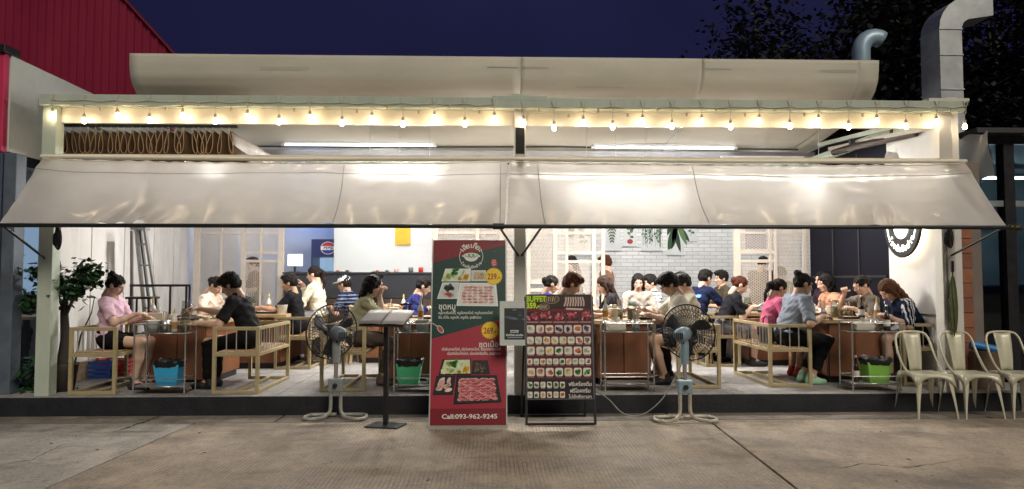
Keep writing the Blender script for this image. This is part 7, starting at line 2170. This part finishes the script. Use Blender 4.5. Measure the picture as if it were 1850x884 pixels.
def mk_plate(t):
    MB().lathe([(0.001, 0.004), (0.06, 0.0), (0.07, 0.004), (0.105, 0.016), (0.103, 0.02), (0.065, 0.010), (0.001, 0.009)], 22).build('plate_rim', creamp, t)
    mb = MB(); rs = random.Random(5)
    for k in range(14):
        a = rs.random()*6.28; r_ = 0.05*math.sqrt(rs.random())
        mb.lathe([(0.001, 0.0), (0.018, 0.003), (0.014, 0.016), (0.001, 0.02)], 7, (r_*math.cos(a), r_*math.sin(a), 0.010), m=k % 3)
    o = mb.build('food', foodm[:3], t); o['kind'] = 'stuff'
def mk_bowl(t):
    MB().lathe([(0.001, 0.003), (0.03, 0.0), (0.033, 0.006), (0.06, 0.045), (0.057, 0.046), (0.03, 0.012), (0.001, 0.010)], 20).build('bowl_wall', creamp, t)
    MB().lathe([(0.001, 0.036), (0.048, 0.033)], 16).build('food', foodm[2], t)
def mk_cup(t):
    MB().lathe([(0.001, 0.003), (0.03, 0.0), (0.038, 0.12), (0.036, 0.12), (0.028, 0.006), (0.001, 0.006)], 16).build('cup_wall', glassm, t)
    MB().lathe([(0.001, 0.007), (0.0275, 0.007), (0.034, 0.085), (0.001, 0.085)], 14).build('drink', mat('iced_tea', (0.35, 0.24, 0.10), 0.2), t)
    MB().tube([(0.01, 0, 0.02), (-0.02, 0, 0.19)], 0.004, 6).build('straw', whitep, t)
def mk_bottle(t):
    MB().lathe([(0.001, 0.0), (0.031, 0.002), (0.033, 0.01), (0.033, 0.13), (0.026, 0.16), (0.012, 0.19), (0.011, 0.215)], 16).build('bottle_body', whitep, t)
    MB().lathe([(0.0125, 0.205), (0.014, 0.208), (0.012, 0.235), (0.004, 0.262), (0.001, 0.265)], 12).build('nozzle', mat('nozzle_yellow', (0.6, 0.5, 0.2), 0.4), t)
    MB().lathe([(0.0338, 0.035), (0.0338, 0.11)], 16).build('bottle_label', amber, t)
def mk_dark(t):
    MB().lathe([(0.001, 0.0), (0.034, 0.002), (0.036, 0.01), (0.036, 0.14), (0.026, 0.18), (0.013, 0.21), (0.012, 0.27)], 16).build('bottle_body', brown_gl, t)
    MB().lathe([(0.0135, 0.265), (0.0145, 0.267), (0.0145, 0.285), (0.001, 0.287)], 12).build('bottle_cap', steelp, t)
    MB().lathe([(0.0368, 0.05), (0.0368, 0.12)], 16).build('bottle_label', whitep, t)
def mk_tissue(t):
    MB().box(-0.10, 0.10, -0.055, 0.055, 0, 0.09).build('carton', creamp, t, bevel=0.008)
    MB().grid(lambda u, v: ((u-0.5)*0.09, 0.03*math.sin(v*4+u*3)*(v), 0.09+0.05*v+0.01*math.sin(u*9)), 8, 5).build('tissue', whitep, t, solid=0.001)
def mk_holder(t):
    MB().lathe([(0.001, 0.0), (0.042, 0.0), (0.044, 0.13), (0.041, 0.13), (0.039, 0.006), (0.001, 0.006)], 18).build('holder', steelp, t)
    rs = random.Random(2)
    for k in range(9):
        a = k*0.7; MB().tube([(0.015*math.cos(a), 0.015*math.sin(a), 0.01), (0.036*math.cos(a), 0.036*math.sin(a), rs.uniform(0.19, 0.23))], 0.0035, 5).build('utensil', (steelp, MATS['bamboo'])[k % 2], t)
def mk_tray(t):
    MB().box(-0.13, 0.13, -0.08, 0.08, 0, 0.012).build('tray_floor', black_m, t, bevel=0.004)
    for (a, b, c, d) in ((-0.13, 0.13, -0.08, -0.073), (-0.13, 0.13, 0.073, 0.08), (-0.13, -0.123, -0.0725, 0.0725), (0.123, 0.13, -0.0725, 0.0725)):
        MB().box(a, b, c, d, 0.0125, 0.03).build('tray_rim', black_m, t)
    mb = MB(); rs = random.Random(8)
    for k in range(26):
        mb.lathe([(0.001, 0.0), (0.026, 0.003), (0.02, 0.012), (0.001, 0.014)], 7, (rs.uniform(-.095, .095), rs.uniform(-.05, .05), 0.012+0.004*(k % 3)), m=k % 2)
    o = mb.build('food', [foodm[0], foodm[3]], t); o['kind'] = 'stuff'
def mk_tub(t):
    MB().lathe([(0.001, 0.0), (0.06, 0.0), (0.075, 0.12), (0.078, 0.125), (0.072, 0.125), (0.058, 0.006), (0.001, 0.006)], 20).build('tub_wall', whitep, t)
    MB().lathe([(0.001, 0.10), (0.069, 0.10)], 16).build('ice', mat('ice', (0.7, 0.75, 0.76), 0.2, 0, 0.1, 30, bump=0.8, bscale=60), t)
def mk_jug(t):
    MB().lathe([(0.001, 0.0), (0.05, 0.0), (0.058, 0.02), (0.052, 0.14), (0.045, 0.2), (0.05, 0.22), (0.046, 0.22), (0.048, 0.14), (0.05, 0.02), (0.001, 0.008)], 20).build('jug_wall', glassm, t)
    MB().tube([(0.05, 0, 0.18), (0.095, 0, 0.17), (0.10, 0, 0.10), (0.056, 0, 0.06)], 0.008, 6).build('jug_handle', glassm, t)
    MB().lathe([(0.001, 0.01), (0.047, 0.012), (0.046, 0.13), (0.001, 0.13)], 16).build('drink', MATS.get('iced_tea') or mat('iced_tea', (0.35, 0.24, 0.10), 0.2), t)
MAKE = {'plate': mk_plate, 'bowl': mk_bowl, 'drinking_glass': mk_cup, 'sauce_bottle': mk_bottle, 'dark_bottle': mk_dark, 'tissue_box': mk_tissue, 'utensil_holder': mk_holder, 'food_tray': mk_tray, 'white_tub': mk_tub, 'glass_jug': mk_jug}
CATS = {'plate': 'plate', 'bowl': 'bowl', 'drinking_glass': 'glass', 'sauce_bottle': 'bottle', 'dark_bottle': 'bottle', 'tissue_box': 'tissue box', 'utensil_holder': 'holder', 'food_tray': 'tray', 'white_tub': 'tub', 'glass_jug': 'jug'}
SAY = {'plate': 'round cream plate of food', 'bowl': 'small cream bowl', 'drinking_glass': 'glass of iced tea', 'sauce_bottle': 'white sauce bottle with amber label', 'dark_bottle': 'dark brown bottle', 'tissue_box': 'cream tissue box', 'utensil_holder': 'steel holder of utensils', 'food_tray': 'black tray of sliced meat', 'white_tub': 'white tub of ice', 'glass_jug': 'glass jug of tea'}
TN = {'A1': 'front left table, between pink and black tees', 'B1': 'table behind the mint bin', 'C1': 'table right of the buffet board', 'D1': 'front right table by the lime bin', 'A2': 'second row table before the left screen', 'B2': 'second row table before the counter', 'C2': 'second row table behind the buffet board', 'D2': 'second row table before the right screen'}
WORD = [(-0.2, 'left side'), (0.2, 'middle'), (9, 'right side')]
lay = {'A1': [('food_tray', .05, -.5), ('plate', -.24, -.28), ('plate', .27, -.2), ('bowl', -.3, -.02), ('tissue_box', -.28, -.52), ('drinking_glass', .30, .12), ('bowl', .28, -.48), ('plate', -.2, .4), ('white_tub', .1, .45)],
       'B1': [('plate', -.26, -.2), ('bowl', -.3, -.45), ('sauce_bottle', .1, -.5), ('drinking_glass', -.05, -.54), ('food_tray', .2, -.3), ('tissue_box', .25, .4), ('plate', -.2, .4)],
       'C1': [('plate', -.28, -.2), ('food_tray', .22, -.5), ('plate', .28, -.15), ('sauce_bottle', -.2, -.5), ('drinking_glass', -.02, -.5), ('bowl', -.3, .2), ('white_tub', -.05, -.3), ('bowl', .3, .3), ('tissue_box', 0, .5)],
       'D1': [('plate', -.28, -.25), ('plate', .26, -.3), ('food_tray', 0, -.52), ('drinking_glass', .05, -.3), ('glass_jug', -.1, -.32), ('bowl', -.3, .1), ('drinking_glass', .3, .1), ('white_tub', .2, .4), ('plate', -.2, .4), ('tissue_box', .0, .54)],
       'A2': [('plate', -.28, -.2), ('food_tray', .1, -.5), ('tissue_box', -.2, -.5), ('bowl', .3, -.2), ('drinking_glass', .25, .2), ('sauce_bottle', -.1, .3)],
       'B2': [('plate', .2, -.2), ('white_tub', -.2, -.4), ('drinking_glass', .1, -.5), ('tissue_box', .3, .3)],
       'C2': [('plate', -.25, -.2), ('food_tray', .1, -.5), ('bowl', .3, -.1), ('sauce_bottle', .1, .3), ('white_tub', -.2, .3), ('glass_jug', .3, -.4)],
       'D2': [('plate', -.25, -.2), ('food_tray', .0, -.5), ('white_tub', .3, -.1), ('drinking_glass', -.1, .3), ('tissue_box', .2, -.4), ('bowl', -.3, .2)]}
extra = {'A1': [('glass_jug', -.05, -.25), ('sauce_bottle', -.38, -.38), ('bowl', .1, .25), ('food_tray', -.25, .18)], 'B1': [('glass_jug', .3, -.5), ('white_tub', -.3, .15), ('bowl', .3, -.05)], 'C1': [('glass_jug', .1, -.58), ('drinking_glass', .32, .1), ('food_tray', -.2, .4), ('utensil_holder', .12, .3)],
         'D1': [('sauce_bottle', .32, -.52), ('utensil_holder', -.34, -.5), ('bowl', .34, -.08), ('food_tray', .15, .18), ('dark_bottle', .1, -.58)], 'A2': [('white_tub', .32, -.5), ('glass_jug', -.32, .2)], 'C2': [('drinking_glass', -.1, -.55), ('tissue_box', -.3, -.45), ('dark_bottle', .0, .5)], 'D2': [('sauce_bottle', .3, -.55), ('glass_jug', -.3, -.5), ('plate', .25, .3)], 'B2': [('bowl', -.3, -.1), ('sauce_bottle', .3, -.5)]}
for tn in extra: lay[tn] = lay[tn]+extra[tn]
for tn, its in lay.items():
    tx, ty = TX[tn]
    seen = {}
    for kind, dx, dy in its:
        seen[kind] = seen.get(kind, 0)+1
    cnt = {}
    for kind, dx, dy in its:
        cnt[kind] = cnt.get(kind, 0)+1
        lab = SAY[kind]
        if seen[kind] > 1:
            lab += ', %s %s' % ('near' if dy < 0 else 'far', 'left' if dx < 0 else 'right')
        item(kind, (tx+dx, ty+0.65+dy, TZ), lab+' on the '+TN[tn].split(',')[0], 'tableware on the grill tables')
for tn, its in {'A': [('white_tub', -.14, 0, .659), ('utensil_holder', -.02, .02, .659), ('sauce_bottle', .1, -.03, .659), ('glass_jug', .19, .03, .659)],
                'B': [('utensil_holder', -.15, 0, .659), ('white_tub', .02, 0, .659), ('glass_jug', .18, 0, .659), ('bowl', .12, 0, .089)],
                'C': [('tissue_box', -.12, 0, .659), ('utensil_holder', .1, -.02, .659)],
                'D': [('tissue_box', -.06, 0, .659), ('utensil_holder', .08, .04, .659), ('dark_bottle', .19, -.03, .659), ('dark_bottle', -.16, 0, .089)]}.items():
    for kind, dx, dy, dz in its:
        tx, ty = TR[tn]
        lab = SAY[kind]+' on the %s shelf of the %s trolley' % ('upper' if dz > .5 else 'lower', {'A': 'front left', 'B': 'banner side', 'C': 'middle', 'D': 'front right'}[tn])
        item(kind, (tx+dx, ty+dy, FZ+dz), lab, 'tableware on the trolleys')
